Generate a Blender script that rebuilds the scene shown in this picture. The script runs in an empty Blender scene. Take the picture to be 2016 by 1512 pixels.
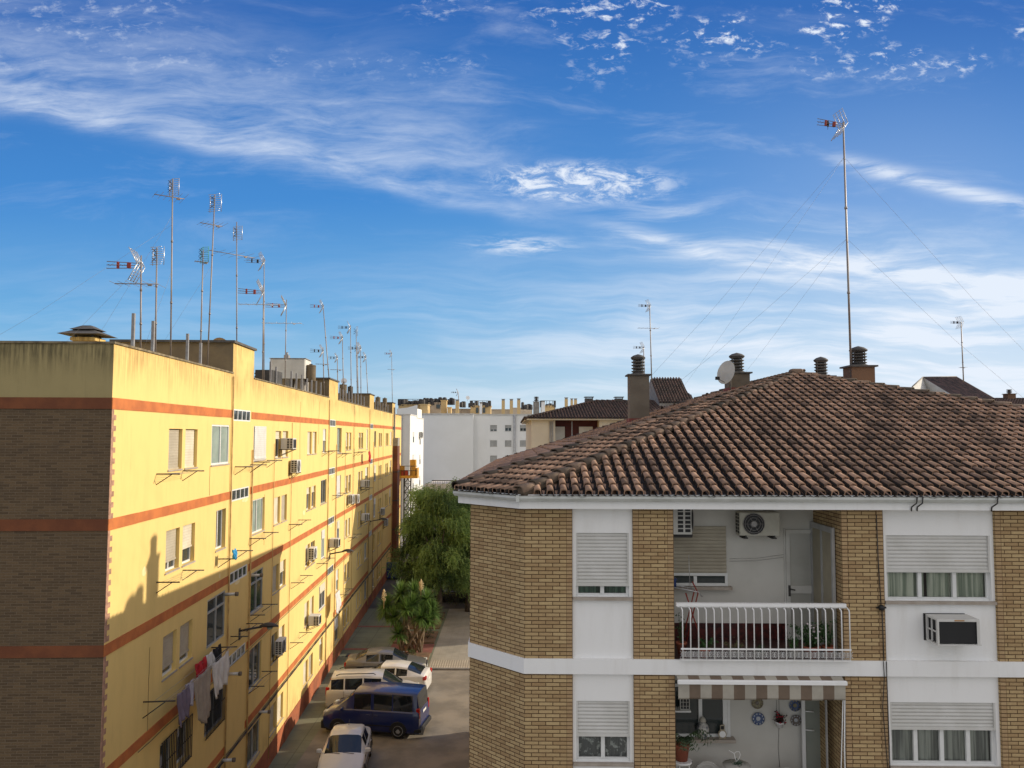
import bpy, bmesh, math, random
from mathutils import Vector, Matrix, Euler
random.seed(7)
R = math.radians
C = bpy.context.scene.collection
SC = bpy.context.scene
# ------------------------------------------------------------------ camera
EYE = Vector((0.0, 0.0, 13.34))
FPX = 1600.0
cam_d = bpy.data.cameras.new('camera'); cam = bpy.data.objects.new('camera', cam_d); C.objects.link(cam)
cam_d.sensor_width = 36.0; cam_d.lens = FPX/2016.0*36.0
cam_d.clip_start = 0.1; cam_d.clip_end = 3000.0
ROT = Matrix.Rotation(R(90+3.612), 3, 'X') @ Matrix.Rotation(0.0022, 3, 'Z')
cam.matrix_world = Matrix.Translation(EYE) @ ROT.to_4x4()
SC.camera = cam
SC.render.resolution_x = 1024; SC.render.resolution_y = 768
# ------------------------------------------------------------------ sun + sky
SUNV = Vector((1.0, 0.32, 0.39)).normalized()
sun_d = bpy.data.lights.new('sun', 'SUN'); sun = bpy.data.objects.new('sun', sun_d); C.objects.link(sun)
sun_d.energy = 2.9; sun_d.angle = R(0.6); sun_d.color = (1.0, 0.88, 0.70)
sun.rotation_euler = SUNV.to_track_quat('Z', 'Y').to_euler(); sun.location = (40, 12, 40)
W = bpy.data.worlds.new('World'); SC.world = W; W.use_nodes = True
nt = W.node_tree; nt.nodes.clear()
SC.view_settings.view_transform = 'Standard'; SC.view_settings.look = 'None'
SC.view_settings.exposure = 0.72; SC.view_settings.gamma = 1.0

class NG:
    """small helper to wire shader nodes"""
    def __init__(s, tree): s.t = tree; s.n = tree.nodes; s.l = tree.links
    def new(s, typ, **kw):
        nd = s.n.new(typ)
        for k, v in kw.items():
            if k == 'inp':
                for kk, vv in v.items():
                    sock = nd.inputs[kk]
                    if hasattr(vv, 'is_output') or isinstance(vv, bpy.types.NodeSocket): s.l.new(vv, sock)
                    else: sock.default_value = vv
            else: setattr(nd, k, v)
        return nd
    def math(s, op, a, b=None, c=None, clamp=False):
        nd = s.n.new('ShaderNodeMath'); nd.operation = op; nd.use_clamp = clamp
        for i, v in enumerate((a, b, c)):
            if v is None: continue
            if isinstance(v, bpy.types.NodeSocket): s.l.new(v, nd.inputs[i])
            else: nd.inputs[i].default_value = v
        return nd.outputs[0]
    def mix(s, f, a, b):
        nd = s.n.new('ShaderNodeMix'); nd.data_type = 'RGBA'
        for i, v in ((0, f), (6, a), (7, b)):
            if isinstance(v, bpy.types.NodeSocket): s.l.new(v, nd.inputs[i])
            else: nd.inputs[i].default_value = (tuple(v)+(1,) if not isinstance(v, (int, float)) and len(v) == 3 else v)
        return nd.outputs[2]
    def ramp(s, f, a, b):
        nd = s.n.new('ShaderNodeMapRange'); nd.interpolation_type = 'SMOOTHSTEP'
        s.l.new(f, nd.inputs[0]); nd.inputs[1].default_value = a; nd.inputs[2].default_value = b
        return nd.outputs[0]
    def noise(s, vec, scale, detail=4, rough=0.55, dist=0.0):
        nd = s.n.new('ShaderNodeTexNoise'); nd.inputs['Scale'].default_value = scale
        nd.inputs['Detail'].default_value = detail; nd.inputs['Roughness'].default_value = rough
        nd.inputs['Distortion'].default_value = dist
        if vec is not None: s.l.new(vec, nd.inputs['Vector'])
        return nd.outputs['Fac']
    def mapping(s, vec, loc=(0,0,0), rot=(0,0,0), scale=(1,1,1)):
        nd = s.n.new('ShaderNodeMapping'); s.l.new(vec, nd.inputs['Vector'])
        nd.inputs['Location'].default_value = loc; nd.inputs['Rotation'].default_value = rot; nd.inputs['Scale'].default_value = scale
        return nd.outputs[0]

def build_world():
    g = NG(nt)
    sky = g.new('ShaderNodeTexSky', sky_type='NISHITA', sun_disc=False, sun_elevation=math.asin(SUNV.z),
                sun_rotation=math.atan2(SUNV.x, SUNV.y), altitude=50, air_density=1.0, dust_density=0.35, ozone_density=2.2)
    tc = g.new('ShaderNodeTexCoord').outputs['Generated']
    sp = g.new('ShaderNodeSeparateXYZ', inp={0: tc})
    X, Y, Z = sp.outputs
    yy = g.math('MAXIMUM', g.math('ABSOLUTE', Y), 0.12)
    a = g.math('DIVIDE', X, yy); e = g.math('DIVIDE', Z, yy)
    P = g.new('ShaderNodeCombineXYZ', inp={0: a, 1: e, 2: 0.0}).outputs[0]
    def gauss(v, c, w):
        d = g.math('DIVIDE', g.math('SUBTRACT', v, c), w)
        return g.math('POWER', 2.718, g.math('MULTIPLY', g.math('MULTIPLY', d, d), -1.0))
    def line(slope, c, w):     # band of cloud around e = c + slope*a
        return gauss(g.math('SUBTRACT', e, g.math('MULTIPLY', a, slope)), c, w)
    # warped coordinates give the clouds their torn edges
    wn = g.n.new('ShaderNodeTexNoise'); g.l.new(P, wn.inputs['Vector']); wn.inputs['Scale'].default_value = 4.5; wn.inputs['Detail'].default_value = 3
    wv = g.n.new('ShaderNodeVectorMath'); wv.operation = 'MULTIPLY_ADD'
    g.l.new(wn.outputs['Color'], wv.inputs[0]); wv.inputs[1].default_value = (0.12, 0.06, 0); g.l.new(P, wv.inputs[2])
    PW = wv.outputs[0]
    # 1 big cirrus sweep from upper left to the middle
    c1a = g.noise(g.mapping(PW, (0.3, 0.2, 0), (0, 0, R(17)), (2.2, 8.0, 1)), 1.6, 9, 0.62)
    c1b = g.noise(g.mapping(PW, (0.9, 0.2, 0), (0, 0, R(30)), (3.0, 15.0, 1)), 2.6, 9, 0.68, 0.4)
    c1 = g.math('ADD', g.math('MULTIPLY', c1a, 0.55), g.math('MULTIPLY', c1b, 0.5))
    spw = g.new('ShaderNodeSeparateXYZ', inp={0: PW}).outputs
    tt = g.math('SUBTRACT', g.math('SUBTRACT', spw[1], 0.03), g.math('ADD', g.math('MULTIPLY', spw[0], -0.215), 0.278))
    m1 = g.math('MULTIPLY', g.ramp(tt, -0.006, 0.03), gauss(tt, 0.0, 0.13))
    m1 = g.math('MULTIPLY', m1, g.ramp(a, 0.16, -0.22))
    m1 = g.math('ADD', m1, g.math('MULTIPLY', g.math('MULTIPLY', gauss(tt, 0.012, 0.014), g.ramp(a, 0.10, 0.0)), 0.5))
    c1 = g.math('MULTIPLY', g.ramp(c1, 0.34, 0.76), m1)
    # 2 broken bright cluster right of the middle
    c2 = g.noise(g.mapping(P, (1.7, 0, 0), (0, 0, R(6)), (4, 10, 1)), 6.0, 10, 0.72, 0.6)
    m2 = g.math('MULTIPLY', gauss(a, 0.085, 0.10), gauss(g.math('ADD', e, g.math('MULTIPLY', a, 0.02)), 0.318, 0.022))
    c2 = g.math('MULTIPLY', g.ramp(c2, 0.42, 0.64), g.math('MULTIPLY', g.ramp(m2, 0.05, 0.6), 0.85))
    m2b = g.math('MULTIPLY', gauss(a, 0.01, 0.05), gauss(e, 0.236, 0.010))
    c2b = g.math('MULTIPLY', g.ramp(g.noise(g.mapping(P, (0.7, 2, 0), (0, 0, R(5)), (3, 16, 1)), 6.0, 9, 0.68, 0.5), 0.38, 0.66), m2b)
    # 3 small altocumulus along the top
    c3 = g.noise(g.mapping(P, (0, 0, 0), (0, 0, R(-12)), (1, 1.9, 1)), 44.0, 8, 0.66, 0.3)
    c3b = g.noise(g.mapping(P, (5, 0, 0), (0, 0, 0), (1, 1.6, 1)), 6.5, 3, 0.5)
    m3 = g.math('MULTIPLY', g.ramp(e, 0.42, 0.50), g.math('ADD', g.ramp(a, -0.25, 0.35), 0.35))
    c3 = g.math('MULTIPLY', g.math('MULTIPLY', g.ramp(c3, 0.50, 0.72), g.ramp(c3b, 0.44, 0.60)), m3)
    # 4 faint streaks on the right, fading haze near the horizon
    c4 = g.noise(g.mapping(PW, (2, 1, 0), (0, 0, R(12)), (1.6, 12, 1)), 2.6, 10, 0.64, 0.3)
    c4 = g.math('MULTIPLY', g.ramp(c4, 0.42, 0.75), g.math('MULTIPLY', line(-0.18, 0.29, 0.045), g.ramp(a, -0.02, 0.25)))
    c5 = g.noise(g.mapping(PW, (4, 3, 0), (0, 0, R(3)), (1.2, 13, 1)), 2.8, 9, 0.62)
    c5 = g.math('MULTIPLY', g.ramp(c5, 0.38, 0.70), g.math('MULTIPLY', g.ramp(e, 0.27, 0.10), g.math('ADD', g.math('MULTIPLY', g.ramp(a, -0.35, 0.6), 0.75), 0.22)))
    c6 = g.noise(g.mapping(PW, (9, 3, 0), (0, 0, R(20)), (1.5, 6.5, 1)), 2.2, 10, 0.66, 0.5)
    c6 = g.math('MULTIPLY', g.ramp(c6, 0.48, 0.85), g.math('MULTIPLY', g.ramp(e, 0.12, 0.36), 0.34))
    tot = g.math('MULTIPLY', c1, 0.72)
    hz = g.math('MULTIPLY', g.math('MULTIPLY', g.ramp(e, 0.30, 0.02), g.ramp(a, -0.35, 0.65)), 0.66)
    fb = g.noise(g.mapping(PW, (1, 7, 0), (0, 0, R(14)), (3, 20, 1)), 3.0, 9, 0.66, 0.3)
    fb = g.ramp(fb, 0.30, 0.66)
    s7 = g.math('MULTIPLY', line(-0.25, 0.447, 0.011), g.math('MULTIPLY', g.ramp(a, 0.36, 0.46), 0.65))
    s8 = g.math('MULTIPLY', line(-0.26, 0.291, 0.010), g.math('MULTIPLY', gauss(a, 0.19, 0.075), 0.6))
    s9 = g.math('MULTIPLY', line(-0.09, 0.246, 0.010), g.math('MULTIPLY', g.ramp(a, 0.20, 0.36), 0.7))
    hz = g.math('ADD', hz, g.math('MULTIPLY', fb, g.math('ADD', s7, g.math('ADD', s8, s9))))
    hz = g.math('ADD', hz, g.math('MULTIPLY', g.math('MULTIPLY', gauss(a, 0.5, 0.28), gauss(e, 0.26, 0.16)), 0.16))
    tot = g.math('ADD', tot, hz)
    for c, k in ((c2, 1.0), (c2b, 0.9), (c3, 0.95), (c4, 0.75), (c5, 0.8), (c6, 1.0)):
        tot = g.math('ADD', tot, g.math('MULTIPLY', c, k))
    tot = g.math('MINIMUM', g.math('MULTIPLY', tot, g.ramp(Z, -0.02, 0.02)), 0.93)
    hs = g.new('ShaderNodeHueSaturation', inp={'Saturation': 1.1, 'Value': 0.9, 'Color': sky.outputs[0]})
    cr = g.n.new('ShaderNodeValToRGB'); g.l.new(g.math('MULTIPLY', e, 1.7), cr.inputs[0]); el = cr.color_ramp.elements
    stops = [(0.0, (3.206,4.039,4.594)), (0.09, (2.100,3.526,4.739)), (0.25, (0.889,2.551,4.594)), (0.50, (0.322,1.569,4.039)), (0.92, (0.130,0.817,2.904))]
    el[0].position, el[1].position = stops[0][0], stops[-1][0]; el[0].color = stops[0][1]+(1,); el[1].color = stops[-1][1]+(1,)
    for p_, c_ in stops[1:-1]: q_ = el.new(p_); q_.color = c_+(1,)
    base = g.mix(0.9, hs.outputs[0], cr.outputs[0])
    # added bright overcast overhead and behind, unseen, to fill the shade
    over = g.math('MULTIPLY', g.math('MAXIMUM', g.math('MULTIPLY', g.ramp(Z, 0.50, 0.72), 0.30), g.ramp(Y, 0.1, -0.25)), g.math('MULTIPLY', g.ramp(Z, 0.0, 0.1), 0.8))
    over = g.math('MULTIPLY', over, g.ramp(g.noise(tc, 3.0, 5, 0.6), 0.25, 0.6))
    base = g.mix(over, base, (7.6, 6.9, 5.8))
    # added bright glow round the low sun, outside the view, to lift the shade
    dt = g.new('ShaderNodeVectorMath', operation='DOT_PRODUCT', inp={0: tc, 1: tuple(SUNV)}).outputs['Value']
    base = g.mix(g.math('MULTIPLY', g.ramp(dt, 0.82, 1.0), 0.85), base, (12.5, 11.6, 10.2))
    col = g.mix(tot, base, (5.1, 5.5, 6.1))
    bg = g.new('ShaderNodeBackground', inp={'Color': col, 'Strength': 0.10})
    out = g.new('ShaderNodeOutputWorld', inp={'Surface': bg.outputs[0]})
build_world()

# ------------------------------------------------------------------ pixel -> world helpers (photo pixels, 2016 wide)
def ray(px, py): return (ROT @ Vector(((px-1008)/FPX, (756-py)/FPX, -1.0)))
def G(px, py, z=0.0):                       # point where a sight line meets the height z
    d = ray(px, py); t = (z-EYE.z)/d.z; return EYE + d*t
def atY(px, py, Y): d = ray(px, py); return EYE + d*(Y/d.y)
def plane_hit(px, py, p, n):
    d = ray(px, py); t = (p-EYE).dot(n)/d.dot(n); return EYE + d*t

# ------------------------------------------------------------------ mesh builder
class MB:
    def __init__(s, T=None): s.v = []; s.f = []; s.m = []; s.sm = []; s.uv = []; s.T = T; s.tone = []; s.curtone = 0.5; s.M = None
    def P(s, p):
        q = s.T(*p) if s.T else tuple(p)
        if s.M is not None: q = tuple(s.M @ Vector(q))
        s.v.append(q); return len(s.v)-1
    def face(s, idx, m=0, sm=False, uv=None): s.f.append(tuple(idx)); s.m.append(m); s.sm.append(sm); s.uv.append(uv); s.tone.append(s.curtone)
    def poly(s, pts, m=0, uv=None, sm=False): s.face([s.P(p) for p in pts], m, sm, uv)
    def box(s, x0, x1, y0, y1, z0, z1, m=0, skip=''):
        i = [s.P(p) for p in ((x0,y0,z0),(x1,y0,z0),(x1,y1,z0),(x0,y1,z0),(x0,y0,z1),(x1,y0,z1),(x1,y1,z1),(x0,y1,z1))]
        for k, q in (('b',(0,3,2,1)),('t',(4,5,6,7)),('f',(0,1,5,4)),('r',(1,2,6,5)),('k',(2,3,7,6)),('l',(3,0,4,7))):
            if k not in skip: s.face([i[j] for j in q], m)
    def bevbox(s, x0, x1, y0, y1, z0, z1, b=0.02, m=0):
        # box with cut vertical edges and top edge
        o = [(x0+b,y0),(x1-b,y0),(x1,y0+b),(x1,y1-b),(x1-b,y1),(x0+b,y1),(x0,y1-b),(x0,y0+b)]
        i0 = [s.P((x,y,z0)) for x,y in o]; i1 = [s.P((x,y,z1-b)) for x,y in o]
        cx, cy = (x0+x1)/2, (y0+y1)/2
        i2 = [s.P((x+(b if x<cx else -b), y+(b if y<cy else -b), z1)) for x,y in o]
        for a, c in ((i0,i1),(i1,i2)):
            for k in range(8): s.face((a[k],a[(k+1)%8],c[(k+1)%8],c[k]), m)
        s.face(i2, m); s.face(i0[::-1], m)
    def ring(s, c, u, w, r, n): return [s.P(c + u*(r*math.cos(2*math.pi*k/n)) + w*(r*math.sin(2*math.pi*k/n))) for k in range(n)]
    def tube(s, pts, r, n=6, m=0, cap=True, sm=True):
        pts = [Vector(p) for p in pts]; rs = r if isinstance(r, (list, tuple)) else [r]*len(pts)
        prev = None; first = None; u = None
        for i, p in enumerate(pts):
            t = (pts[min(i+1, len(pts)-1)] - pts[max(i-1, 0)]).normalized()
            if u is None or abs(u.dot(t)) > 0.95:
                ref = Vector((0,0,1)) if abs(t.z) < 0.9 else Vector((1,0,0)); u = t.cross(ref).normalized()
            else: u = (u - t*u.dot(t)).normalized()
            w = t.cross(u)
            cur = s.ring(p, u, w, rs[i], n)
            if prev:
                for k in range(n): s.face((prev[k], prev[(k+1)%n], cur[(k+1)%n], cur[k]), m, sm)
            else: first = cur
            prev = cur
        if cap: s.face(first[::-1], m); s.face(prev, m)
    def lathe(s, prof, c=(0,0,0), n=12, m=0, sm=True, axis='z'):
        c = Vector(c); prev = None
        for (r, z) in prof:
            if axis == 'z': cur = [s.P(c+Vector((r*math.cos(2*math.pi*k/n), r*math.sin(2*math.pi*k/n), z))) for k in range(n)]
            elif axis == 'y': cur = [s.P(c+Vector((r*math.cos(2*math.pi*k/n), z, r*math.sin(2*math.pi*k/n)))) for k in range(n)]
            else: cur = [s.P(c+Vector((z, r*math.cos(2*math.pi*k/n), r*math.sin(2*math.pi*k/n)))) for k in range(n)]
            if prev:
                for k in range(n): s.face((prev[k], prev[(k+1)%n], cur[(k+1)%n], cur[k]), m, sm)
            else: s.face(cur[::-1], m)
            prev = cur
        s.face(prev, m)
    def prism(s, pts, z0, z1, m=0):
        a = [s.P((x,y,z0)) for x,y in pts]; b = [s.P((x,y,z1)) for x,y in pts]; n = len(pts)
        s.face(a[::-1], m); s.face(b, m)
        for k in range(n): s.face((a[k],a[(k+1)%n],b[(k+1)%n],b[k]), m)
    def wallgrid(s, u0, u1, z0, z1, holes, d=0.0, m=0):
        """wall in (u,d,z) with rectangular holes"""
        us = sorted({u0, u1} | {v for h in holes for v in h[:2] if u0 < v < u1})
        zs = sorted({z0, z1} | {v for h in holes for v in h[2:4] if z0 < v < z1})
        for i in range(len(us)-1):
            zc0 = None
            for j in range(len(zs)-1):
                cu, cz = (us[i]+us[i+1])/2, (zs[j]+zs[j+1])/2
                inh = any(h[0] < cu < h[1] and h[2] < cz < h[3] for h in holes)
                if not inh:
                    if zc0 is None: zc0 = zs[j]
                    zc1 = zs[j+1]
                if inh or j == len(zs)-2:
                    if zc0 is not None:
                        uv = [(us[i], zc0), (us[i+1], zc0), (us[i+1], zc1), (us[i], zc1)]
                        s.poly([(us[i], d, zc0), (us[i+1], d, zc0), (us[i+1], d, zc1), (us[i], d, zc1)], m, uv)
                        zc0 = None
    def reveal(s, h, d, m=0):
        u0, u1, z0, z1 = h[:4]
        for a, b in (((u0,z0),(u0,z1)),((u0,z1),(u1,z1)),((u1,z1),(u1,z0)),((u1,z0),(u0,z0))):
            s.poly([(a[0],0,a[1]),(b[0],0,b[1]),(b[0],-d,b[1]),(a[0],-d,a[1])], m, [(0,a[1]),(.1,b[1]),(.1,b[1]),(0,a[1])])

def obj(name, mb, mats, parent=None, label=None, recalc=True):
    me = bpy.data.meshes.new(name); me.from_pydata(mb.v, [], mb.f)
    if not isinstance(mats, (list, tuple)): mats = [mats]
    for m in mats: me.materials.append(m)
    me.polygons.foreach_set('material_index', mb.m); me.polygons.foreach_set('use_smooth', mb.sm)
    if any(u is not None for u in mb.uv):
        uvl = me.uv_layers.new(name='UVMap'); k = 0
        for fi, f in enumerate(mb.f):
            uv = mb.uv[fi]
            for j in range(len(f)):
                if uv is not None: uvl.data[k].uv = uv[j]
                k += 1
    if len(set(mb.tone)) > 1:
        at = me.attributes.new('tone', 'FLOAT', 'FACE'); at.data.foreach_set('value', mb.tone)
    if recalc:
        bm = bmesh.new(); bm.from_mesh(me); bmesh.ops.recalc_face_normals(bm, faces=bm.faces); bm.to_mesh(me); bm.free()
    me.update()
    o = bpy.data.objects.new(name, me); C.objects.link(o)
    if parent is not None: o.parent = parent
    if label: o['label'] = label
    return o
def tag(o, label=None, cat=None, group=None, kind=None):
    if label: o['label'] = label
    if cat: o['category'] = cat
    if group: o['group'] = group
    if kind: o['kind'] = kind
    return o
def empty(name, loc=(0,0,0), rz=0.0, label=None, cat=None, group=None):
    o = bpy.data.objects.new(name, None); C.objects.link(o); o.location = loc; o.rotation_euler = (0,0,rz)
    o.empty_display_size = 0.2
    return tag(o, label, cat, group)
def copy_tree(o, parent=None):
    c = o.copy(); C.objects.link(c); c.parent = parent
    for ch in list(o.children): copy_tree(ch, c)
    return c

# ------------------------------------------------------------------ materials
MATS = {}
def mat(name, col, rough=0.8, col2=None, scale=3.0, amt=1.0, bump=0.0, bscale=40.0, metal=0.0, spec=0.4, stretch=(1,1,1), tone=None, lo=0.35, hi=0.65, coat=0.0):
    if name in MATS: return MATS[name]
    m = bpy.data.materials.new(name); m.use_nodes = True; g = NG(m.node_tree)
    b = g.n['Principled BSDF']; b.inputs['Roughness'].default_value = rough; b.inputs['Metallic'].default_value = metal
    b.inputs['Specular IOR Level'].default_value = spec; b.inputs['Coat Weight'].default_value = coat; b.inputs['Coat Roughness'].default_value = 0.04
    tc = g.new('ShaderNodeTexCoord').outputs['Object']
    c = tuple(col)+(1,)
    if col2 is None: col2 = tuple(x*0.82 for x in col)
    f = g.noise(g.mapping(tc, scale=stretch), scale, 6, 0.6)
    colr = g.mix(g.math('MULTIPLY', g.ramp(f, lo, hi), amt), c, tuple(col2)+(1,))
    if tone:
        at = g.new('ShaderNodeAttribute', attribute_name='tone')
        colr = g.mix(g.ramp(at.outputs['Fac'], tone[1], tone[2]), colr, tuple(tone[0])+(1,))
    g.l.new(colr, b.inputs['Base Color'])
    if bump > 0:
        bp = g.new('ShaderNodeBump', inp={'Strength': bump, 'Distance': 0.01, 'Height': g.noise(tc, bscale, 5, 0.6)})
        g.l.new(bp.outputs[0], b.inputs['Normal'])
    MATS[name] = m; return m
def plain(name, col, rough=0.6, **k): return mat(name, col, rough, **k)

def brick_mat(name, c1, c2, mortar, bw, rh, ms, offset=0.5, dirt=0.3, bump=0.5, blotch=(0.2,0.12,0.08)):
    m = bpy.data.materials.new(name); m.use_nodes = True; g = NG(m.node_tree); b = g.n['Principled BSDF']
    uv = g.new('ShaderNodeTexCoord'); U = uv.outputs['UV']; O = uv.outputs['Object']
    br = g.new('ShaderNodeTexBrick', offset=offset, offset_frequency=2, squash=1.0, inp={'Vector': U, 'Scale': 1.0, 'Mortar Size': ms,
        'Mortar Smooth': 0.15, 'Bias': -0.1, 'Brick Width': bw, 'Row Height': rh, 'Color1': c1+(1,), 'Color2': c2+(1,), 'Mortar': mortar+(1,)})
    n1 = g.noise(O, 2.2, 5, 0.6); n2 = g.noise(g.mapping(O, scale=(4, 4, 12)), 6, 5, 0.7)
    col = g.mix(g.math('MULTIPLY', g.ramp(n1, 0.5, 0.75), dirt), br.outputs['Color'], blotch+(1,))
    hs = g.new('ShaderNodeHueSaturation', inp={'Color': col, 'Value': g.math('ADD', g.math('MULTIPLY', n2, 0.9), 0.55)})
    g.l.new(hs.outputs[0], b.inputs['Base Color']); b.inputs['Roughness'].default_value = 0.9; b.inputs['Specular IOR Level'].default_value = 0.25
    br.inputs['Bias'].default_value = 0.0
    h = g.math('ADD', g.math('MULTIPLY', br.outputs['Fac'], -1.0), g.math('MULTIPLY', n2, 0.35))
    bp = g.new('ShaderNodeBump', inp={'Strength': bump, 'Distance': 0.012, 'Height': h}); g.l.new(bp.outputs[0], b.inputs['Normal'])
    MATS[name] = m; return m

def glass_mat(name, tint, dark=True):
    m = bpy.data.materials.new(name); m.use_nodes = True; g = NG(m.node_tree); b = g.n['Principled BSDF']
    if dark:
        b.inputs['Base Color'].default_value = tint+(1,); b.inputs['Roughness'].default_value = 0.06; b.inputs['Specular IOR Level'].default_value = 0.7
        tc = g.new('ShaderNodeTexCoord').outputs['Object']
        bp = g.new('ShaderNodeBump', inp={'Strength': 0.03, 'Distance': 0.02, 'Height': g.noise(tc, 1.7, 2)}); g.l.new(bp.outputs[0], b.inputs['Normal'])
    else:
        out = g.n['Material Output']
        tr = g.new('ShaderNodeBsdfTransparent', inp={'Color': tint+(1,)}); gl = g.new('ShaderNodeBsdfGlossy', inp={'Roughness': 0.03})
        fr = g.new('ShaderNodeFresnel', inp={'IOR': 1.5})
        mx = g.new('ShaderNodeMixShader', inp={0: g.math('MULTIPLY', fr.outputs[0], 1.3), 1: tr.outputs[0], 2: gl.outputs[0]})
        g.l.new(mx.outputs[0], out.inputs['Surface'])
    MATS[name] = m; return m

def streak_mat(name, base, stain, z_top, depth, low=0.0, patch=None, end=False):
    """painted render with rain streaks running down from the parapet (object space z)"""
    m = bpy.data.materials.new(name); m.use_nodes = True; g = NG(m.node_tree); b = g.n['Principled BSDF']
    tc = g.new('ShaderNodeTexCoord').outputs['Object']; z = g.new('ShaderNodeSeparateXYZ', inp={0: tc}).outputs[2]
    fine = g.noise(g.mapping(tc, scale=(9, 9, 0.55)), 1.3, 5, 0.7)
    broad = g.noise(tc, 0.6, 5, 0.6)
    top = g.ramp(z, z_top-depth, z_top)
    k = g.math('MULTIPLY', g.ramp(fine, 0.36, 0.62), g.math('MULTIPLY', top, g.ramp(broad, 0.28, 0.6)))
    wide = g.math('MULTIPLY', g.ramp(g.noise(g.mapping(tc, scale=(1.2, 1.2, 0.4)), 1.4, 5, 0.65), 0.42, 0.7), 0.34+low)
    c0 = g.mix(wide, base+(1,), (patch or tuple(x*0.8 for x in base))+(1,))
    col = g.mix(g.math('MULTIPLY', k, 0.9), c0, stain+(1,))
    blot = g.math('MULTIPLY', g.ramp(g.noise(tc, 5.0, 6, 0.75), 0.62, 0.78), 0.22)
    col = g.mix(blot, col, stain+(1,))
    gr = g.math('MULTIPLY', g.ramp(z, 2.2, 0.6), g.ramp(g.noise(g.mapping(tc, scale=(1.5, 1.5, 0.8)), 1.6, 6, 0.7), 0.40, 0.62))
    col = g.mix(g.math('MULTIPLY', gr, 0.45), col, stain+(1,))
    run = g.math('MULTIPLY', g.ramp(g.noise(g.mapping(tc, scale=(5, 5, 0.22)), 1.5, 6, 0.75), 0.56, 0.74), 0.28)
    col = g.mix(run, col, stain+(1,))
    g.l.new(col, b.inputs['Base Color']); b.inputs['Roughness'].default_value = 0.9; b.inputs['Specular IOR Level'].default_value = 0.2
    bp = g.new('ShaderNodeBump', inp={'Strength': 0.25, 'Distance': 0.01, 'Height': g.noise(tc, 30, 5, 0.65)}); g.l.new(bp.outputs[0], b.inputs['Normal'])
    MATS[name] = m; return m

M_yel = streak_mat('yellow_render', (0.74, 0.54, 0.205), (0.33, 0.21, 0.08), 15.42, 1.15)
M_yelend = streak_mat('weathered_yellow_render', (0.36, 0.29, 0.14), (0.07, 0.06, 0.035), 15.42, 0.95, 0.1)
M_ora = mat('orange_band_paint', (0.52, 0.165, 0.045), 0.85, (0.38, 0.115, 0.036), 1.6, 0.9, 0.2, 30)
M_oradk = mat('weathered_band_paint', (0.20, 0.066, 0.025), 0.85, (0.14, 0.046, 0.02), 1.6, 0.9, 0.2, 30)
M_plinth = mat('plinth_paint', (0.36, 0.11, 0.045), 0.85, (0.22, 0.075, 0.04), 1.3, 0.9, 0.2, 30)
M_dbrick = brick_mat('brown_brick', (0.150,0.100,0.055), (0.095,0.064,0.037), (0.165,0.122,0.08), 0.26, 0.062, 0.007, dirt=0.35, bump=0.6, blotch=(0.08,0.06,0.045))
M_tan = brick_mat('tan_brick', (0.50,0.365,0.19), (0.36,0.24,0.12), (0.10,0.060,0.030), 0.238, 0.0642, 0.0068, dirt=0.25, bump=0.9, blotch=(0.24,0.13,0.07))
M_tanst = brick_mat('tan_brick_headers', (0.45,0.315,0.17), (0.35,0.23,0.12), (0.10,0.060,0.030), 0.11, 0.0642, 0.0068, offset=0.0, dirt=0.3, bump=0.9, blotch=(0.28,0.14,0.07))
M_white = mat('white_paint', (0.82, 0.815, 0.80), 0.8, (0.66, 0.64, 0.60), 2.2, 0.45, 0.12, 35, stretch=(2.5,2.5,0.45), lo=0.45, hi=0.85)
M_offw = mat('old_white_paint', (0.58, 0.57, 0.53), 0.85, (0.47, 0.45, 0.41), 1.4, 0.8, 0.15, 30)
M_gut = mat('painted_gutter', (0.55, 0.56, 0.53), 0.45, (0.40, 0.41, 0.37), 2.5, 0.8)
M_frame = mat('white_frame', (0.72, 0.72, 0.70), 0.4, (0.62,0.62,0.6), 5, 0.6)
M_framed = mat('bronze_frame', (0.05, 0.045, 0.04), 0.4)
M_alu = mat('aluminium_frame', (0.45, 0.45, 0.44), 0.35, metal=0.3)
M_shw = mat('white_shutter', (0.62, 0.61, 0.58), 0.55, (0.52, 0.51, 0.47), 2.0, 0.7)
M_shc = mat('cream_shutter', (0.62, 0.57, 0.45), 0.6, (0.50, 0.45, 0.34), 2.0, 0.7)
M_shb = mat('beige_shutter', (0.42, 0.375, 0.29), 0.6, (0.33, 0.29, 0.22), 2.0, 0.7)
M_gl = glass_mat('window_glass', (0.035, 0.045, 0.045))
M_glc = glass_mat('clear_glass', (0.90, 0.93, 0.91), False)
M_glg = mat('frosted_pane', (0.30, 0.37, 0.33), 0.2, (0.22, 0.28, 0.25), 1.2)
M_grey = mat('galvanised_metal', (0.34, 0.33, 0.32), 0.5, (0.22, 0.20, 0.19), 6, 0.8, metal=0.4)
M_mast = mat('rusty_mast', (0.25, 0.20, 0.17), 0.55, (0.34, 0.32, 0.30), 2.0, 1.0, metal=0.5, stretch=(1,1,0.4))
M_alw = mat('pale_aluminium', (0.62, 0.62, 0.62), 0.35, metal=0.6)
M_dark = mat('dark_metal', (0.045, 0.042, 0.04), 0.6)
M_black = mat('black_plastic', (0.015, 0.015, 0.016), 0.5)
M_red = mat('red_plastic', (0.30, 0.035, 0.02), 0.5)
M_green = mat('green_metal', (0.12, 0.42, 0.34), 0.5)
M_conc = mat('concrete', (0.30, 0.28, 0.25), 0.9, (0.20, 0.18, 0.16), 2.0, 0.9, 0.3, 25)
M_concb = mat('brown_render', (0.175, 0.145, 0.11), 0.9, (0.13, 0.105, 0.08), 1.5, 0.9, 0.25, 25)
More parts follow.
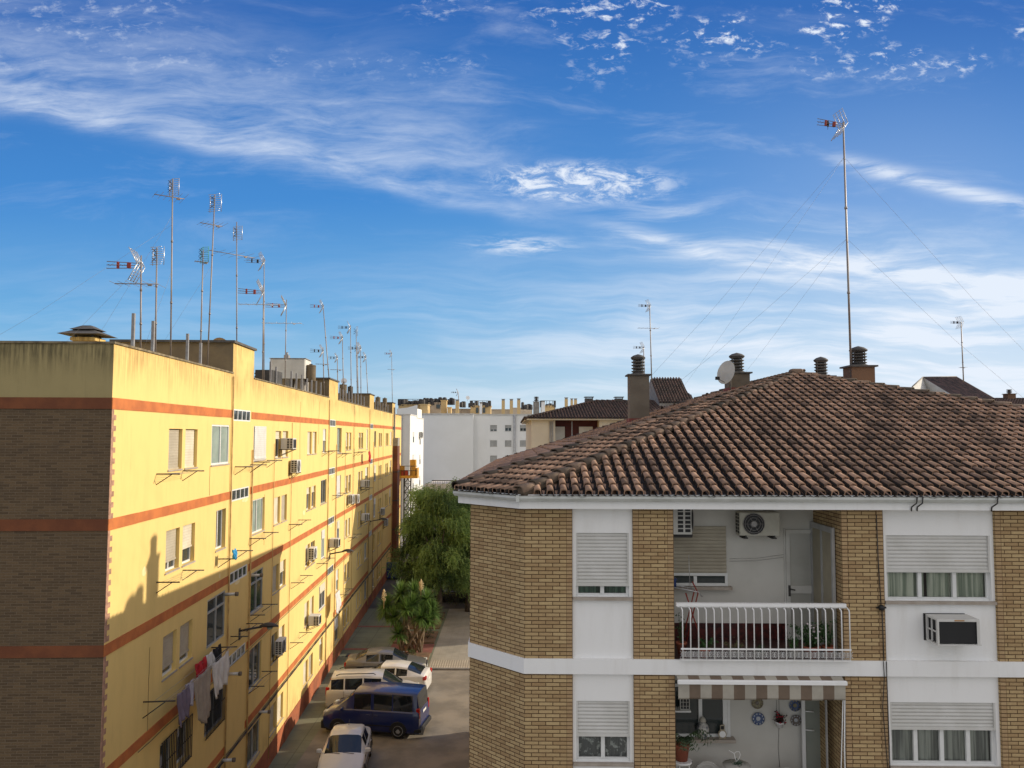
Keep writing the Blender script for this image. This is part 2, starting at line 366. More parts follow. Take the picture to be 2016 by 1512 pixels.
M_cowl = mat('dark_concrete_cowl', (0.075, 0.07, 0.065), 0.85, (0.12, 0.11, 0.10), 5, 0.8)
M_terra = mat('terracotta_pot', (0.34, 0.10, 0.055), 0.8)
M_rust = mat('flashing_red', (0.20, 0.055, 0.045), 0.85)
M_sill = mat('stone_sill', (0.40, 0.35, 0.30), 0.7, (0.30,0.25,0.2), 4, 0.8)
M_leafp = mat('plant_leaf', (0.045, 0.10, 0.025), 0.5, (0.02, 0.05, 0.015), 6, 1.0)
# ------------------------------------------------------------------ ground
def sheet(name, pts, z, m, kind='structure'):
    mb = MB(); mb.poly([(p[0], p[1], z) for p in pts]); o = obj(name, mb, m); o['kind'] = kind; return o
M_ground = mat('ground_far', (0.27,0.25,0.22), 0.95, (0.20,0.185,0.16), 0.05, 1.0, 0.2, 3)
M_asph = mat('asphalt', (0.26,0.225,0.175), 0.92, (0.16,0.14,0.11), 0.6, 0.9, 0.5, 60)
M_road2 = mat('old_asphalt', (0.10,0.088,0.075), 0.92, (0.065,0.058,0.05), 0.5, 0.9, 0.4, 50)
M_soil = mat('planting_soil', (0.20,0.115,0.065), 0.95, (0.12,0.075,0.045), 3.0, 0.9, 0.6, 20)
M_pink = mat('red_paving_strip', (0.27,0.10,0.075), 0.9, (0.18,0.07,0.05), 2.0, 0.9)
def tile_mat(name, c1, c2, mo, bw, rh, ms):
    m = bpy.data.materials.new(name); m.use_nodes = True; g = NG(m.node_tree); b = g.n['Principled BSDF']
    O = g.new('ShaderNodeTexCoord').outputs['Object']
    br = g.new('ShaderNodeTexBrick', offset=0.0, inp={'Vector': O, 'Scale': 1.0, 'Mortar Size': ms, 'Brick Width': bw, 'Row Height': rh, 'Color1': c1+(1,), 'Color2': c2+(1,), 'Mortar': mo+(1,)})
    n = g.noise(O, 0.7, 6, 0.65)
    col = g.mix(g.math('MULTIPLY', g.ramp(n, 0.35, 0.7), 0.55), br.outputs['Color'], tuple(x*0.55 for x in c2)+(1,))
    g.l.new(col, b.inputs['Base Color']); b.inputs['Roughness'].default_value = 0.85; MATS[name] = m; return m
M_pave = tile_mat('grey_green_paving', (0.185,0.19,0.12), (0.17,0.175,0.11), (0.115,0.12,0.075), 1.3, 1.3, 0.025)
M_walk = tile_mat('pale_paving', (0.36,0.32,0.25), (0.345,0.305,0.235), (0.30,0.265,0.205), 0.4, 0.4, 0.012)
M_tact = tile_mat('ribbed_paving', (0.46,0.40,0.30), (0.42,0.36,0.27), (0.24,0.20,0.15), 0.14, 2.0, 0.03)
sheet('ground', [(-600,-100),(600,-100),(600,1500),(-600,1500)], 0.0, M_ground)
sheet('road', [(-9.4,-60),(-0.9,-60),(-0.9,47.2),(-9.0,47.2)], 0.004, M_asph)
o = sheet('pavement', [(-13.5,-60),(-8.7,-60),(-8.7,47.2),(-4.8,47.2),(-4.8,80),(-13.5,88)], 0.008, M_pave)
mb = MB(); mb.box(-8.72,-8.55,-60,31,0.0,0.10); mb.box(-8.6,-0.9,47.15,47.32,0,0.10); o = obj('kerb', mb, M_conc); o['kind'] = 'structure'
sheet('footpath', [(-4.8,47.4),(-0.4,47.4),(-0.4,63.5),(-4.8,63.5)], 0.012, M_walk)
sheet('tactile_paving', [(-4.8,47.34),(-0.4,47.34),(-0.4,49.2),(-4.8,49.2)], 0.016, M_tact)
sheet('back_street', [(-13,63.5),(6,63.5),(6,140),(-13,140)], 0.012, M_road2)
for y0, y1 in ((49.6, 50.6), (51.6, 53.6), (54.2, 60.5)):
    pass
mb = MB()
for y0, y1 in ((48.6,50.6),(53.0,56.0),(56.9,62.0)): mb.box(-7.6,-4.95,y0,y1,0,0.09)
o = obj('planting_soil', mb, M_soil); o['kind'] = 'structure'
mb = MB()
for y0 in (51.4, 57.4): mb.poly([(-11,y0,0.02),(-7.62,y0,0.02),(-7.62,y0+0.4,0.02),(-11,y0+0.4,0.02)])
mb.poly([(-7.6,50.75,0.02),(-4.9,50.75,0.02),(-4.9,52.9,0.02),(-7.6,52.9,0.02)])
o = obj('paving_strip', mb, M_pink); o['kind'] = 'structure'
mb = MB(); mb.box(-10.0,-9.25,49.8,50.6,0.01,0.024)
for k in range(12): mb.box(-9.97+k*0.06,-9.94+k*0.06,49.83,50.57,0.024,0.034)
tag(obj('drain_grate', mb, M_dark), 'dark rectangular drain grate set in the paving by the yellow wall', 'drain grate')
g0 = G(822, 1440)
mb = MB(); mb.box(g0.x-0.3,g0.x+0.3,g0.y-0.45,g0.y+0.45,0.006,0.014)
tag(obj('manhole_cover', mb, M_dark), 'dark square manhole cover in the asphalt behind the blue van', 'manhole cover')

# ------------------------------------------------------------------ yellow apartment block (local: x outward, y along, z up)
YA = math.atan(67/1600.0)
p0 = atY(213, 1022, 18.6)
YORG = Vector((p0.x, p0.y, 0.0)); YM = Matrix.Translation(YORG) @ Matrix.Rotation(YA, 4, 'Z')
YN = (YM.to_3x3() @ Vector((1,0,0)))
def fac(px, py, d=0.0):                    # sight line -> (along, height) on the facade
    h = plane_hit(px, py, YORG + YN*d, YN); l = YM.inverted() @ h; return l.y, l.z
def FW(u, d, z): return YM @ Vector((d, u, z))
YROT = YA + math.pi/2                       # local -Y faces outward
H_par, H_b = 15.42, [14.18, 11.42, 8.61, 5.81, 3.0]
LEN, WID = 70.5, 11.0
bld = empty('apartment_building', YORG, YA, 'long yellow five-storey apartment block with orange floor bands and brown brick end wall', 'building')
TY = lambda u, d, z: (d, u, z)
stairs = [10.4, 28.4, 45.6, 62.4]
holes = []; wins = []; strips = []
rnd = random.Random(3)
for si, s in enumerate(stairs):
    for fl in range(5):                     # fl 0 = top floor
        base = H_b[fl] - 2.8 if fl < 4 else 0.15
        if si == 3 and fl > 2: continue
        lst = [(-6.9,-5.9,1),(-5.65,-4.65,1),(-3.35,-1.55,0),(1.45,3.2,0),(4.75,5.75,1),(6.0,7.0,1)]
        for k, (a, b, tw) in enumerate(lst):
            if si == 3 and k > 2: continue
            z0, z1 = base+1.0, base+2.12
            if not tw: z0, z1 = base+1.0, base+2.28
            if not tw and (fl == 2 or rnd.random() < 0.2): z0 -= 0.12; z1 += 0.1
            if si == 0 and k == 2 and fl == 1: a, b = -2.7, -1.7
            if not tw and si > 0:
                w = rnd.choice([0.9, 1.2, 1.6]); c = (a+b)/2; a, b = c-w/2, c+w/2
            holes.append((s+a, s+b, z0, z1)); wins.append((s+a, s+b, z0, z1, tw, si, fl, k))
    for b in range(4):
        zt = H_b[b]; h = (s-1.1, s+0.95, zt-0.36, zt+0.04); holes.append(h); strips.append(h)
mb = MB(TY); mb.wallgrid(0, LEN, 0, H_par, holes)
for h in holes: mb.reveal(h, 0.2)
mb.poly([(0,-WID,H_par),(0,0,H_par),(0,0,H_par-0.01)])
mb.poly([(LEN,0,0),(LEN,-WID,0),(LEN,-WID,H_par),(LEN,0,H_par)])
mb.poly([(0,-WID,0),(LEN,-WID,0),(LEN,-WID,H_par),(0,-WID,H_par)])
mb.box(0.25, LEN-0.25, -WID+0.25, -0.28, H_b[0]-0.1, H_b[0]+0.1)
mb.poly([(0.02,-0.28,H_b[0]),(LEN,-0.28,H_b[0]),(LEN,-0.28,H_par),(0.02,-0.28,H_par)])
obj('wall', mb, M_yel, bld)
# coping
mb = MB(TY); cu = -0.04
for i, s in enumerate(stairs):
    mb.box(cu, s-1.31, -0.32, 0.035, H_par, H_par+0.05); cu = s-1.3+[2.6,2.9,2.6,2.4][i]+0.01
mb.box(cu, LEN+0.02, -0.32, 0.035, H_par, H_par+0.05); mb.box(-0.04, 0.3, -WID, -0.32, H_par, H_par+0.05)
obj('parapet_coping', mb, mat('coping_stone', (0.26,0.21,0.13), 0.9, (0.10,0.08,0.05), 3, 1.0), bld)
# end wall: brick panels + render parapet
T_end = lambda u, d, z: (u, -d, z)          # u = local x (negative to the left), outward = -y
mb = MB(T_end)
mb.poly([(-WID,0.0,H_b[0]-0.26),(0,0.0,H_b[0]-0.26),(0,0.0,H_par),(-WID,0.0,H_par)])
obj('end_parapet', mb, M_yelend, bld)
mb = MB(T_end)
zz = [(H_b[0]-0.26, H_b[1]), (H_b[1]-0.26, H_b[2]), (H_b[2]-0.26, H_b[3]), (H_b[3]-0.26, H_b[4]), (H_b[4]-0.26, 0)]
for z1, z0 in zz: mb.poly([(-WID,0,z0),(0,0,z0),(0,0,z1),(-WID,0,z1)], 0, [(-WID,z0),(0,z0),(0,z1),(-WID,z1)])
obj('brick_end_wall', mb, M_dbrick, bld)
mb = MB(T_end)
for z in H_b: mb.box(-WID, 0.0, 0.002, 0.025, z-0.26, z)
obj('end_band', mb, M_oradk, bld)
# toothed corner bricks turning on to the facade
for z1, z0 in zz:
    z = z1; k = 0; mb = MB(TY)
    while z > z0+0.05:
        w = 0.10 if k % 2 == 0 else 0.22; hh = 0.12 if k % 2 else 0.13
        mb.box(-0.012, w, 0.002, 0.012, max(z-hh, z0), z); z -= hh; k += 1
    obj('corner_bricks', mb, mat('corner_brick', (0.44,0.25,0.17), 0.9, (0.26,0.15,0.10), 8, 0.9), bld)
# orange bands (interrupted at the stair bays)
for z in H_b:
    edges = [-0.015]
    for s in stairs: edges += [s-1.25, s+1.1]
    edges.append(LEN+0.01)
    for i in range(0, len(edges), 2):
        u = edges[i]; mb = MB(TY)
        while u < edges[i+1]-0.01:             # hand painted: slightly uneven edges
            u2 = min(u+1.6, edges[i+1]); j = rnd.uniform(-0.006, 0.006)
            mb.box(u, u2, 0.002, 0.018+j*0.4, z-0.26+j, z+rnd.uniform(-0.004,0.004), skip=''); u = u2
        obj('band', mb, M_ora, bld)
mb = MB(TY); mb.box(0, LEN, 0.002, 0.03, 0, 0.82)
for k in range(14): u = 2+k*5.2; mb.box(u, u+0.5, 0.03, 0.05, 0, 0.75+0.12*rnd.random())
obj('plinth', mb, M_plinth, bld)
def slats(mb, u0, u1, z0, z1, d, sh=0.075, m=0, amp=0.010):
    n = max(1, int((z1-z0)/sh)); h = (z1-z0)/n
    for k in range(n):
        a, b = z0+k*h, z0+(k+1)*h
        mb.poly([(u0,d,a+0.006),(u1,d,a+0.006),(u1,d+amp,a+h*0.45),(u0,d+amp,a+h*0.45)], m)
        mb.poly([(u0,d+amp,a+h*0.45),(u1,d+amp,a+h*0.45),(u1,d+0.002,b),(u0,d+0.002,b)], m)
        mb.poly([(u0,d+0.002,b),(u1,d+0.002,b),(u1,d-amp*1.2,b+0.006),(u0,d-amp*1.2,b+0.006)], m)
def frame_rect(mb, u0, u1, z0, z1, d, w=0.05, t=0.05, m=0):
    mb.box(u0, u1, d, d+t, z0, z0+w, m); mb.box(u0, u1, d, d+t, z1-w, z1, m)
    mb.box(u0, u0+w, d, d+t, z0+w, z1-w, m); mb.box(u1-w, u1, d, d+t, z0+w, z1-w, m)
def facade_window(par, T, u0, u1, z0, z1, dep, frac, npane=2, fm=None, sm=None, gm=None, sill=True, transom=False, slat=0.075, sillm=None, bars=False, out=0.03):
    fm = fm or M_frame
    mb = MB(T); frame_rect(mb, u0, u1, z0, z1, -dep, 0.055)
    for k in range(1, npane):
        u = u0+(u1-u0)*k/npane; mb.box(u-0.03, u+0.03, -dep+0.003, -dep+0.055, z0+0.055, z1-0.055)
    if transom: zt = z1-(z1-z0)*0.28; mb.box(u0+0.055, u1-0.055, -dep+0.004, -dep+0.048, zt-0.03, zt+0.03)
    w = obj('window', mb, fm, par)
    mb = MB(T); mb.poly([(u0,-dep+0.015,z0),(u1,-dep+0.015,z0),(u1,-dep+0.015,z1),(u0,-dep+0.015,z1)]); obj('pane', mb, gm or M_gl, w)
    if frac > 0.02:
        zb = z1-(z1-z0)*frac
        mb = MB(T); slats(mb, u0+0.03, u1-0.03, zb+0.04, z1, -dep+0.075, slat, amp=0.004); mb.box(u0+0.03, u1-0.03, -dep+0.07, -dep+0.10, zb, zb+0.05); obj('shutter', mb, sm or M_shc, w)
    if sill:
        mb = MB(T); mb.box(u0-0.04, u1+0.04, -dep+0.055, out, z0-0.045, z0-0.002); obj('window_sill', mb, sillm or M_sill, w)
    if bars:
        mb = MB(T); n = int((u1-u0)/0.12)
        for k in range(n+1): u = u0+(u1-u0)*k/n; mb.box(u-0.01, u+0.01, 0.06, 0.08, z0-0.05, z1+0.05)
        for z in (z0-0.05, (z0+z1)/2, z1+0.03): mb.box(u0-0.06, u1+0.06, 0.05, 0.062, z, z+0.025)
        obj('window_bars', mb, M_black, w)
    return w
for (u0, u1, z0, z1, tw, si, fl, k) in wins:
    r = rnd.random()
    if tw:
        frac = rnd.choice([1, 1, 1, 0.8, 0.7, 0.45, 0.3, 0.0])
        if si == 0 and k < 2: frac = [1, (0.78 if k == 0 else 0.62), 0.82, 0.1, 0.3][fl]
        sm = rnd.choice([M_shc, M_shc, M_shb]); npn = 1 if (u1-u0) < 1.05 and rnd.random() < 0.5 else 2
        bars = (fl >= 3 and si == 0 and k < 2)
        facade_window(bld, TY, u0, u1, z0, z1, 0.17, frac, npn, M_frame, sm, bars=bars)
    else:
        if si == 0 and k == 2:
            fr = [0, 0, 0, 0, 0][fl]; fm = [M_frame, M_frame, M_alu, M_alu, M_alu][fl]
            facade_window(bld, TY, u0, u1, z0, z1, 0.06 if fl != 1 else 0.17, fr, 2, fm, transom=(fl == 2), bars=(fl == 3), sill=(fl < 2), gm=(M_glg if fl == 0 else None))
        elif si == 0 and k == 3:
            fr = [0.97, 0, 0, 0, 0][fl]
            facade_window(bld, TY, u0, u1, z0, z1, [0.05,0.12,0.06,0.1,0.08][fl], fr, 2, M_frame if fl < 2 else M_alu, M_shw, gm=(M_glg if fl == 1 else None), transom=(fl == 2))
        else:
            facade_window(bld, TY, u0, u1, z0, z1, rnd.choice([0.05, 0.12, 0.17]), rnd.choice([0, 0, 0.5, 1.0, 0.3]), 2, rnd.choice([M_frame, M_frame, M_alu]), rnd.choice([M_shw, M_shc]), gm=rnd.choice([M_gl, M_gl, M_glg]))
for (u0, u1, z0, z1) in strips:
    mb = MB(TY); frame_rect(mb, u0, u1, z0, z1, -0.05, 0.045)
    for k in range(1, 4): u = u0+(u1-u0)*k/4; mb.box(u-0.025, u+0.025, -0.047, 0.0, z0+0.045, z1-0.045)
    w = obj('stair_window', mb, M_frame, bld)
    mb = MB(TY); mb.poly([(u0,-0.03,z0),(u1,-0.03,z0),(u1,-0.03,z1),(u0,-0.03,z1)]); obj('pane', mb, M_gl, w)
M_patch = mat('paint_patch', (0.80,0.66,0.36), 0.9, (0.72,0.56,0.27), 3, 1.0, 0.2, 25); M_crack = mat('hairline_crack', (0.25,0.15,0.06), 0.95)
rp = random.Random(17)
for (pu, pz, w, h) in ((10.9,11.0,0.9,0.16),(10.2,8.2,0.7,0.14),(28.6,10.95,0.8,0.2),(28.3,8.15,0.9,0.18),(8.1,9.1,0.22,0.2),(8.2,8.75,0.14,0.22),(15.5,12.3,0.35,0.25),(45.6,10.9,0.8,0.3),(21.0,9.6,0.5,0.3),(2.1,9.9,0.3,0.25),(33.5,9.2,0.6,0.5)):
    pts = []; n_ = 9
    for k in range(n_): a_ = 2*math.pi*k/n_; pts.append((pu+w*0.5*math.cos(a_)*rp.uniform(0.75,1.1), 0.0025, pz+h*0.5*math.sin(a_)*rp.uniform(0.7,1.15)))
    mb = MB(TY); mb.poly(pts); obj('paint_patch', mb, M_patch, bld)
for (cu, cz0, cz1) in ((19.8,14.9,12.2),(24.3,15.1,13.0),(6.95,12.35,11.45),(2.6,7.9,5.9),(13.6,11.0,9.1),(36.8,15.0,11.6)):
    z_ = cz0; pts = [(cu,0.004,cz0)]
    while z_ > cz1: z_ -= rp.uniform(0.1,0.3); pts.append((pts[-1][0]+rp.uniform(-0.03,0.03), 0.004, z_))
    mb = MB(TY); mb.tube(pts, 0.008, 3); obj('wall_crack', mb, M_crack, bld)
# downpipes and hanging cables
M_pipe = mat('painted_pipe', (0.62,0.42,0.16), 0.7, (0.40,0.25,0.10), 2, 1.0)
for s in stairs:
    for du, top in ((-1.32, H_par-0.1), (1.25, H_b[0]-1.4), (4.45, H_b[0]-1.2), (7.6, H_b[0]-0.3)):
        if s+du > LEN: continue
        mb = MB(TY); mb.tube([(s+du,0.05,0.4),(s+du+rnd.uniform(-.03,.03),0.05,top)], 0.028 if du < 2 else 0.014, 6); obj('downpipe', mb, M_pipe, bld)
for z, n in ((H_b[4]-0.32, 3), (H_b[4]-0.40, 2), (H_b[3]-0.3, 1)):
    mb = MB(TY)
    for q in range(n):
        pts = [(u, 0.03+0.02*q, z-0.03*q-0.02*(math.sin(u*1.7+q)**2)) for u in [i*0.9+2 for i in range(int(LEN/0.9)-3)]]
        mb.tube(pts, 0.011, 4)
    obj('cable', mb, M_dark, bld)
M_endshade = mat('end_shade_brown', (0.24,0.18,0.10), 0.9, (0.17,0.13,0.08), 1.2, 0.9, 0.2, 25)  # shade of the stair head ends put into the colour
# stair heads on the roof
for i, s in enumerate(stairs):
    w = [2.6, 2.9, 2.6, 2.4][i]; u0 = s-1.3
    mb = MB(TY); mb.box(u0, u0+w, -4.0, -0.325, H_b[0], H_par, skip='t'); mb.box(u0, u0+w, -4.0, 0.0, H_par, 16.48, skip='b')
    sh = obj('stair_head', mb, M_yel, bld)
    mb = MB(TY); mb.box(u0-0.006, u0-0.001, -4.0, -0.0, H_b[0], 16.47); obj('end_shade', mb, M_endshade, sh)  # thin brown panel paints in the shade on this face
    mb = MB(TY); mb.box(u0-0.12, u0+w+0.1, -4.12, 0.07, 16.48, 16.56); obj('roof_slab', mb, M_cowl, sh)
# chimney with stacked pyramid cap near the end wall
c = atY(143, 662, 24.0); cl = YM.inverted() @ c
mb = MB(); x0, y0 = cl.x, cl.y
mb.box(x0, x0+0.62, y0, y0+0.6, H_b[0], 16.12); mb.box(x0-0.05, x0+0.67, y0-0.05, y0+0.65, 16.12, 16.22)
ch = obj('chimney', mb, M_yel, bld)
mb = MB(); cx, cy = x0+0.31, y0+0.30
for zb, r, zt, r2 in ((16.30, 0.62, 16.46, 0.25), (16.46, 0.38, 16.60, 0.12)):
    a = [mb.P((cx+sx*r, cy+sy*r, zb)) for sx, sy in ((-1,-1),(1,-1),(1,1),(-1,1))]; b = [mb.P((cx+sx*r2, cy+sy*r2, zt)) for sx, sy in ((-1,-1),(1,-1),(1,1),(-1,1))]
    mb.face(a[::-1]); mb.face(b)
    for k in range(4): mb.face((a[k],a[(k+1)%4],b[(k+1)%4],b[k]))
for sx, sy in ((-1,-1),(1,-1),(1,1),(-1,1)): mb.box(cx+sx*0.24-0.03, cx+sx*0.24+0.03, cy+sy*0.24-0.03, cy+sy*0.24+0.03, 16.22, 16.3)
obj('chimney_cap', mb, M_cowl, ch)

# ------------------------------------------------------------------ things fixed to the yellow facade
def ac_proto(name, w=0.80, h=0.56, d=0.30, body=None, fan=True, label='', cat='air conditioner', group=None, strut=True):
    e = empty(name, (0,0,0), 0, label, cat, group)
    mb = MB(); mb.bevbox(-w/2, w/2, -d-0.08, -0.08, 0, h, 0.015)
    obj('casing', mb, body or M_shw, e)
    if fan:
        mb = MB(); cx = -0.12*w/0.8; r = h*0.455
        mb.lathe([(r,0),(r,0.004),(0.02,0.006)], (cx, -d-0.086, h/2), 20, 0, False, 'y')
        fg = obj('fan_grille', mb, M_black, e)
        mb = MB()
        for rr in (0.3, 0.6, 0.85, 1.0):
            pts = [(cx+r*rr*math.cos(a*math.pi/10), -d-0.095, h/2+r*rr*math.sin(a*math.pi/10)) for a in range(21)]; mb.tube(pts, 0.006, 4, cap=False)
        for a in range(6): mb.tube([(cx,-d-0.097,h/2),(cx+r*math.cos(a*math.pi/3),-d-0.097,h/2+r*math.sin(a*math.pi/3))], 0.005, 4)
        mb.lathe([(0.05,-0.004),(0.05,0.004)], (cx,-d-0.1,h/2), 10, 0, False, 'y')
        obj('grille_wires', mb, M_grey, fg)
    else:
        mb = MB(); mb.box(-w*0.42, w*0.42, -d-0.09, -d-0.081, h*0.1, h*0.88); obj('coil_panel', mb, M_black, e)
    mb = MB()
    for i in range(2):
        for j in range(6): mb.box(-w/2-0.004, -w/2, -d-0.02+i*0.13-0.03, -d+0.075+i*0.13-0.03, h*0.08+j*h*0.15, h*0.08+j*h*0.15+h*0.11)
    obj('side_vents', mb, M_black, e)
    for sx in (-1, 1):
        mb = MB(); mb.box(sx*w*0.35-0.015, sx*w*0.35+0.015, -d-0.1, 0, -0.035, -0.002)
        if strut: mb.tube([(sx*w*0.35,-0.01,-0.28),(sx*w*0.35,-d-0.05,-0.03)], 0.012, 5); mb.box(sx*w*0.35-0.015, sx*w*0.35+0.015,-0.02,0,-0.3,-0.036)
        else: mb.box(sx*w*0.35-0.04, sx*w*0.35+0.04, -d-0.09, -0.05, -0.06, -0.036)
        obj('bracket', mb, M_dark, e)
    return e
ac_split = ac_proto('air_conditioner', label='x', group='air conditioners on the yellow facade')
ac_box = ac_proto('air_conditioner', 0.62, 0.46, 0.52, M_offw, False, label='x', group='air conditioners on the yellow facade')
acs = [(552, 884, 'b', 'boxy window air conditioner beside the twin top-floor window of the yellow facade'),
 (572, 930, 's', 'split air conditioner just below the boxy one on the top floor'),
 (684, 991, 's', 'nearer of two air conditioners side by side on the fourth floor'),
 (695, 990, 's', 'farther of two air conditioners side by side on the fourth floor'),
 (710, 958, 'b', 'air conditioner under twin windows just right of the paired units'),
 (710, 1024, 'b', 'air conditioner where the far building shadow begins on the yellow facade'),
 (606, 1100, 's', 'air conditioner with grid side on the third floor, in full sun'),
 (541, 1285, 's', 'air conditioner on the edge of the big shadow, right of the street lamp'),
 (606, 1229, 'b', 'pale box air conditioner in sun below the one with a grid side'),
 (647, 1076, 'b', 'small air conditioner right above the second wall street lamp'),
 (748, 1013, 's', 'small far air conditioner in shade above the farthest wall lamp'),
 (755, 1034, 's', 'dark far air conditioner in shade right of the farthest wall lamp')]
used = {'s': False, 'b': False}
for px, py, ty, lab in acs:
    u, z = fac(px, py); pr = ac_split if ty == 's' else ac_box
    o = pr if not used[ty] else copy_tree(pr); used[ty] = True
    o.location = FW(u, 0.0, z); o.rotation_euler = (0,0,YROT); o['label'] = lab
    if ty == 'b': o.scale = (1,1,1)
# clothes drying racks
def rack():
    e = empty('drying_rack', (0,0,0), 0, 'x', 'drying rack', 'drying racks on the yellow facade')
    L = 1.9
    for x in (-L/2, L/2):
        mb = MB(); mb.tube([(x,0,0),(x,-0.6,0.0)], 0.018, 5); mb.tube([(x,0,-0.28),(x,-0.4,-0.01)], 0.012, 5); obj('arm', mb, M_dark, e)
    mb = MB()
    for k in range(4): y = -0.15-0.13*k; mb.tube([(-L/2,y,0.01),(0,y,-0.015),(L/2,y,0.01)], 0.004, 3)
    obj('line', mb, M_grey, e); return e
rk = rack(); first = True
racks = [(335, 930, 'drying rack below the nearest top-floor twin windows'),
 (478, 917, 'drying rack between the stair strips on the sunny top floor'),
 (513, 908, 'small drying rack under the shuttered top-floor window'),
 (335, 1134, 'black drying rack below half-shuttered twin windows, above the laundry'),
 (447, 1092, 'drying rack holding a small blue cloth'),
 (470, 1240, 'drying rack in shade beside the nearest street lamp'),
 (505, 1054, 'drying rack in sun under the frosted fourth-floor window'),
 (503, 1200, 'drying rack in shade under the window with a flue pipe'),
 (502, 1336, 'drying rack low in the shade under a dark window'),
 (578, 1028, 'drying rack in full sun below the twin fourth-floor windows'),
 (582, 1140, 'drying rack in sun left of the grid-sided air conditioner'),
 (580, 1255, 'low drying rack in sun near the edge of the big shadow'),
 (640, 888, 'drying rack on the top floor beside the second stair bay'),
 (668, 893, 'long drying rack under the top-floor window past the second stair bay'),
 (700, 890, 'drying rack under a far top-floor twin window'),
 (660, 973, 'drying rack on the fourth floor in sun near the second stair bay'),
 (715, 962, 'drying rack hanging over the edge of the far shadow'),
 (630, 1104, 'drying rack under the shutter left of the second street lamp'),
 (690, 1055, 'drying rack right of the second street lamp'),
 (672, 1165, 'low drying rack with a white cloth beneath the second lamp')]
for px, py, lab in racks:
    u, z = fac(px, py); o = rk if first else copy_tree(rk); first = False
    o.location = FW(u, 0.0, z); o.rotation_euler = (0,0,YROT); o['label'] = lab
# wall street lamps
def wall_lamp():
    e = empty('street_lamp', (0,0,0), 0, 'x', 'street lamp', 'street lamps on the yellow facade')
    mb = MB(); mb.box(-0.06,0.06,-0.03,0,-0.25,0.05); mb.tube([(0,-0.02,-0.02),(0,-0.3,0.03),(0,-0.75,0.09)], 0.03, 7); obj('arm', mb, M_dark, e)
    mb = MB(); n = 10; prev = None
    for i in range(n+1):
        t = i/n; y = -0.68-0.62*t; w = 0.155*math.sin(math.pi*min(1, 0.10+0.86*t))**0.7; z = 0.10+0.03*math.sin(math.pi*t)
        cur = [mb.P((w*math.cos(a*math.pi/5), y, z+0.075*w/0.155*math.sin(a*math.pi/5)*(1 if a < 5 else 0.5))) for a in range(10)]
        if prev:
            for k in range(10): mb.face((prev[k],prev[(k+1)%10],cur[(k+1)%10],cur[k]), 0, True)
        else: mb.face(cur)
        prev = cur
    mb.face(prev); obj('lamp_head', mb, M_dark, e)
    mb = MB(); mb.lathe([(0.11,0.0),(0.08,-0.05),(0.0,-0.06)], (0,-1.02,0.085), 10); obj('lamp_glass', mb, M_glg, e)
    return e
wl = wall_lamp(); first = True
for px, py, lab in ((471, 1241, 'nearest wall street lamp, dark drop-shaped head above the laundry'), (649, 1090, 'middle wall street lamp sticking out of the sunny facade'), (728, 1026, 'farthest wall street lamp, in the shade of the far building')):
    u, z = fac(px, py); o = wl if first else copy_tree(wl); first = False
    o.location = FW(u, 0, z); o.rotation_euler = (0,0,YROT); o['label'] = lab; o.scale = (1.3,1.05,1.3)
# flue pipes
fl0 = None
for px, py, lab in ((443, 1170, 'white flue pipe over the big shaded window'), (494, 1133, 'white flue pipe at the top of the window right of the stair strip'),
                    (450, 1327, 'dark floodlight-like flue box by the barred window'), (510, 1402, 'lowest pale flue pipe beside the cables'), (437, 1497, 'pale flue pipe at the bottom edge above a barred window')):
    u, z = fac(px, py)
    if fl0 is None:
        fl0 = empty('flue_pipe', (0,0,0), 0, 'x', 'flue pipe', 'flue pipes on the yellow facade')
        mb = MB(); mb.tube([(0,0,0),(0,-0.34,0.01)], 0.05, 9); obj('pipe', mb, M_shw, fl0)
        mb = MB(); mb.tube([(0,-0.34,0.01),(0,-0.43,0.012)], 0.072, 9); obj('pipe_end', mb, M_concb, fl0); o = fl0
    else: o = copy_tree(fl0)
    o.location = FW(u, 0, z); o.rotation_euler = (0,0,YROT); o['label'] = lab
# laundry on a long line across the shaded facade
def cloth(name, label, cat, u0, u1, d0, ztop, length, m, sag=0.04, folds=5, taper=0.0, seed=1, slant=0.0):
    r = random.Random(seed); mb = MB(TY); nu, nz = 18, 12; idx = []
    for j in range(nz+1):
        t = j/nz; row = []
        for i in range(nu+1):
            s = i/nu; u = u0+(u1-u0)*(0.5+(s-0.5)*(1-taper*t)) + slant*t
            fold = 0.055*t**0.6*math.sin(s*folds*2*math.pi+seed+1.2*math.sin(t*3+seed)) + 0.02*math.sin(s*17+t*5+seed)
            zz = ztop - length*t*(1+0.10*math.sin(s*5+seed)) - sag*math.sin(math.pi*s)*(1-t)
            row.append(mb.P((u, d0+fold+0.05*t, zz)))
        idx.append(row)
    for j in range(nz):
        for i in range(nu): mb.face((idx[j][i], idx[j][i+1], idx[j+1][i+1], idx[j+1][i]), 0, True)
    o = obj(name, mb, m, None, recalc=False); o.matrix_world = YM
    md = o.modifiers.new('thick', 'SOLIDIFY'); md.thickness = 0.006
    return tag(o, label, cat, 'laundry hanging on the yellow facade')
M_c1 = mat('purple_cloth', (0.16,0.13,0.18), 0.9); M_c2 = mat('grey_cloth', (0.33,0.28,0.23), 0.9); M_c3 = mat('white_cloth', (0.62,0.60,0.57), 0.9)
M_c4 = mat('red_cloth', (0.45,0.02,0.025), 0.9); M_c5 = mat('black_cloth', (0.015,0.015,0.018), 0.9); M_c6 = mat('blue_cloth', (0.05,0.33,0.62), 0.9); M_c7 = mat('lilac_cloth', (0.38,0.36,0.42), 0.9)
ul0, zl = fac(352, 1345, 0.55); ul1, _ = fac(438, 1295, 0.55); zl = 6.63
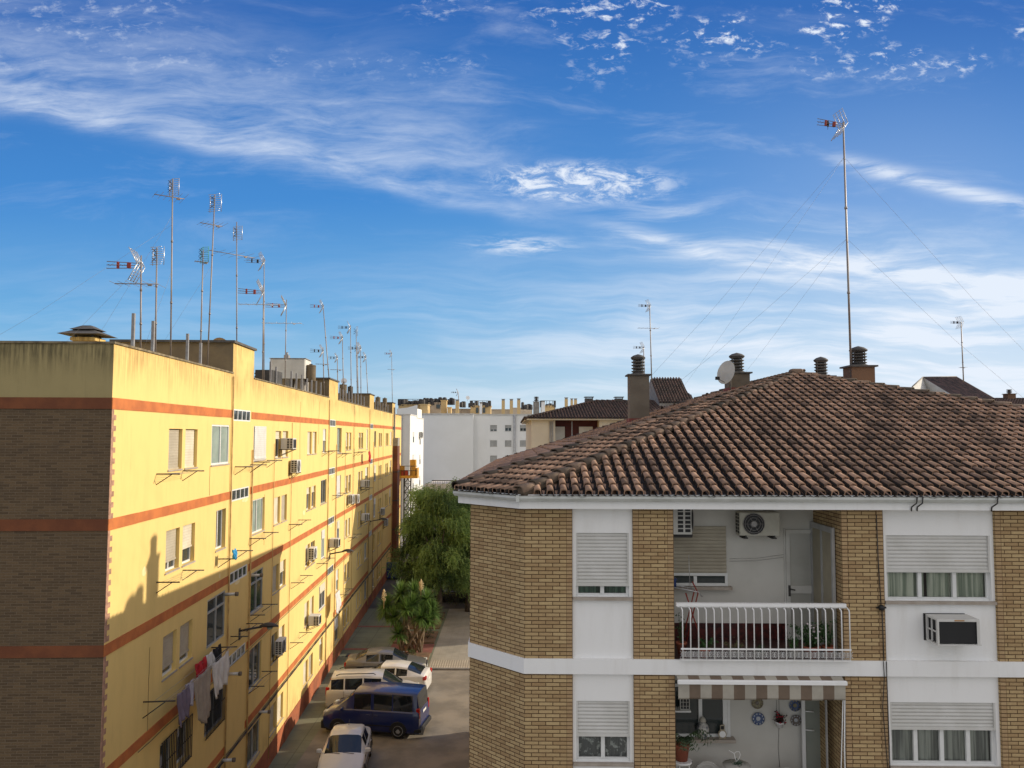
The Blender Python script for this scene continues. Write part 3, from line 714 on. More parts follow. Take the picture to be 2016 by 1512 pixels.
cloth('shirt', 'dark purple shirt, leftmost of the laundry in the shade', 'shirt', ul0-0.35, ul0+0.55, 0.62, zl, 0.80, M_c1, taper=0.2, seed=2, folds=3)
cloth('shirt', 'pale lilac shirt hanging between purple shirt and grey sheet', 'shirt', ul0+0.5, ul0+1.05, 0.55, zl, 0.62, M_c7, taper=0.25, seed=4, folds=3)
cloth('sheet', 'large grey-brown sheet, the longest piece of laundry', 'sheet', ul0+0.95, ul0+2.5, 0.60, zl, 1.35, M_c2, taper=0.35, seed=5, folds=4, slant=0.1)
cloth('sheet', 'pale sheet at the right end of the laundry line', 'sheet', ul0+2.3, ul0+3.9, 0.66, zl+0.02, 0.95, M_c3, taper=0.25, seed=8, folds=5)
cloth('towel', 'bright red cloth on the inner laundry line', 'towel', ul0+2.0, ul0+2.9, 0.28, zl+0.12, 0.42, M_c4, seed=9, folds=2)
cloth('towel', 'black cloth on the inner laundry line right of the red one', 'towel', ul0+3.6, ul0+4.3, 0.28, zl+0.14, 0.55, M_c5, seed=3, folds=2)
cloth('towel', 'white cloth between red and black cloths on the inner line', 'towel', ul0+2.92, ul0+3.58, 0.28, zl+0.13, 0.45, M_c3, seed=6, folds=2)
e = empty('drying_rack', FW(ul0+1.7, 0, zl), YROT, 'long drying rack carrying the sheets and shirts', 'drying rack')
for x in (-2.6, 2.65):
    mb = MB(); mb.tube([(x,0,0),(x,-0.8,0.02)], 0.02, 5); mb.tube([(x,0,-0.4),(x,-0.55,0.0)], 0.014, 5); obj('arm', mb, M_dark, e)
mb = MB()
for y in (-0.28, -0.55, -0.62, -0.68): mb.tube([(-2.6,y,0.02),(0,y,-0.03),(2.65,y,0.02)], 0.005, 3)
obj('line', mb, M_grey, e)
ub, zb = fac(461, 1080, 0.5)
cloth('cloth', 'small bright blue cloth hanging in sun below the fourth-floor window', 'cloth', ub-0.18, ub+0.12, 0.5, zb, 0.32, M_c6, seed=2, folds=2)
ub, zb = fac(727, 888, 0.5)
cloth('cloth', 'dark red cloth hanging far along the top floor', 'cloth', ub-0.4, ub+0.4, 0.5, zb, 0.75, M_c4, seed=2, folds=2)
ub, zb = fac(664, 1165, 0.5)
cloth('sheet', 'white sheet hanging low in sun beyond the second street lamp', 'sheet', ub-0.6, ub+0.9, 0.5, zb, 1.1, M_c3, seed=12, folds=3)
# ------------------------------------------------------------------ tan brick building in the foreground (local: x right, y back)
BB = R(-1.0)
q0 = atY(1033, 1150, 14.0)
BORG = Vector((q0.x, q0.y, 0)); BM = Matrix.Translation(BORG) @ Matrix.Rotation(BB, 4, 'Z'); BI = BM.inverted()
BN = BM.to_3x3() @ Vector((0,-1,0))
def fro(px, py, d=0.0):                      # sight line -> (x, z) on the front plane (d = distance behind it)
    l = BI @ plane_hit(px, py, BORG - BN*d, BN); return l.x, l.z
def BW(x, y, z): return BM @ Vector((x, y, z))
br = empty('brick_apartment_building', BORG, BB, 'tan brick apartment building with white bands, balconies and a brown tiled hip roof', 'building')
TB = lambda u, d, z: (u, -d, z)
XE, YE = 17.2, 24.0
CH = (-1.0, 1.03)
FH = 2.90
zf = fro(1500, 1001)[1]                      # underside of the fascia
zb1, zb0 = fro(1500, 1299)[1], fro(1500, 1329)[1]      # top and bottom of the white floor band
bandh = zb1-zb0
levels = [zf] + [zb1 - FH*k for k in range(4)]          # tops of the brick storeys below; bands at zb1-FH*k
xs = [fro(p, 1100)[0] for p in (1127, 1246, 1326.5, 1657.5, 1740, 1960)]
x1, x2, x3, x4, x5, x6 = xs
def wpan(mb, u0, u1, z0, z1, d=0.0, m=0, uo=0.0): mb.poly([(u0,d,z0),(u1,d,z0),(u1,d,z1),(u0,d,z1)], m, [(u0+uo,z0),(u1+uo,z0),(u1+uo,z1),(u0+uo,z1)])
storeys = [(zb1, zf)] + [(zb1-FH*(k+1), zb0-FH*k) for k in range(4)]
cols = [(0.0, x1, 1), (x2, x3, 2), (x4, x5, 2), (x6, 9.6, 3)]
mb = MB(TB); strips_ = {}
for z0, z1 in storeys:
    z0 = max(z0, 0)
    for ci, (a, b, kind) in enumerate(cols):
        sl = 0.105
        la = a if kind == 1 else a+sl
        wpan(mb, la, b-sl, z0, z1)
        if kind != 1: strips_.setdefault((ci,0), MB(TB)).poly([(a,0.0,z0),(a+sl,0.0,z0),(a+sl,0.0,z1),(a,0.0,z1)], 0, [(0.0,z0),(0.11,z0),(0.11,z1),(0.0,z1)])
        strips_.setdefault((ci,1), MB(TB)).poly([(b-sl,0.0,z0),(b,0.0,z0),(b,0.0,z1),(b-sl,0.0,z1)], 0, [(0.0,z0),(0.11,z0),(0.11,z1),(0.0,z1)])
        for q, s in ((a, -1), (b, 1)):      # returns into the recesses
            dep = 1.35 if (abs(q-x3) < .01 or abs(q-x4) < .01) else 0.10
            if q == 0.0: continue
            mb.poly([(q,0,z0),(q,-dep,z0),(q,-dep,z1),(q,0,z1)], 0, [(0.03,z0),(dep+0.03,z0),(dep+0.03,z1),(0.03,z1)])
    # chamfer, left side
    Lc = math.hypot(*CH)
    mb.v  # keep
for z0, z1 in storeys:
    z0 = max(z0, 0)
    a = (CH[0], -CH[1]); 
    mb.poly([(CH[0],-CH[1],z0),(0,0,z0),(0,0,z1),(CH[0],-CH[1],z1)], 0, [(-Lc,z0),(0,z0),(0,z1),(-Lc,z1)])
    mb.poly([(CH[0],-YE,z0),(CH[0],-CH[1],z0),(CH[0],-CH[1],z1),(CH[0],-YE,z1)], 0, [(0,z0),(YE,z0),(YE,z1),(0,z1)])
    mb.poly([(CH[0],-YE,z0),(XE,-YE,z0),(XE,-YE,z1),(CH[0],-YE,z1)], 0, [(0,z0),(XE,z0),(XE,z1),(0,z1)])
    mb.poly([(XE,0,z0),(XE,-YE,z0),(XE,-YE,z1),(XE,0,z1)], 0, [(0,z0),(YE,z0),(YE,z1),(0,z1)])
    wpan(mb, 9.6, XE, z0, z1)
obj('brick_wall', mb, M_tan, br); [obj('brick_header_strip', ms, M_tanst, br) for ms in strips_.values()]
# white floor bands (proud of the brick)
mb = MB()
for k in range(4):
    z1, z0 = zb1-FH*k, zb0-FH*k
    o = 0.03
    pts = [(XE+o,-o),(0-o*0.42,-o),(CH[0]-o,CH[1]-o*0.42),(CH[0]-o,YE+o),(XE+o,YE+o)]
    mb.prism(pts, z0, z1)
obj('floor_band', mb, M_white, br)
# window bays in white render
bw = []
def bay(xa, xb, zlo, zhi, zs_top, zs_mid, zw_bot, sm, npane, key, sash=0.03):
    """white recessed panel with shutter and window"""
    u0, u1 = xa+0.06, xb-0.06
    mb = MB(TB); mb.wallgrid(xa-0.02, xb+0.02, zlo, zhi, [(u0,u1,zw_bot,zs_top)], -0.05)
    T2 = lambda u, d, z: TB(u, d-0.05, z); mb2 = MB(T2); mb2.reveal((u0,u1,zw_bot,zs_top), 0.16)
    n = len(mb.v); mb.v += mb2.v; mb.f += [tuple(i+n for i in f) for f in mb2.f]; mb.m += mb2.m; mb.sm += mb2.sm; mb.uv += mb2.uv; mb.tone += mb2.tone
    obj('render_panel', mb, M_white, br)
    d = -0.14
    mb = MB(TB); frame_rect(mb, u0, u1, zw_bot, zs_mid+0.03, d-0.03, 0.045, 0.05)
    for k in range(1, npane):
        u = u0+(u1-u0)*k/npane; mb.box(u-0.032, u+0.032, d-0.025, d+0.03, zw_bot+0.045, zs_mid)
    mb.box(u0+0.005, u1-0.005, d+0.022, d+0.04, zw_bot+0.0, zw_bot+0.025)
    w = obj('window', mb, M_frame, br)
    mb = MB(TB); mb.poly([(u0,d-0.02,zw_bot),(u1,d-0.02,zw_bot),(u1,d-0.02,zs_mid+0.03),(u0,d-0.02,zs_mid+0.03)]); obj('pane', mb, M_glc, w)
    mb = MB(TB); slats(mb, u0+0.025, u1-0.025, zs_mid+0.035, zs_top-0.01, d+0.05, 0.058); mb.box(u0+0.02, u1-0.02, d+0.045, d+0.075, zs_mid, zs_mid+0.05)
    mb.box(u0, u0+0.028, d, d+0.085, zs_mid-0.0, zs_top); mb.box(u1-0.028, u1, d, d+0.085, zs_mid-0.0, zs_top)
    obj('shutter', mb, sm, w)
    mb = MB(TB); mb.box(u0-0.05, u1+0.05, d+0.05, 0.02, zw_bot-0.05, zw_bot-0.003); obj('window_sill', mb, M_sill, w)
    # curtain hanging inside, dark room behind
    mb = MB(TB); n = 60; cm, amp, gap = key
    pr = None
    for i in range(n+1):
        u = u0+0.02+(u1-u0-0.04)*i/n; dd = d-0.075+amp*math.sin(i*0.9+0.7*math.sin(i*0.31))+0.01*math.sin(i*2.3)
        if gap and any(g0 < i/n < g1 for g0, g1 in gap): pr = None; continue
        cur = (mb.P((u,dd,zw_bot-0.1)), mb.P((u,dd*1.0,zs_mid+0.15)))
        if pr: mb.face((pr[0],cur[0],cur[1],pr[1]), 0, True)
        pr = cur
    obj('curtain', mb, cm, w, recalc=False)
    mb = MB(TB); mb.poly([(u0-0.2,d-0.6,zw_bot-0.4),(u1+0.2,d-0.6,zw_bot-0.4),(u1+0.2,d-0.6,zs_top),(u0-0.2,d-0.6,zs_top)])
    mb.box(u0-0.2,u1+0.2,d-0.6,d-0.08,zs_top,zs_top+0.02); mb.box(u0-0.2,u1+0.2,d-0.6,d-0.08,zw_bot-0.42,zw_bot-0.4); obj('room', mb, M_roomdark, w)
    return w
M_roomdark = mat('dark_room', (0.03,0.028,0.025), 0.9)
CK = dict(stretch=(1,1,0.03), lo=0.38, hi=0.62)  # vertical streaks paint the light and dark of the folds into the cloth
M_curg = mat('green_curtain', (0.16,0.25,0.19), 0.9, (0.05,0.09,0.07), 16, 1.0, **CK)
M_curc = mat('cream_curtain', (0.80,0.80,0.68), 0.9, (0.30,0.34,0.27), 14, 1.0, **CK)
M_curl = mat('lace_curtain', (0.20,0.20,0.20), 0.9, (0.60,0.60,0.58), 9, 1.0, lo=0.52, hi=0.60)
M_curs = mat('grey_curtain', (0.55,0.55,0.50), 0.9, (0.20,0.20,0.19), 12, 1.0, **CK)
M_curt = mat('white_curtain', (0.42,0.40,0.35), 0.9)
Z = lambda px, py: fro(px, py)[1]
bay(x1, x2, zb1, zf, Z(1186,1050), Z(1186,1155), Z(1186,1176), M_shw, 2, (M_curg, 0.012, None))
bay(x5, x6, zb1, zf, Z(1850,1055), Z(1850,1128), Z(1850,1184), M_shb if 0 else M_shw, 3, (M_curc, 0.028, [(0.405,0.43)]))
lo = zb1-FH
bay(x1+0.0, x2, lo, zb0, Z(1190,1382), Z(1190,1453), Z(1190,1502), M_shw, 2, (M_curl, 0.008, None))
bay(x5, x6, lo, zb0, Z(1855,1385), Z(1855,1440), Z(1855,1510), M_shw, 4, (M_curs, 0.02, None))
for k in (2, 3):
    l0, h0 = max(zb1-FH*k, 0.0), zb0-FH*(k-1)
    for xa, xb, n in ((x1, x2, 2), (x5, x6, 3)): bay(xa, xb, max(zb1-FH*k,0), h0, h0-0.5, h0-1.1, h0-1.6, M_shw, n, (M_curs, 0.02, None))
mb = MB(TB); 
for xa, xb in ((x1, x2), (x5, x6)): wpan(mb, xa-0.02, xb+0.02, 0, zb0-FH*3, -0.05)
wpan(mb, x3, x4, 0, zb0-FH*3, -0.02); obj('render_panel', mb, M_white, br)
# balcony recesses
DB = 1.35
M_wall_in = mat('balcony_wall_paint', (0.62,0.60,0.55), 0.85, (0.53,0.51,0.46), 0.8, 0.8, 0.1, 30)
for k in range(3):
    z0 = zb1-FH*k; z1 = zf+0.25 if k == 0 else zb0-FH*(k-1)
    mb = MB(TB)
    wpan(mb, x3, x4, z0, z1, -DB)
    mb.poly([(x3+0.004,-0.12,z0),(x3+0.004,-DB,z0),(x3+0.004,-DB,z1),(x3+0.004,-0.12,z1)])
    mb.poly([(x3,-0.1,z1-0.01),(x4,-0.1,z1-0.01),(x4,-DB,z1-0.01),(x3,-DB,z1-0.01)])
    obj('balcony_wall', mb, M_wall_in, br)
    mb = MB(TB); mb.poly([(x3,0.0,z0+0.004),(x4,0.0,z0+0.004),(x4,-DB,z0+0.004),(x3,-DB,z0+0.004)])
    obj('balcony_floor', mb, mat('red_floor_tiles', (0.07,0.025,0.02), 0.5, (0.045,0.018,0.015), 4, 1.0), br)
    mb = MB(TB); mb.box(x3+0.01, fro(1548,1250,DB)[0], -DB, -DB+0.015, z0+0.004, z0+0.30); obj('tile_skirting', mb, mat('dark_red_tiles', (0.10,0.017,0.014), 0.35, (0.025,0.008,0.008), 9, 1.0), br)
# ---- upper balcony details
bz = lambda px, py: fro(px, py, DB)
u0, zt = bz(1328, 1036); u1, zb_ = bz(1432, 1153); zmid = bz(1400, 1134)[1]
u0 = x3+0.03
TBd = lambda u, d, z: (u, DB-d, z)
mb = MB(TBd); frame_rect(mb, u0, u1, zb_, zmid+0.06, 0.0, 0.05, 0.04); mb.box((u0+u1)/2-0.03,(u0+u1)/2+0.03,0.001,0.042,zb_+0.05,zmid)
w = obj('window', mb, M_frame, br)
mb = MB(TBd); mb.poly([(u0,0.012,zb_),(u1,0.012,zb_),(u1,0.012,zmid+0.05),(u0,0.012,zmid+0.05)]); obj('pane', mb, M_gl, w)
mb = MB(TBd); slats(mb, u0+0.02, u1-0.02, zmid, zt, 0.03, 0.062); obj('shutter', mb, M_shb, w)
mb = MB(TBd); mb.box(u0, u1+0.06, 0.0, 0.14, zb_-0.06, zb_-0.002); obj('window_sill', mb, M_sill, w)
# door and side screen
ud0, ztd = bz(1545, 1042); ud1 = bz(1613, 1042)[0]; zk = bz(1580, 1160)[1]
mb = MB(TBd); frame_rect(mb, ud0, ud1, zb1+0.02, ztd, 0.0, 0.07, 0.05); mb.box(ud0+0.07, ud1-0.07, 0.0, 0.045, zk-0.07, zk+0.07); mb.box(ud0-0.03,ud0,0,0.02,zb1+0.02,ztd+0.02)
dr = obj('door', mb, M_offw, br)
M_frost = mat('frosted_glass', (0.44,0.43,0.39), 0.3, (0.36,0.35,0.31), 1.0, 1.0)
mb = MB(TBd); mb.poly([(ud0,0.015,zb1),(ud1,0.015,zb1),(ud1,0.015,ztd),(ud0,0.015,ztd)]); obj('pane', mb, M_frost, dr)
mb = MB(TBd); mb.tube([(ud0+0.05,0.05,zk+0.02),(ud0+0.05,0.1,zk+0.02),(ud0+0.14,0.1,zk)], 0.012, 6); mb.box(ud0+0.03,ud0+0.07,0.05,0.06,zk-0.12,zk+0.08); obj('handle', mb, M_dark, dr)
mb = MB(TB)
for a, b in ((-0.25,-0.31),(-1.28,-1.34),(-0.78,-0.82)): mb.box(x4-0.07, x4-0.02, b, a, zb1+0.02, zf-0.35)
mb.box(x4-0.065, x4-0.025, -1.28, -0.31, zf-0.45, zf-0.35); mb.box(x4-0.065, x4-0.025, -1.28, -0.31, zb1+0.02, zb1+0.1)
sc_ = obj('side_screen', mb, M_alu, br)
mb = MB(TB); mb.poly([(x4-0.045,-0.3,zb1+0.02),(x4-0.045,-1.3,zb1+0.02),(x4-0.045,-1.3,zf-0.4),(x4-0.045,-0.3,zf-0.4)]); obj('pane', mb, mat('beige_panel', (0.36,0.32,0.23), 0.7, (0.30,0.27,0.2), 2), sc_)
# railing: bent bars, top rail, lace panel
rt = Z(1500, 1186); rb = zb1+0.02
def railing(zb, zt, name='railing'):
    rl = empty(name, (0,0,0), 0); rl.parent = br
    mb = MB(TB); mb.box(x3+0.02, x4+0.02, 0.02, 0.10, zt-0.055, zt); mb.box(x3+0.04,x4+0.02,0.055,0.075,zt-0.075,zt-0.055); obj('top_rail', mb, M_white, rl)
    n = 21
    for i in range(n+1):
        u = x3+0.09+(x4-x3-0.02-0.09+0.05)*i/n
        mb = MB(TB); pts = [(u,0.075,zt-0.06),(u+0.02,0.13,zt-0.10),(u+0.022,0.135,zt-0.14),(u+0.022,0.135,zb-0.0)]
        mb.tube(pts, 0.0115, 5); obj('bar', mb, M_white, rl)
    mb = MB(TB); mb.box(x3+0.08,x4+0.07,0.125,0.145,zb+0.0,zb+0.014); mb.box(x3+0.08,x4+0.07,0.125,0.145,zb+0.175,zb+0.20)
    mb.box(x3+0.08,x4+0.07,0.02,0.125,zb-0.012,zb+0.0)
    un = (x4-x3)/n
    for i in range(n*1):            # lace motifs: rings and spokes between the bars
        for s in range(2):
            u = x3+0.085+un*(i+0.27+0.46*s); zc = zb+0.095; rr = 0.034
            for rad in (rr, rr*0.45):
                pts = [(u+rad*math.cos(a*math.pi/4), 0.118, zc+rad*math.sin(a*math.pi/4)) for a in range(9)]; mb.tube(pts, 0.0045, 3, cap=False)
            for a in range(8):
                ca, sa = math.cos(a*math.pi/4), math.sin(a*math.pi/4)
                mb.tube([(u+rr*ca,0.118,zc+rr*sa),(u+ca*rr*(2.2 if a%2 else 1.35),0.118,zc+sa*rr*(2.2 if a%2 else 1.35))], 0.0045, 3, cap=False)
    obj('lace_panel', mb, M_white, rl)
    return rl
railing(rb, rt)
for k in (2,):
    pass
# fascia, gutter, roof
EO = 0.30
def eave_pts(o):     # plan outline of the eaves offset by o: front right, front-left corner, chamfer corner, back
    yf = -o; xl = CH[0]-o
    xa = -(o - 0.697*o)/0.717; yb = (0.717*(-xl)-o)/0.697
    return (XE+o, yf), (xa, yf), (xl, yb), (xl, YE+o), (XE+o, YE+o)
zg = fro(1040, 983)[1]; 
e1 = eave_pts(0.22); mb = MB(); zs_ = [zf, zf, zf, zf-0.22]
for i in range(3):
    (xa_, ya_), (xb_, yb_) = e1[i], e1[i+1]; za_, zb2 = zs_[i], zs_[i+1]
    mb.poly([(xa_,ya_,za_),(xb_,yb_,zb2),(xb_,yb_,zb2+0.24),(xa_,ya_,za_+0.24)])
    (xc_, yc_), (xd_, yd_) = eave_pts(-0.15)[i], eave_pts(-0.15)[i+1]
    mb.poly([(xa_,ya_,za_),(xb_,yb_,zb2),(xd_,yd_,zb2),(xc_,yc_,za_)])
obj('fascia', mb, M_white, br)
eg = eave_pts(0.30); mb = MB()
prof = [(0.0,-0.02),(0.035,-0.055),(0.075,-0.05),(0.10,-0.005),(0.095,0.03),(0.105,0.04)]
zgut = BI @ atY(1040, 983, 13.7); zgut = zgut.z+0.02
for a, b in ((0.235,0.06),):
    pass
outs = []
for (dd, dz) in prof: outs.append([(x, y, zgut+dz-(0.22 if i_ == 3 else 0)) for i_, (x, y) in enumerate(eave_pts(0.215+dd))])
for j in range(len(prof)-1):
    for i in range(3):
        mb.poly([outs[j][i], outs[j][i+1], outs[j+1][i+1], outs[j+1][i]])
gt = obj('gutter', mb, M_gut, br)
mb = MB()
for px in (1040,): 
    x = -0.12; mb.box(x-0.03, x+0.03, -0.335, -0.2, zgut-0.065, zgut+0.045)
obj('gutter_joint', mb, M_gut, gt)
mb = MB()
for px in (1786, 1797, 1941):
    x = fro(px, 990)[0]; mb.tube([(x+0.01,-0.34,zgut+0.05),(x,-0.335,zgut-0.06),(x-0.04,-0.24,zgut-0.13),(x-0.045,-0.235,zgut-0.2)], 0.012, 5)
obj('gutter_hook', mb, M_dark, gt)

def tile_material(name, base, mid, dark, moss):
    m = bpy.data.materials.new(name); m.use_nodes = True; g = NG(m.node_tree); b = g.n['Principled BSDF']
    O = g.new('ShaderNodeTexCoord').outputs['Object']; at = g.new('ShaderNodeAttribute', attribute_name='tone').outputs['Fac']
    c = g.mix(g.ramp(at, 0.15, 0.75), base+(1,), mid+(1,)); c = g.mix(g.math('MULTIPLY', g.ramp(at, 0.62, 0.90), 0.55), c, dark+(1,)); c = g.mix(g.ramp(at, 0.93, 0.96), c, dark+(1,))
    n1 = g.noise(O, 1.3, 5, 0.65); n2 = g.noise(O, 14, 6, 0.7)
    n0 = g.noise(g.mapping(O, scale=(1,0.35,1)), 0.9, 5, 0.7); c = g.mix(g.math('MULTIPLY', g.ramp(g.math('ADD', g.math('MULTIPLY', n0, 0.6), g.math('MULTIPLY', n1, 0.4)), 0.42, 0.62), 0.5), c, dark+(1,))
    c = g.mix(g.math('MULTIPLY', g.ramp(n2, 0.52, 0.70), 0.75), c, moss+(1,))
    g.l.new(c, b.inputs['Base Color']); b.inputs['Roughness'].default_value = 0.88; b.inputs['Specular IOR Level'].default_value = 0.25
    bp = g.new('ShaderNodeBump', inp={'Strength': 0.6, 'Distance': 0.01, 'Height': n2}); g.l.new(bp.outputs[0], b.inputs['Normal']); return m
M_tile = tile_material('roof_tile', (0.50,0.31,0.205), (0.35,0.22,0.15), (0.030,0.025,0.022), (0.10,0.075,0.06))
M_hip = tile_material('ridge_tile', (0.27,0.185,0.13), (0.17,0.125,0.09), (0.065,0.055,0.043), (0.045,0.04,0.03))
def one_tile(mb, o, e, s, n, L, r0, r1, seg=6, lift=0.028, th=0.014, squash=1.35, flank_shade=False):
    """convex barrel tile: o = centre of its lower end on the batten plane"""
    A = []; B = []; A2 = []
    for k in range(seg+1):
        a = math.pi*k/seg; ca, sa = -math.copysign(abs(math.cos(a))**0.72, math.cos(a)), (math.sin(a)**0.62)*squash
        A.append(mb.P(o + e*(r0*ca) + n*(r0*sa+lift))); B.append(mb.P(o + s*(L*1.10) + e*(r1*ca) + n*(r1*sa+0.004)))
        A2.append(mb.P(o + e*((r0-th)*ca) + n*((r0-th)*sa+lift-0.003) + s*0.004))
    t_ = mb.curtone
    for k in range(seg):
        mb.curtone = 0.97 if (flank_shade and k in (0, seg-1)) else t_  # side faces go near-black: the shade on the flanks is painted in
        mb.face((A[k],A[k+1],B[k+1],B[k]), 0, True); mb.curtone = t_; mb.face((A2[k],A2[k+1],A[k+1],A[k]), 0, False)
def inside(poly, x, y):
    c = False; n = len(poly); j = n-1
    for i in range(n):
        xi, yi = poly[i]; xj, yj = poly[j]
        if (yi > y) != (yj > y) and x < (xj-xi)*(y-yi)/(yj-yi)+xi: c = not c
        j = i
    return c
def tile_face(name, parent, pts, sp=0.215, rl=0.345, seg=6, seedv=1, tm=None, over=0.06):
    """pts: 3-4 corners, first edge = eave (left to right seen from outside)"""
    rr = random.Random(seedv)
    P0 = Vector(pts[0]); e = (Vector(pts[1])-P0).normalized(); n = e.cross(Vector(pts[2])-P0).normalized()
    s = n.cross(e).normalized()
    poly = [((Vector(p)-P0).dot(e), (Vector(p)-P0).dot(s)) for p in pts]
    W_ = max(p[0] for p in poly); w0 = min(p[0] for p in poly); Hh = max(p[1] for p in poly)
    mb = MB(); mb.curtone = 0.93; mb.poly([Vector(p)-n*0.03 for p in pts])
    obj(name+'_deck' if 0 else 'roof_underlay', mb, tm or M_tile, parent)
    mb = MB()
    for c in range(int((W_-w0)/sp)+2):
        x = w0 + (c+0.5)*sp; colj = rr.uniform(-0.006,0.006); drift = rr.uniform(-0.15,0.15)
        for r_ in range(int(Hh/rl)+1):
            y = r_*rl; yo = y-over+rr.uniform(-0.008,0.008)
            if not (inside(poly, x, y+rl*0.5) or (inside(poly, x, y+rl*0.15) and r_ > 0)): continue
            mb.curtone = min(0.91, max(0, rr.random()*0.88+drift*0.5))
            jx = colj+rr.uniform(-0.004,0.004); tw = rr.uniform(-0.012,0.012)
            ee = (e+s*tw).normalized(); ss = (s-e*tw).normalized()
            one_tile(mb, P0+e*(x+jx)+s*yo+n*rr.uniform(0,0.006), ee, ss, n, rl, sp*0.31, sp*0.25, seg, flank_shade=(seg >= 6))
            if r_ < 60:                         # channel tile, its shade painted as a near-black tone
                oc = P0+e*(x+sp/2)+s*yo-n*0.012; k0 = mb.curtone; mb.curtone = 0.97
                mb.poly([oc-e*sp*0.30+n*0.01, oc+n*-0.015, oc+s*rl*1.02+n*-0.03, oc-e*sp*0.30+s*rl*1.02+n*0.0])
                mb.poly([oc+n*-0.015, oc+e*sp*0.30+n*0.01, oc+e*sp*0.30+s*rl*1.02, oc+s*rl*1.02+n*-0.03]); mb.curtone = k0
    return obj(name, mb, tm or M_tile, parent, recalc=False)
def hip_line(name, parent, a, b, r=0.115, L=0.37, tm=None, seedv=5):
    rr = random.Random(seedv); a = Vector(a); b = Vector(b); s = (b-a).normalized(); e = s.cross(Vector((0,0,1))).normalized(); n = e.cross(s).normalized()
    if n.z < 0: n = -n
    mb = MB(); n_ = int((b-a).length/L)
    for k in range(n_+1):
        mb.curtone = rr.random(); one_tile(mb, a+s*(k*L)-n*0.015, e, s, n, L, r*rr.uniform(0.97,1.05), r*0.82, 7, 0.03, 0.02, 1.0)
    # mortar bed
    mb.curtone = 0.6
    mb.tube([a+s*0.05-n*0.03, b-n*0.03], r*0.98, 6)
    return obj(name, mb, tm or M_hip, parent, recalc=False)
ze = zgut+0.055
(frx, fry), (c1x, c1y), (c2x, c2y), (blx, bly), (brx, bry) = eave_pts(0.26)
ap = BI @ atY(1568, 737, 23.0); AP = Vector((ap.x, ap.y, ap.z)); RB = Vector((ap.x, 16.3, ap.z)); zbk = ze-0.22
FR = Vector((17.55, fry, ze)); C1 = Vector((c1x, c1y, ze)); C2 = Vector((c2x, c2y, ze)); BL = Vector((blx, bly, zbk)); BR = Vector((17.55, bly, ze))
roof = empty('roof', (0,0,0)); roof.parent = br
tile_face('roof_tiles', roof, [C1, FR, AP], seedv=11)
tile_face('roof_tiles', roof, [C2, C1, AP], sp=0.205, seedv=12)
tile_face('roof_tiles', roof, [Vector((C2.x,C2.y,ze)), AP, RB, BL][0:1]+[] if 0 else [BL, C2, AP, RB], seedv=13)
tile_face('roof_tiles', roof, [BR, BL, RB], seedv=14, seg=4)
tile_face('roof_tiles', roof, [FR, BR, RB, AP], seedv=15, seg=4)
hip_line('hip_tiles', roof, C1+Vector((0,0,0.02)), AP, 0.118, seedv=1)
hip_line('hip_tiles', roof, C2+Vector((0,0,0.02)), AP, 0.118, seedv=2)
hip_line('hip_tiles', roof, FR, AP, 0.12, seedv=3)
hip_line('hip_tiles', roof, BL, RB, 0.11, seedv=4)
hip_line('ridge_tiles', roof, AP, RB, 0.11, seedv=6)
mb = MB(); mb.curtone = 0.8; mb.bevbox(AP.x-0.18, AP.x+0.14, AP.y-0.18, AP.y+0.14, AP.z+0.02, AP.z+0.15, 0.03); obj('ridge_cap', mb, M_hip, roof)
# chimneys
def chimney(x, y, ztop, w, d, cowl_h, cowl_r, m, red=True, zbase=None, rings=5, flange=0.07):
    zb = zbase if zbase is not None else ztop-2.2
    mb = MB(); mb.box(x, x+w, y, y+d, zb, ztop); c = obj('chimney', mb, m, roof)
    mb = MB(); mb.box(x-flange, x+w+flange, y-flange, y+d+flange, ztop, ztop+0.045); obj('chimney_slab', mb, M_cowl, c)
    cx, cy = x+w/2, y+d/2; mb = MB(); z = ztop+0.045
    mb.lathe([(cowl_r*1.05,0),(cowl_r*1.05,0.03),(cowl_r*0.75,0.06)], (cx,cy,z), 14); 
    dz = (cowl_h-0.16)/rings
    mb.lathe([(cowl_r*0.45,0),(cowl_r*0.45,cowl_h-0.1)], (cx,cy,z), 8)
    for k in range(rings):
        zz_ = z+0.06+k*dz; mb.lathe([(cowl_r*0.75,0),(cowl_r*0.98,dz*0.28),(cowl_r,dz*0.5),(cowl_r*0.78,dz*0.62)], (cx,cy,zz_), 16)
    mb.lathe([(cowl_r*1.08,0),(cowl_r*1.05,0.035),(cowl_r*0.7,0.09),(cowl_r*0.05,0.135)], (cx,cy,z+cowl_h-0.14), 16)
    for a in range(4): mb.tube([(cx+cowl_r*0.85*math.cos(a*math.pi/2+.6), cy+cowl_r*0.85*math.sin(a*math.pi/2+.6), z+0.02),(cx+cowl_r*0.85*math.cos(a*math.pi/2+.6), cy+cowl_r*0.85*math.sin(a*math.pi/2+.6), z+cowl_h-0.12)], 0.02, 4)
    obj('chimney_cowl', mb, M_cowl, c)
    return c
def chim_px(xl, xr, ytop, ycowl, Y, m, dd=None, zb=2.2, cw=None, rings=5):
    a = BI @ atY(xl, ytop, Y); b = BI @ atY(xr, ytop, Y); t = BI @ atY((xl+xr)/2, ycowl, Y+0.3)
    w = b.x-a.x; chimney(a.x, a.y, a.z, w, dd or w, t.z-a.z-0.045, cw or w*0.36, m, zbase=a.z-zb, rings=rings)
    return a, b
A1, B1 = chim_px(1240, 1278, 739, 697, 25.2, M_concb)
A2, B2 = chim_px(1436, 1476, 735, 694, 25.4, M_concb, zb=1.3)
A3, B3 = chim_px(1605, 1641, 742, 702, 25.5, M_concb, zb=1.3, rings=5)
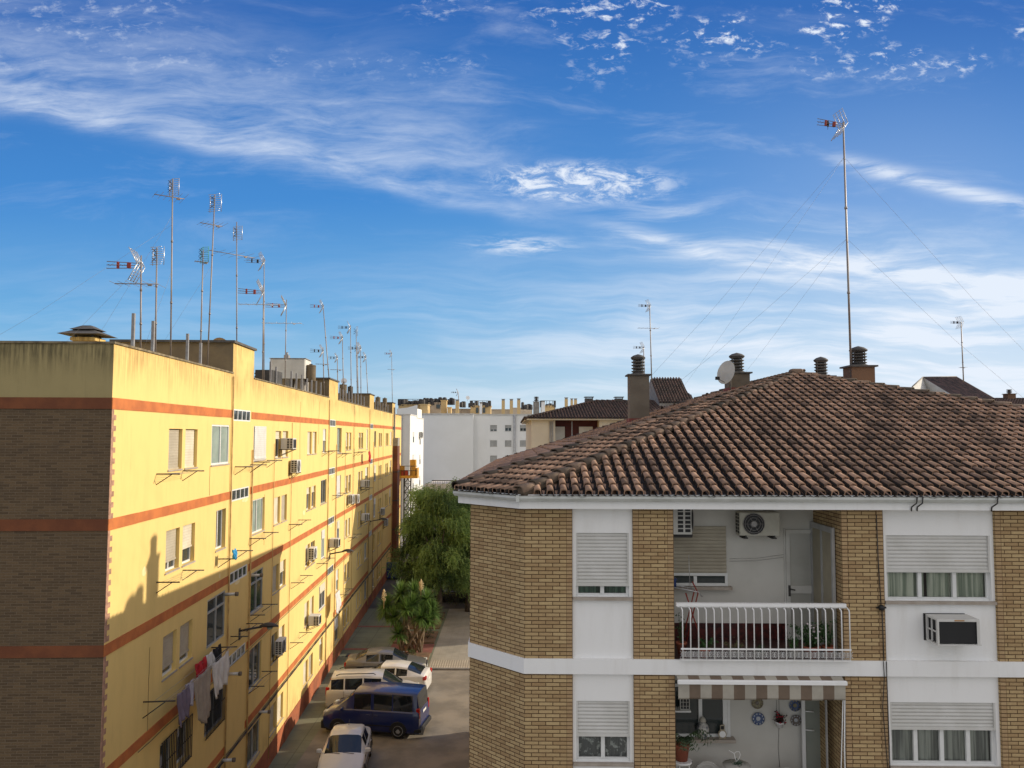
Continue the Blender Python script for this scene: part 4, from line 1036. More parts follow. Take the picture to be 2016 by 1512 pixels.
M_chr = mat('brown_brick_render', (0.19,0.11,0.065), 0.9, (0.16,0.09,0.055), 2, 0.9, 0.3, 20)
A4, B4 = chim_px(1677, 1722, 722, 681, 22.4, M_chr, zb=1.3)
mb = MB()   # red waterproofed skirts at two chimneys
for a, b in ((A1, B1), (A2, B2)):
    w = b.x-a.x; f = lambda x, y: ze+0.31*(x-BL.x) 
    mb.box(a.x-0.03, b.x+0.03, a.y-0.03, a.y+w+0.03, f(a.x,0)-0.3, f(a.x,0)+0.13)
obj('chimney_flashing', mb, M_rust, roof)

# ------------------------------------------------------------------ things on the brick building
ac_dual = ac_proto('air_conditioner', 0.74, 0.42, 0.26, mat('cream_casing', (0.52,0.50,0.42), 0.5, (0.42,0.40,0.33), 3), True, label='cream split air conditioner with round fan hanging on the upper balcony wall', group='air conditioners on the brick building', strut=False)
p = bz(1486, 1050); ac_dual.location = BW(p[0], DB, p[1]); ac_dual.rotation_euler = (0,0,BB)
ax = ac_proto('air_conditioner', 0.5, 0.50, 0.36, M_shw, True, label='white louvred air conditioner at the upper left corner of the upper balcony', group='air conditioners on the brick building', strut=False)
p = bz(1330, 1058); ax.location = BW(x3+0.02, 0.95, Z(1345,1062)); ax.rotation_euler = (0,0,BB+math.pi/2)
def win_ac(px0, px1, py0, py1, label):
    xa, za = fro(px0, py1); xb, zb_ = fro(px1, py0); e = empty('air_conditioner', BW((xa+xb)/2, 0.05, za), BB, label, 'air conditioner', 'air conditioners on the brick building')
    w, h = (xb-xa)*0.93, (zb_-za); mb = MB(); mb.box(-w/2-0.03, w/2-0.03, -0.02, 0.0, -0.01, h+0.01); obj('wall_collar', mb, M_black, e)
    mb = MB(); t = 0.03
    mb.box(-w/2, w/2, -0.40, -0.02, h-t, h); mb.box(-w/2, w/2, -0.40, -0.02, 0, t*0.6); mb.box(-w/2, -w/2+t, -0.40, -0.36, t*.6, h-t); mb.box(w/2-t, w/2, -0.40, -0.02, t*.6, h-t); mb.box(-w/2, -w/2+t, -0.06, -0.02, t*.6, h-t)
    mb.box(-w/2+0.0, -w/2+0.02, -0.36, -0.06, h*0.47, h*0.52); mb.box(-w/2,-w/2+0.02,-0.22,-0.2,t,h-t)
    mb.box(-w/2-0.01, w/2+0.02, -0.415, -0.40, h*0.0, h*0.04); mb.box(-w/2,w/2,-0.405,-0.4,h*0.90,h); mb.box(w/2-0.045,w/2,-0.41,-0.40,h*0.0,h*0.95); mb.box(-w/2,-w/2+0.03,-0.41,-0.40,h*0.0,h*0.95)
    obj('casing', mb, M_shw, e)
    mb = MB(); mb.box(-w/2+0.035, w/2-0.035, -0.385, -0.05, 0.03, h-0.035); obj('coil_panel', mb, M_black, e)
    mb = MB(); mb.box(-0.06, 0.10, -0.412, -0.406, h*0.925, h*0.965); obj('label_plate', mb, mat('orange_label', (0.45,0.22,0.06), 0.6), e)
    return e
win_ac(1822, 1908, 1210, 1260, 'white box air conditioner with open black front under the right upper window')
# cable and small lamp by the right bay
mb = MB(TB); xc = fro(1727,1100)[0]
mb.tube([(xc,0.012,zf-0.1),(xc+0.01,0.015,Z(1727,1100)),(xc+0.04,0.012,Z(1731,1190))], 0.008, 5); mb.tube([(xc+0.05,0.02,Z(1731,1200)),(xc+0.06,0.02,zb1)], 0.009, 5)
mb.tube([(xc+0.04,0.045,zb1),(xc+0.05,0.045,zb0),(xc+0.02,0.02,zb0-0.5),(xc+0.10,0.02,zb0-1.9)], 0.007, 5); mb.tube([(xc+0.09,0.045,zb1),(xc+0.09,0.045,zb0),(xc+0.11,0.02,zb0-0.9),(xc+0.12,0.02,zb0-2.2)], 0.008, 5)
obj('cable', mb, M_dark, br)
mb = MB(TB); mb.lathe([(0.045,-0.03),(0.05,0.02),(0.03,0.05)], (xc+0.03,0.05,Z(1731,1196)), 10); mb.box(xc-0.04,xc+0.12,0.0,0.03,Z(1731,1196)-0.01,Z(1731,1196)+0.015)
obj('cable_clamp', mb, M_black, br)
# clothes line, folded airer, plants on the upper balcony
def tub(px, py, d): x, z = fro(px, py, d); return (x, d, z)
mb = MB()
for dy in (0, 5): 
    a = tub(1436, 1100+dy, 1.2); b = tub(1490, 1101+dy-2, 1.2); c = tub(1542, 1092+dy, 1.2); mb.tube([BW(*a), BW(*b), BW(*c)], 0.0035, 4)
tag(obj('clothes_line', mb, M_grey), 'pair of thin clothes lines across the upper balcony wall', 'clothes line')
e = empty('clothes_airer', BW(x3+0.45, 0.8, zb1), BB, 'folding clothes airer with blue box on the upper balcony', 'clothes airer')
mb = MB(); mb.tube([(-0.12,0,0),(0.12,0.0,0.95),(0.02,0,1.15)], 0.012, 5); mb.tube([(0.2,0,0),(-0.1,0.0,0.95)], 0.012, 5); mb.tube([(-0.12,0.3,0),(0.12,0.3,0.95)], 0.012, 5); obj('leg', mb, M_red, e)
mb = MB(); mb.tube([(-0.4,0,1.06),(0.12,0,0.97),(0.2,0,0.88)], 0.012, 5); mb.tube([(-0.4,0.3,1.06),(0.12,0.3,0.97)], 0.012, 5)
for k in range(6): mb.tube([(-0.4+k*0.09,0,1.06-k*0.015),(-0.4+k*0.09,0.3,1.06-k*0.015)], 0.006, 4)
mb.tube([(0.0,0.1,1.0),(-0.02,0.1,1.6)], 0.006, 4); obj('rack', mb, M_alw, e)
x, z = fro(1343, 1156, 1.0)
mb = MB(); mb.bevbox(-0.10,0.10,-0.1,0.1,0,0.17,0.012); mb.box(-0.11,0.11,-0.11,0.11,0.16,0.18)
o = obj('storage_box', mb, mat('blue_plastic', (0.01,0.035,0.16), 0.4)); o.location = BW(x3+0.13, 1.15, bz(1343,1153)[1]-0.0); tag(o, 'small blue plastic box on the upper balcony window sill', 'box')
def leafy(name, label, cat, base, h, w, n, m, potm=None, potr=0.13, poth=0.22, seedv=1, leaf=0.05, droop=0.3, group=None, flower=None):
    rr = random.Random(seedv); e = empty(name, base, 0, label, cat, group)
    if potm:
        mb = MB(); mb.lathe([(potr*0.72,0),(potr,poth),(potr*1.1,poth),(potr*1.1,poth+0.03),(potr*0.9,poth+0.03),(potr*0.88,poth)], (0,0,0), 14); obj('pot', mb, potm, e)
    z0 = poth if potm else 0
    ms = MB(); mb = MB(); fl_ = []
    for s in range(max(4, n//14)):
        a = rr.uniform(0, 6.28); rad = w*rr.uniform(0.2, 1); tip = Vector((rad*math.cos(a), rad*0.5*math.sin(a), z0+h*rr.uniform(0.45,1)))
        ms.tube([(0.02*math.cos(a),0.02*math.sin(a),z0),(tip.x*0.6,tip.y*0.6,z0+(tip.z-z0)*0.6),tip], [0.006,0.005,0.003], 4)
        for q in range(14):
            t = rr.uniform(0.3, 1.05); c = Vector((tip.x*t, tip.y*t, z0+(tip.z-z0)*t-droop*abs(t-0.6)*0.1)) + Vector((rr.gauss(0,.03),rr.gauss(0,.03),rr.gauss(0,.03)))
            d1 = Vector((rr.uniform(-1,1),rr.uniform(-1,1),rr.uniform(-.4,.8))).normalized(); d2 = d1.cross(Vector((rr.uniform(-1,1),rr.uniform(-1,1),rr.uniform(-1,1)))).normalized()
            l = leaf*rr.uniform(0.6,1.3); mb.poly([c-d1*l*0.5, c+d2*l*0.35, c+d1*l*0.6, c-d2*l*0.35])
            if flower and q in (3, 9) and s % 3 == 0 and len(fl_) < 9: mf = MB(); mf.lathe([(0.0,-0.016),(0.026,0),(0.0,0.016)], tuple(c+Vector((0,-0.03,0.03))), 6); fl_.append(mf)
    obj('stem', ms, M_leafp, e); obj('leaves', mb, m, e, recalc=False)
    for mf in fl_: obj('flower', mf, flower, e)
    return e
zfl = zb1+0.01
leafy('potted_plant', 'thin dark plant at the left end of the upper balcony', 'plant', BW(x3+0.18,0.35,zfl), 0.55, 0.14, 90, M_leafp, M_terra, 0.09, 0.16, 3, 0.035)
leafy('potted_plant', 'low bushy plant behind the left bars of the upper balcony', 'plant', BW(x3+0.52,0.12,zfl), 0.20, 0.20, 160, M_leafp, M_terra, 0.11, 0.12, 4)
leafy('potted_plant', 'trailing plant low behind the right-centre bars of the upper balcony', 'plant', BW(x3+2.03,0.10,zfl), 0.26, 0.13, 110, M_leafp, M_conc, 0.10, 0.12, 5)
leafy('potted_plant', 'larger geranium at the right of the upper balcony', 'plant', BW(x4-0.50,0.14,zfl), 0.42, 0.34, 420, M_leafp, M_terra, 0.14, 0.16, 6, 0.055, flower=mat('pale_flower', (0.7,0.6,0.6), 0.7))
leafy('potted_plant', 'tall green plant in the right corner of the upper balcony', 'plant', BW(x4-0.20,0.16,zfl), 0.50, 0.16, 200, M_leafp, M_terra, 0.10, 0.16, 7, 0.05)
leafy('potted_plant', 'dry brownish plant in the middle of the upper balcony', 'plant', BW(x3+1.05,0.12,zfl), 0.20, 0.26, 130, mat('dry_leaf', (0.13,0.10,0.05), 0.8), M_conc, 0.12, 0.1, 8, 0.04)
leafy('potted_plant', 'small trailing plant between centre and right of the upper balcony', 'plant', BW(x3+1.45,0.1,zfl), 0.12, 0.16, 90, M_leafp, M_conc, 0.10, 0.09, 9, 0.04)

# ---- lower balcony
zl0 = zb1-FH; 
# awning: case, striped cloth, front bar, valance
zt0 = zb0-0.005; 
M_str1 = mat('awning_cream', (0.40,0.37,0.31), 0.9); M_str2 = mat('awning_brown', (0.17,0.125,0.09), 0.9)
aw = empty('awning', BW(0,0,0), BB, 'striped brown and cream awning with white front bar over the lower balcony', 'awning')
mb = MB(TB); ns = 15; ua, ub_ = x3+0.02, x4-0.06
for i in range(ns):
    a = ua+(ub_-ua)*i/ns; b = ua+(ub_-ua)*(i+1)/ns; m = i % 2
    mb.poly([(a,0.03,zt0),(b,0.03,zt0),(b,0.16,zt0-0.05),(a,0.16,zt0-0.05)], m)
    zbm = zt0-0.355+0.006*math.sin(i); mb.poly([(a,0.185,zt0-0.08),(b,0.185,zt0-0.08),(b,0.18,zbm+0.03*(1 if i>0 else 1)),(a,0.18,zbm+0.03)], m); 
    mb.poly([(a,0.18,zbm+0.03),(b,0.18,zbm+0.03),(b,0.15,zbm),(a,0.15,zbm)], m)
obj('awning_cloth', mb, [M_str1, M_str2], aw)
mb = MB(TB); mb.bevbox(ua-0.01, ub_+0.03, 0.15, 0.21, zt0-0.095, zt0-0.03, 0.012); obj('front_bar', mb, M_white, aw)
mb = MB(TB); mb.tube([(x4-0.05,0.02,zt0-0.1),(x4-0.08,0.17,zt0-0.12)], 0.015, 5); mb.tube([(x4-0.07,0.12,zt0-0.12),(x4-0.10,0.02,zt0-1.5),(x4-0.03,0.0,zt0-1.75),(x4-0.01,0.0,zt0-2.2)], 0.008, 5); mb.tube([(x4-0.02,0.05,zt0-0.15),(x4-0.03,0.0,zt0-1.2),(x4-0.02,-0.02,zt0-2.2)], 0.012, 5); obj('awning_crank', mb, M_white, aw)
# window with open dark panes
u0, zt = bz(1330, 1372); u1, zb_ = bz(1437, 1449); u0 = x3+0.03
mb = MB(TBd); frame_rect(mb, u0, u1, zb_, zt+0.25, 0.0, 0.05, 0.05); um = bz(1378,1400)[0]; mb.box(um-0.035,um+0.03,0.0,0.055,zb_+0.05,zt+0.25); mb.box(u1-0.13,u1-0.05,0.001,0.04,zb_,zt+0.2)
w = obj('window', mb, M_frame, br)
mb = MB(TBd); mb.poly([(u0,0.012,zb_),(u1,0.012,zb_),(u1,0.012,zt+0.3),(u0,0.012,zt+0.3)]); obj('pane', mb, M_gl, w)
mb = MB(TBd); mb.box(u0, u1+0.06, 0.0, 0.2, zb_-0.06, zb_-0.002); obj('window_sill', mb, M_sill, w)
sillz = zb_
# glass door at right and folded screen
ud0 = bz(1573,1400)[0]
mb = MB(TBd); frame_rect(mb, ud0, ud0+0.85, zl0+0.02, zb0-0.3, 0.12, 0.06, 0.04); dr = obj('door', mb, M_white, br)
mb = MB(TBd); mb.poly([(ud0,0.13,zl0),(ud0+0.8,0.13,zl0),(ud0+0.8,0.13,zb0-0.3),(ud0,0.13,zb0-0.3)]); obj('pane', mb, mat('greenish_pane', (0.30,0.32,0.28), 0.12, (0.25,0.27,0.24), 1), dr)
for k, (a, zz_) in enumerate(((0.07,1435),(0.07,1475))): mb = MB(TBd); mb.tube([(ud0+0.06,0.17,Z(1580,zz_)-0.1),(ud0+0.2,0.2,Z(1580,zz_)-0.1)], 0.012, 5); obj('handle', mb, M_white, dr)
mb = MB(TB)
for k in range(4): mb.box(x4-0.16+k*0.035, x4-0.14+k*0.035, -0.5-0.1*k, -0.45-0.1*k, zl0+0.02, zb0-0.02)
obj('side_screen', mb, M_alu, br)
# plates on the wall
def plate(px, py, rpx, m1, m2, label):
    x, z = bz(px, py); r_ = rpx*(14+DB)/1600
    e = empty('wall_plate', BW(x, DB-0.01, z), BB, label, 'plate', 'painted plates on the lower balcony wall')
    mb = MB(); mb.lathe([(r_*0.55,0.0),(r_,-0.02),(r_,-0.028),(r_*0.62,-0.014),(r_*0.1,-0.012)], (0,0,0), 20, 0, True, 'y'); obj('dish', mb, m1, e)
    mb = MB()
    for k in range(10):
        a = k*math.pi/5; mb.lathe([(0.013,-0.029),(0.013,-0.031)], (r_*0.8*math.cos(a),0,r_*0.8*math.sin(a)), 6, 0, False, 'y')
    mb.lathe([(r_*0.35,-0.016),(r_*0.33,-0.019),(r_*0.12,-0.019)], (0,0,0), 10, 0, False, 'y'); obj('painted_motif', mb, m2, e)
M_pb = mat('blue_glaze', (0.045,0.07,0.17), 0.25, (0.12,0.16,0.26), 30, 1.0); M_pw = mat('white_glaze', (0.5,0.52,0.55), 0.25); M_py = mat('yellow_glaze', (0.17,0.14,0.07), 0.3, (0.28,0.25,0.15), 30, 1.0); M_pd = mat('brown_glaze', (0.10,0.075,0.06), 0.3, (0.2,0.18,0.16), 30, 1.0)
plate(1490, 1383, 11, M_py, M_pd, 'yellow-brown painted plate, upper left of the wall plates')
plate(1492, 1414, 12, M_pb, M_pw, 'blue and white plate directly below the yellow-brown plate')
plate(1564, 1388, 11, M_pb, M_py, 'dark blue plate beside the white door frame')
plate(1566, 1417, 10.5, M_pd, M_pw, 'brown-grey plate below the dark blue one by the door')
x, z = bz(1531, 1415)
e = leafy('hanging_plant', 'dark red flowering plant in a white hanging pot on the balcony wall', 'plant', BW(x, DB-0.12, z-0.11), 0.16, 0.10, 260, mat('dark_plant', (0.05,0.02,0.015), 0.7), M_white, 0.075, 0.07, 10, 0.04, flower=mat('red_flower', (0.35,0.02,0.04), 0.6))
mb = MB(); 
for sx in (-0.02, 0.03): mb.tube([(sx,0.1,0.1),(sx*0.8,0.11,0.7)], 0.004, 4)
mb.tube([(0.02,0.11,0.0),(0.0,0.11,-0.4),(0.02,0.11,-0.75)], 0.004, 4); obj('hanger', mb, M_grey, e)
# things on the sill
x, _ = bz(1381, 1440)
e = empty('vase', BW(x, DB-0.12, sillz), BB, 'white and blue ginger-jar vase on the lower balcony window sill', 'vase')
mb = MB(); mb.lathe([(0.055,0),(0.065,0.01),(0.105,0.10),(0.115,0.17),(0.09,0.24),(0.05,0.275),(0.05,0.30)], (0,0,0), 18); obj('body', mb, mat('vase_glaze', (0.5,0.48,0.44), 0.3, (0.12,0.13,0.15), 16, 1.0, lo=0.50, hi=0.56), e)
mb = MB(); mb.lathe([(0.062,0.298),(0.062,0.315),(0.04,0.36),(0.012,0.375),(0.012,0.395)], (0,0,0), 14); obj('lid', mb, mat('vase_lid', (0.48,0.45,0.38), 0.4), e)
x, _ = bz(1419, 1440)
e = empty('table_clock', BW(x, DB-0.12, sillz), BB, 'small cream table clock standing on the window sill', 'clock')
mb = MB(); mb.lathe([(0.075,0.02),(0.075,-0.02)], (0,0,0.08), 18, 0, False, 'y'); mb.box(-0.06,0.06,-0.02,0.02,0,0.02); mb.box(-0.04,0.04,-0.015,0.015,0.15,0.24); obj('case', mb, mat('clock_case', (0.40,0.34,0.24), 0.5), e)
mb = MB(); mb.lathe([(0.058,-0.022),(0.058,-0.024)], (0,0,0.08), 16, 0, False, 'y'); obj('face', mb, M_white, e)
mb = MB(); mb.box(-0.028,0.028,-0.02,-0.016,0.165,0.225); obj('screen', mb, M_black, e)
# shelf with small grille box and picture
p = bz(1350, 1391); mb = MB(); mb.box(-0.2,0.20,-0.25,0,-0.025,0); o = obj('wall_shelf', mb, M_white); o.location = BW(x3+0.28, DB, p[1]); o.rotation_euler = (0,0,BB); tag(o, 'white wall shelf at the upper left of the lower balcony', 'shelf')
e = empty('air_conditioner', BW(x3+0.38, DB, p[1]+0.0), BB, 'small cream grilled box standing on the white wall shelf', 'air conditioner', 'air conditioners on the brick building')
mb = MB(); frame_rect(mb if 0 else mb, 0,0,0,0,0) if 0 else None
mb.box(-0.09,0.09,-0.2,0,0,0.02); mb.box(-0.09,0.09,-0.2,0,0.20,0.22); mb.box(-0.09,-0.075,-0.2,-0.18,0,0.2); mb.box(0.075,0.09,-0.2,-0.18,0,0.2)
for k in range(1,3): mb.box(-0.09+k*0.06-0.005,-0.09+k*0.06+0.005,-0.2,-0.19,0.02,0.2); mb.box(-0.075,0.075,-0.2,-0.19,k*0.07-0.004,k*0.07+0.004)
obj('casing', mb, M_offw, e); mb = MB(); mb.box(-0.085,0.085,-0.185,-0.01,0.01,0.21); obj('coil_panel', mb, M_black, e)
# palm-like plant in a terracotta pot on a stool
px_, pz_ = fro(1353, 1478, 0.7)
e = empty('potted_palm', BW(x3+0.20, 0.55, pz_-0.10), BB, 'arching palm in a terracotta pot on the left of the lower balcony', 'plant')
mb = MB(); mb.lathe([(0.10,0),(0.135,0.24),(0.15,0.24),(0.15,0.28),(0.12,0.28)], (0,0,0), 16); obj('pot', mb, M_terra, e)
mb = MB(); rr = random.Random(4)
for k in range(16):
    a = rr.uniform(-0.5, 3.6) if k % 3 else rr.uniform(0, 6.28); L = rr.uniform(0.35,0.6); prev = None
    for j in range(12):
        t = j/11; r_ = L*t; z_ = 0.28+0.34*math.sin(t*1.9)*L/0.5-0.25*t*t; c = Vector((r_*math.cos(a), -abs(r_*math.sin(a))*0.6, z_)); sd = Vector((-math.sin(a), math.cos(a), 0))
        if j > 1:
            for s in (-1, 1):
                tip = c+sd*s*0.11*(1-t*0.5)+Vector((0,0,-0.06)); dirv = (c-prev).normalized()*0.014; mb.poly([c-dirv, c+dirv, tip])
        prev = c
obj('fronds', mb, mat('palm_leaf', (0.055,0.09,0.035), 0.5, (0.025,0.045,0.02), 8, 1.0), e, recalc=False)
mb = MB(); mb.lathe([(0.18,0),(0.18,0.03)], (0,0,-0.035), 14); 
for a in range(3): mb.tube([(0.12*math.cos(a*2.1),0.12*math.sin(a*2.1),-0.035),(0.16*math.cos(a*2.1),0.16*math.sin(a*2.1),-0.5)], 0.014, 5)
o = obj('plant_stool', mb, M_white); o.location = e.location.copy(); tag(o, 'small white round stool under the potted palm', 'stool')
# round-backed chairs with pink cushions and a small table with a bird ornament
def chair(px, py, label):
    x, z = fro(px, py, 0.95); zs = z-0.55
    e = empty('balcony_chair', BW(x, 0.95, zs), BB, label, 'chair', 'round-backed chairs on the lower balcony')
    mb = MB(); prev = None
    for i in range(9):                  # shell back
        a0 = math.pi*i/8; row = []
        for j in range(5):
            r_ = 0.24*j/4+0.001; row.append(mb.P((r_*math.cos(a0)*1.0, 0.12-0.10*(r_/0.24)**2, 0.28+r_*math.sin(a0)*1.1)))
        if prev:
            for j in range(4): mb.face((prev[j],row[j],row[j+1],prev[j+1]), 0, True)
        prev = row
    pts = [(0.24*math.cos(math.pi*k/12), 0.02, 0.28+0.265*math.sin(math.pi*k/12)) for k in range(13)]; mb.tube(pts, 0.016, 6)
    mb.tube([(-0.24,0.02,0.28),(-0.25,-0.2,0.12),(-0.2,-0.3,0.08)], 0.018, 6); mb.tube([(0.24,0.02,0.28),(0.25,-0.2,0.12),(0.2,-0.3,0.08)], 0.018, 6)
    o = obj('backrest', mb, M_offw, e); md = o.modifiers.new('t', 'SOLIDIFY'); md.thickness = 0.01
    mb = MB(); mb.lathe([(0.0,0.0),(0.2,0.0),(0.24,0.03),(0.22,0.06),(0,0.07)], (0,-0.08,0.0), 16); obj('seat', mb, M_offw, e)
    for sx in (-1,1):
        for sy in (-1,1): mb = MB(); mb.tube([(sx*0.15,-0.08+sy*0.13,0),(sx*0.18,-0.08+sy*0.16,-(zs-zl0))], 0.014, 5); obj('leg', mb, M_offw, e)
    return e, x, z
M_pk = mat('pink_cushion', (0.50,0.05,0.13), 0.9, (0.5,0.45,0.45), 9, 1.0, lo=0.5, hi=0.56)
for px, lab, cl in ((1393, 'left round-backed white chair on the lower balcony', 'left patterned pink cushion'), (1549, 'right round-backed white chair on the lower balcony', 'right patterned pink cushion')):
    e, x, z = chair(px, 1500 if px < 1450 else 1512, lab)
    mb = MB(); rr = random.Random(px)
    for c, s in (((-0.05,-0.02,0.17),0.11),((0.08,-0.03,0.16),0.10)):
        mb.lathe([(0.0,-0.04),(s*0.8,-0.03),(s,0.0),(s*0.8,0.03),(0,0.04)], c, 10, 0, True, 'y')
    o = obj('cushion', mb, M_pk); o.location = e.location.copy(); tag(o, cl+' on a round-backed chair', 'cushion')
x, z = fro(1450, 1505, 0.8)
e = empty('side_table', BW(x, 0.8, z-0.02), BB, 'small grey table between the two round-backed chairs', 'table')
mb = MB(); mb.lathe([(0.0,0),(0.24,0),(0.24,0.02),(0,0.02)], (0,0,0), 18); obj('table_top', mb, M_offw, e)
for a in range(3): mb = MB(); mb.tube([(0.15*math.cos(a*2.1),0.15*math.sin(a*2.1),0),(0.2*math.cos(a*2.1),0.2*math.sin(a*2.1),-(z-zl0))], 0.014, 5); obj('leg', mb, M_offw, e)
e = empty('bird_ornament', BW(x+0.0, 0.8, z), BB, 'white wire bird ornament among green leaves on the side table', 'ornament')
mb = MB(); mb.tube([(-0.13,0,0.24),(-0.04,0,0.19),(-0.02,0,0.10),(0.0,0,0.04)], 0.007, 5); mb.tube([(-0.04,0,0.19),(0.0,0,0.22),(0.05,0,0.22),(0.07,0,0.17),(0.05,0,0.11),(0.0,0,0.04)], 0.006, 5); obj('wire_body', mb, M_white, e)
mb = MB(); rr = random.Random(2)
for k in range(60):
    c = Vector((rr.gauss(0.02,0.05), rr.gauss(0,0.04), abs(rr.gauss(0.02,0.03)))); a = rr.uniform(0,6.28); d1 = Vector((math.cos(a),math.sin(a),rr.uniform(-.3,.6)))*0.025; d2 = Vector((-math.sin(a),math.cos(a),0.2))*0.012; mb.poly([c-d1,c+d2,c+d1,c-d2])
obj('leaves', mb, mat('grey_green_leaf', (0.10,0.17,0.12), 0.7), e, recalc=False)
# lower balcony rail (only its top is in the picture)
railing(zl0+0.02, zl0+1.0, 'railing')
# ------------------------------------------------------------------ TV antennas
def beam(mb, a, b, r): mb.tube([a, b], r, 4)
def head_uhf(par, z, yaw, s=1.0, red=True, tilt=0.0):
    """corner-reflector UHF antenna pointing along local -x after yaw"""
    M = Matrix.Translation((0,0,z)) @ Matrix.Rotation(yaw, 4, 'Z') @ Matrix.Rotation(tilt, 4, 'Y')
    mb = MB(); mb.M = M
    for dz in (-0.10, 0.0, 0.10): mb.tube([(0.03,0,dz*0.5),(-0.28*s,0,dz*0.7),(-0.85*s,0,dz*0.9)], 0.010*s, 4)
    for k in range(5):
        x = -0.38*s-0.1*s*k
        mb.tube([(x,-0.09*s,0),(x,0.09*s,0)], 0.006*s, 4)
    b = obj('boom', mb, M_mast, par)
    mb = MB(); mb.M = M
    mb.bevbox(-0.34*s,-0.26*s,-0.05*s,0.05*s,-0.075*s,0.075*s,0.01); mb.bevbox(-0.60*s,-0.54*s,-0.03*s,0.03*s,-0.09*s,0.09*s,0.01)
    obj('dipole_box', mb, M_red if red else M_black, par)
    mb = MB(); mb.M = M
    for sg in (-1, 1):
        for k in range(6):
            t = 0.12+0.88*k/5; x = -0.02-0.20*s*t; zz = sg*0.40*s*t; mb.tube([(x,-0.27*s,zz),(x,0.27*s,zz)], 0.008*s, 4)
        for y in (-0.27, -0.1, 0.1, 0.27): mb.tube([(0.0,y*s,0),(-0.22*s,y*s,sg*0.42*s)], 0.011*s, 4)
    obj('reflector', mb, M_alw, par)
def head_vhf(par, z, yaw, s=1.0, n=6, vertical=False, L=1.3, m=None):
    M = Matrix.Translation((0,0,z)) @ Matrix.Rotation(yaw, 4, 'Z')
    mb = MB(); mb.M = M; mb.tube([(-L*0.6*s,0,-0.0),(L*0.4*s,0,0.0)], 0.014, 5)
    for k in range(n):
        x = -L*0.58*s + L*0.96*s*k/(n-1); l = (0.42+0.05*k)*s
        if vertical: mb.tube([(x,0,-l),(x,0,l)], 0.005, 4)
        else: mb.tube([(x,-l,0),(x,l,0)], 0.005, 4)
    mb.bevbox(L*0.2*s-0.05, L*0.2*s+0.05, -0.03, 0.03, -0.05, 0.0, 0.01)
    obj('vhf_yagi', mb, m or M_mast, par)
def head_grid(par, z, yaw, s=1.0, m=None, curved=False):
    M = Matrix.Translation((0,0,z)) @ Matrix.Rotation(yaw, 4, 'Z')
    mb = MB(); mb.M = M
    for k in range(9): zz = -0.38*s+0.76*s*k/8; mb.tube([(0.06+(0.10*abs(k-4)/4 if curved else 0)*-1,-0.30*s,zz),(0.0,0,zz),(0.06-(0.1*abs(k-4)/4 if curved else 0),0.30*s,zz)], 0.008, 4)
    for y in (-0.30, 0, 0.30): mb.tube([(0.06 if y else 0, y*s,-0.4*s),(0.06 if y else 0,y*s,0.4*s)], 0.012, 4)
    obj('grid_reflector', mb, m or M_alw, par)
    mb = MB(); mb.M = M
    for k in range(3): zz = (-0.2+0.2*k)*s; mb.tube([(0.0,0,zz*0.2),(-0.16*s,0.0,zz)], 0.010, 4); mb.tube([(-0.16*s,-0.12*s,zz+0.05),(-0.16*s,0.12*s,zz-0.05)], 0.008, 4); mb.tube([(-0.16*s,-0.12*s,zz-0.05),(-0.16*s,0.12*s,zz+0.05)], 0.008, 4)
    obj('dipole', mb, M_dark, par)
def antenna(label, xb, yb, xt, yt, heads, Y=None, r=0.022, m=None, group='antennas on the yellow roof', name='tv_antenna', guys=()):
    """mast base at pixel (xb,yb), top at (xt,yt); stands on the yellow parapet unless Y is given"""
    if Y is None:
        h = plane_hit(xb, yb, YORG - YN*0.25, YN); Y = h.y
    b = atY(xb, yb, Y); t = atY(xt, yt, Y)
    if Y < 90 and group.endswith('yellow roof'): b.z = min(b.z, 15.3)
    e = empty(name, b, 0, label, 'antenna', group)
    d = t-b; mb = MB(); mb.tube([(0,0,0), d*0.5, d], [r, r*0.95, r*0.8], 6)
    for f in (0.33, 0.66): p = d*f; mb.lathe([(r*1.5,-0.03),(r*1.5,0.03)], p, 6)
    obj('mast', mb, m or M_mast, e)
    for hd in heads:
        kind, f = hd[0], hd[1]; kw = hd[3] if len(hd) > 3 else {}
        sub = empty('antenna_head', d*f); sub.parent = e
        {'u': head_uhf, 'v': head_vhf, 'g': head_grid}[kind](sub, 0, hd[2], **kw)
    if guys:
        mb = MB()
        for f, g_ in guys:
            q = Vector(g_)-b; p = d*f; mid = (p+q)/2-Vector((0,0,0.15)); mb.tube([p, mid, q], 0.003, 3)
        obj('guy_wire', mb, M_grey, e)
    return e
PI = math.pi
def wl_(u, d, z): return FW(u, d, z)
antenna('antenna with red-boxed corner reflector pointing left, nearest the end wall', 277, 692, 278, 503, [('u', 0.90, 0.1, dict(s=1.0)), ('v', 0.72, 0.05, dict(s=0.85, L=1.3))], guys=((0.9, wl_(6,-6,14.3)),))
antenna('short grid-headed antenna just right of the red-boxed one', 306, 700, 309, 488, [('g', 0.93, 1.25, dict(s=0.62, curved=True))])
antenna('tallest antenna of the left group, two heads on a long bare mast', 336, 708, 340, 352, [('g', 0.955, 1.10, dict(s=0.62)), ('v', 0.90, 0.6, dict(s=0.85, L=0.95))], guys=((0.75, wl_(3,-7,14.3)), (0.8, wl_(9,-6,14.3)), (0.5, wl_(12,-5,14.3))))
antenna('antenna with a pale green slatted panel and dark directors', 394, 722, 400, 492, [('g', 0.96, 1.00, dict(s=0.62, m=M_green)), ('v', 0.90, 0.45, dict(s=0.4, L=1.0))])
antenna('leaning tall antenna with curved white reflector', 408, 722, 423, 384, [('g', 0.955, 1.25, dict(s=0.72, curved=True)), ('v', 0.83, 0.7, dict(s=0.8, L=0.9))], guys=((0.6, wl_(14,-6,14.3)),))
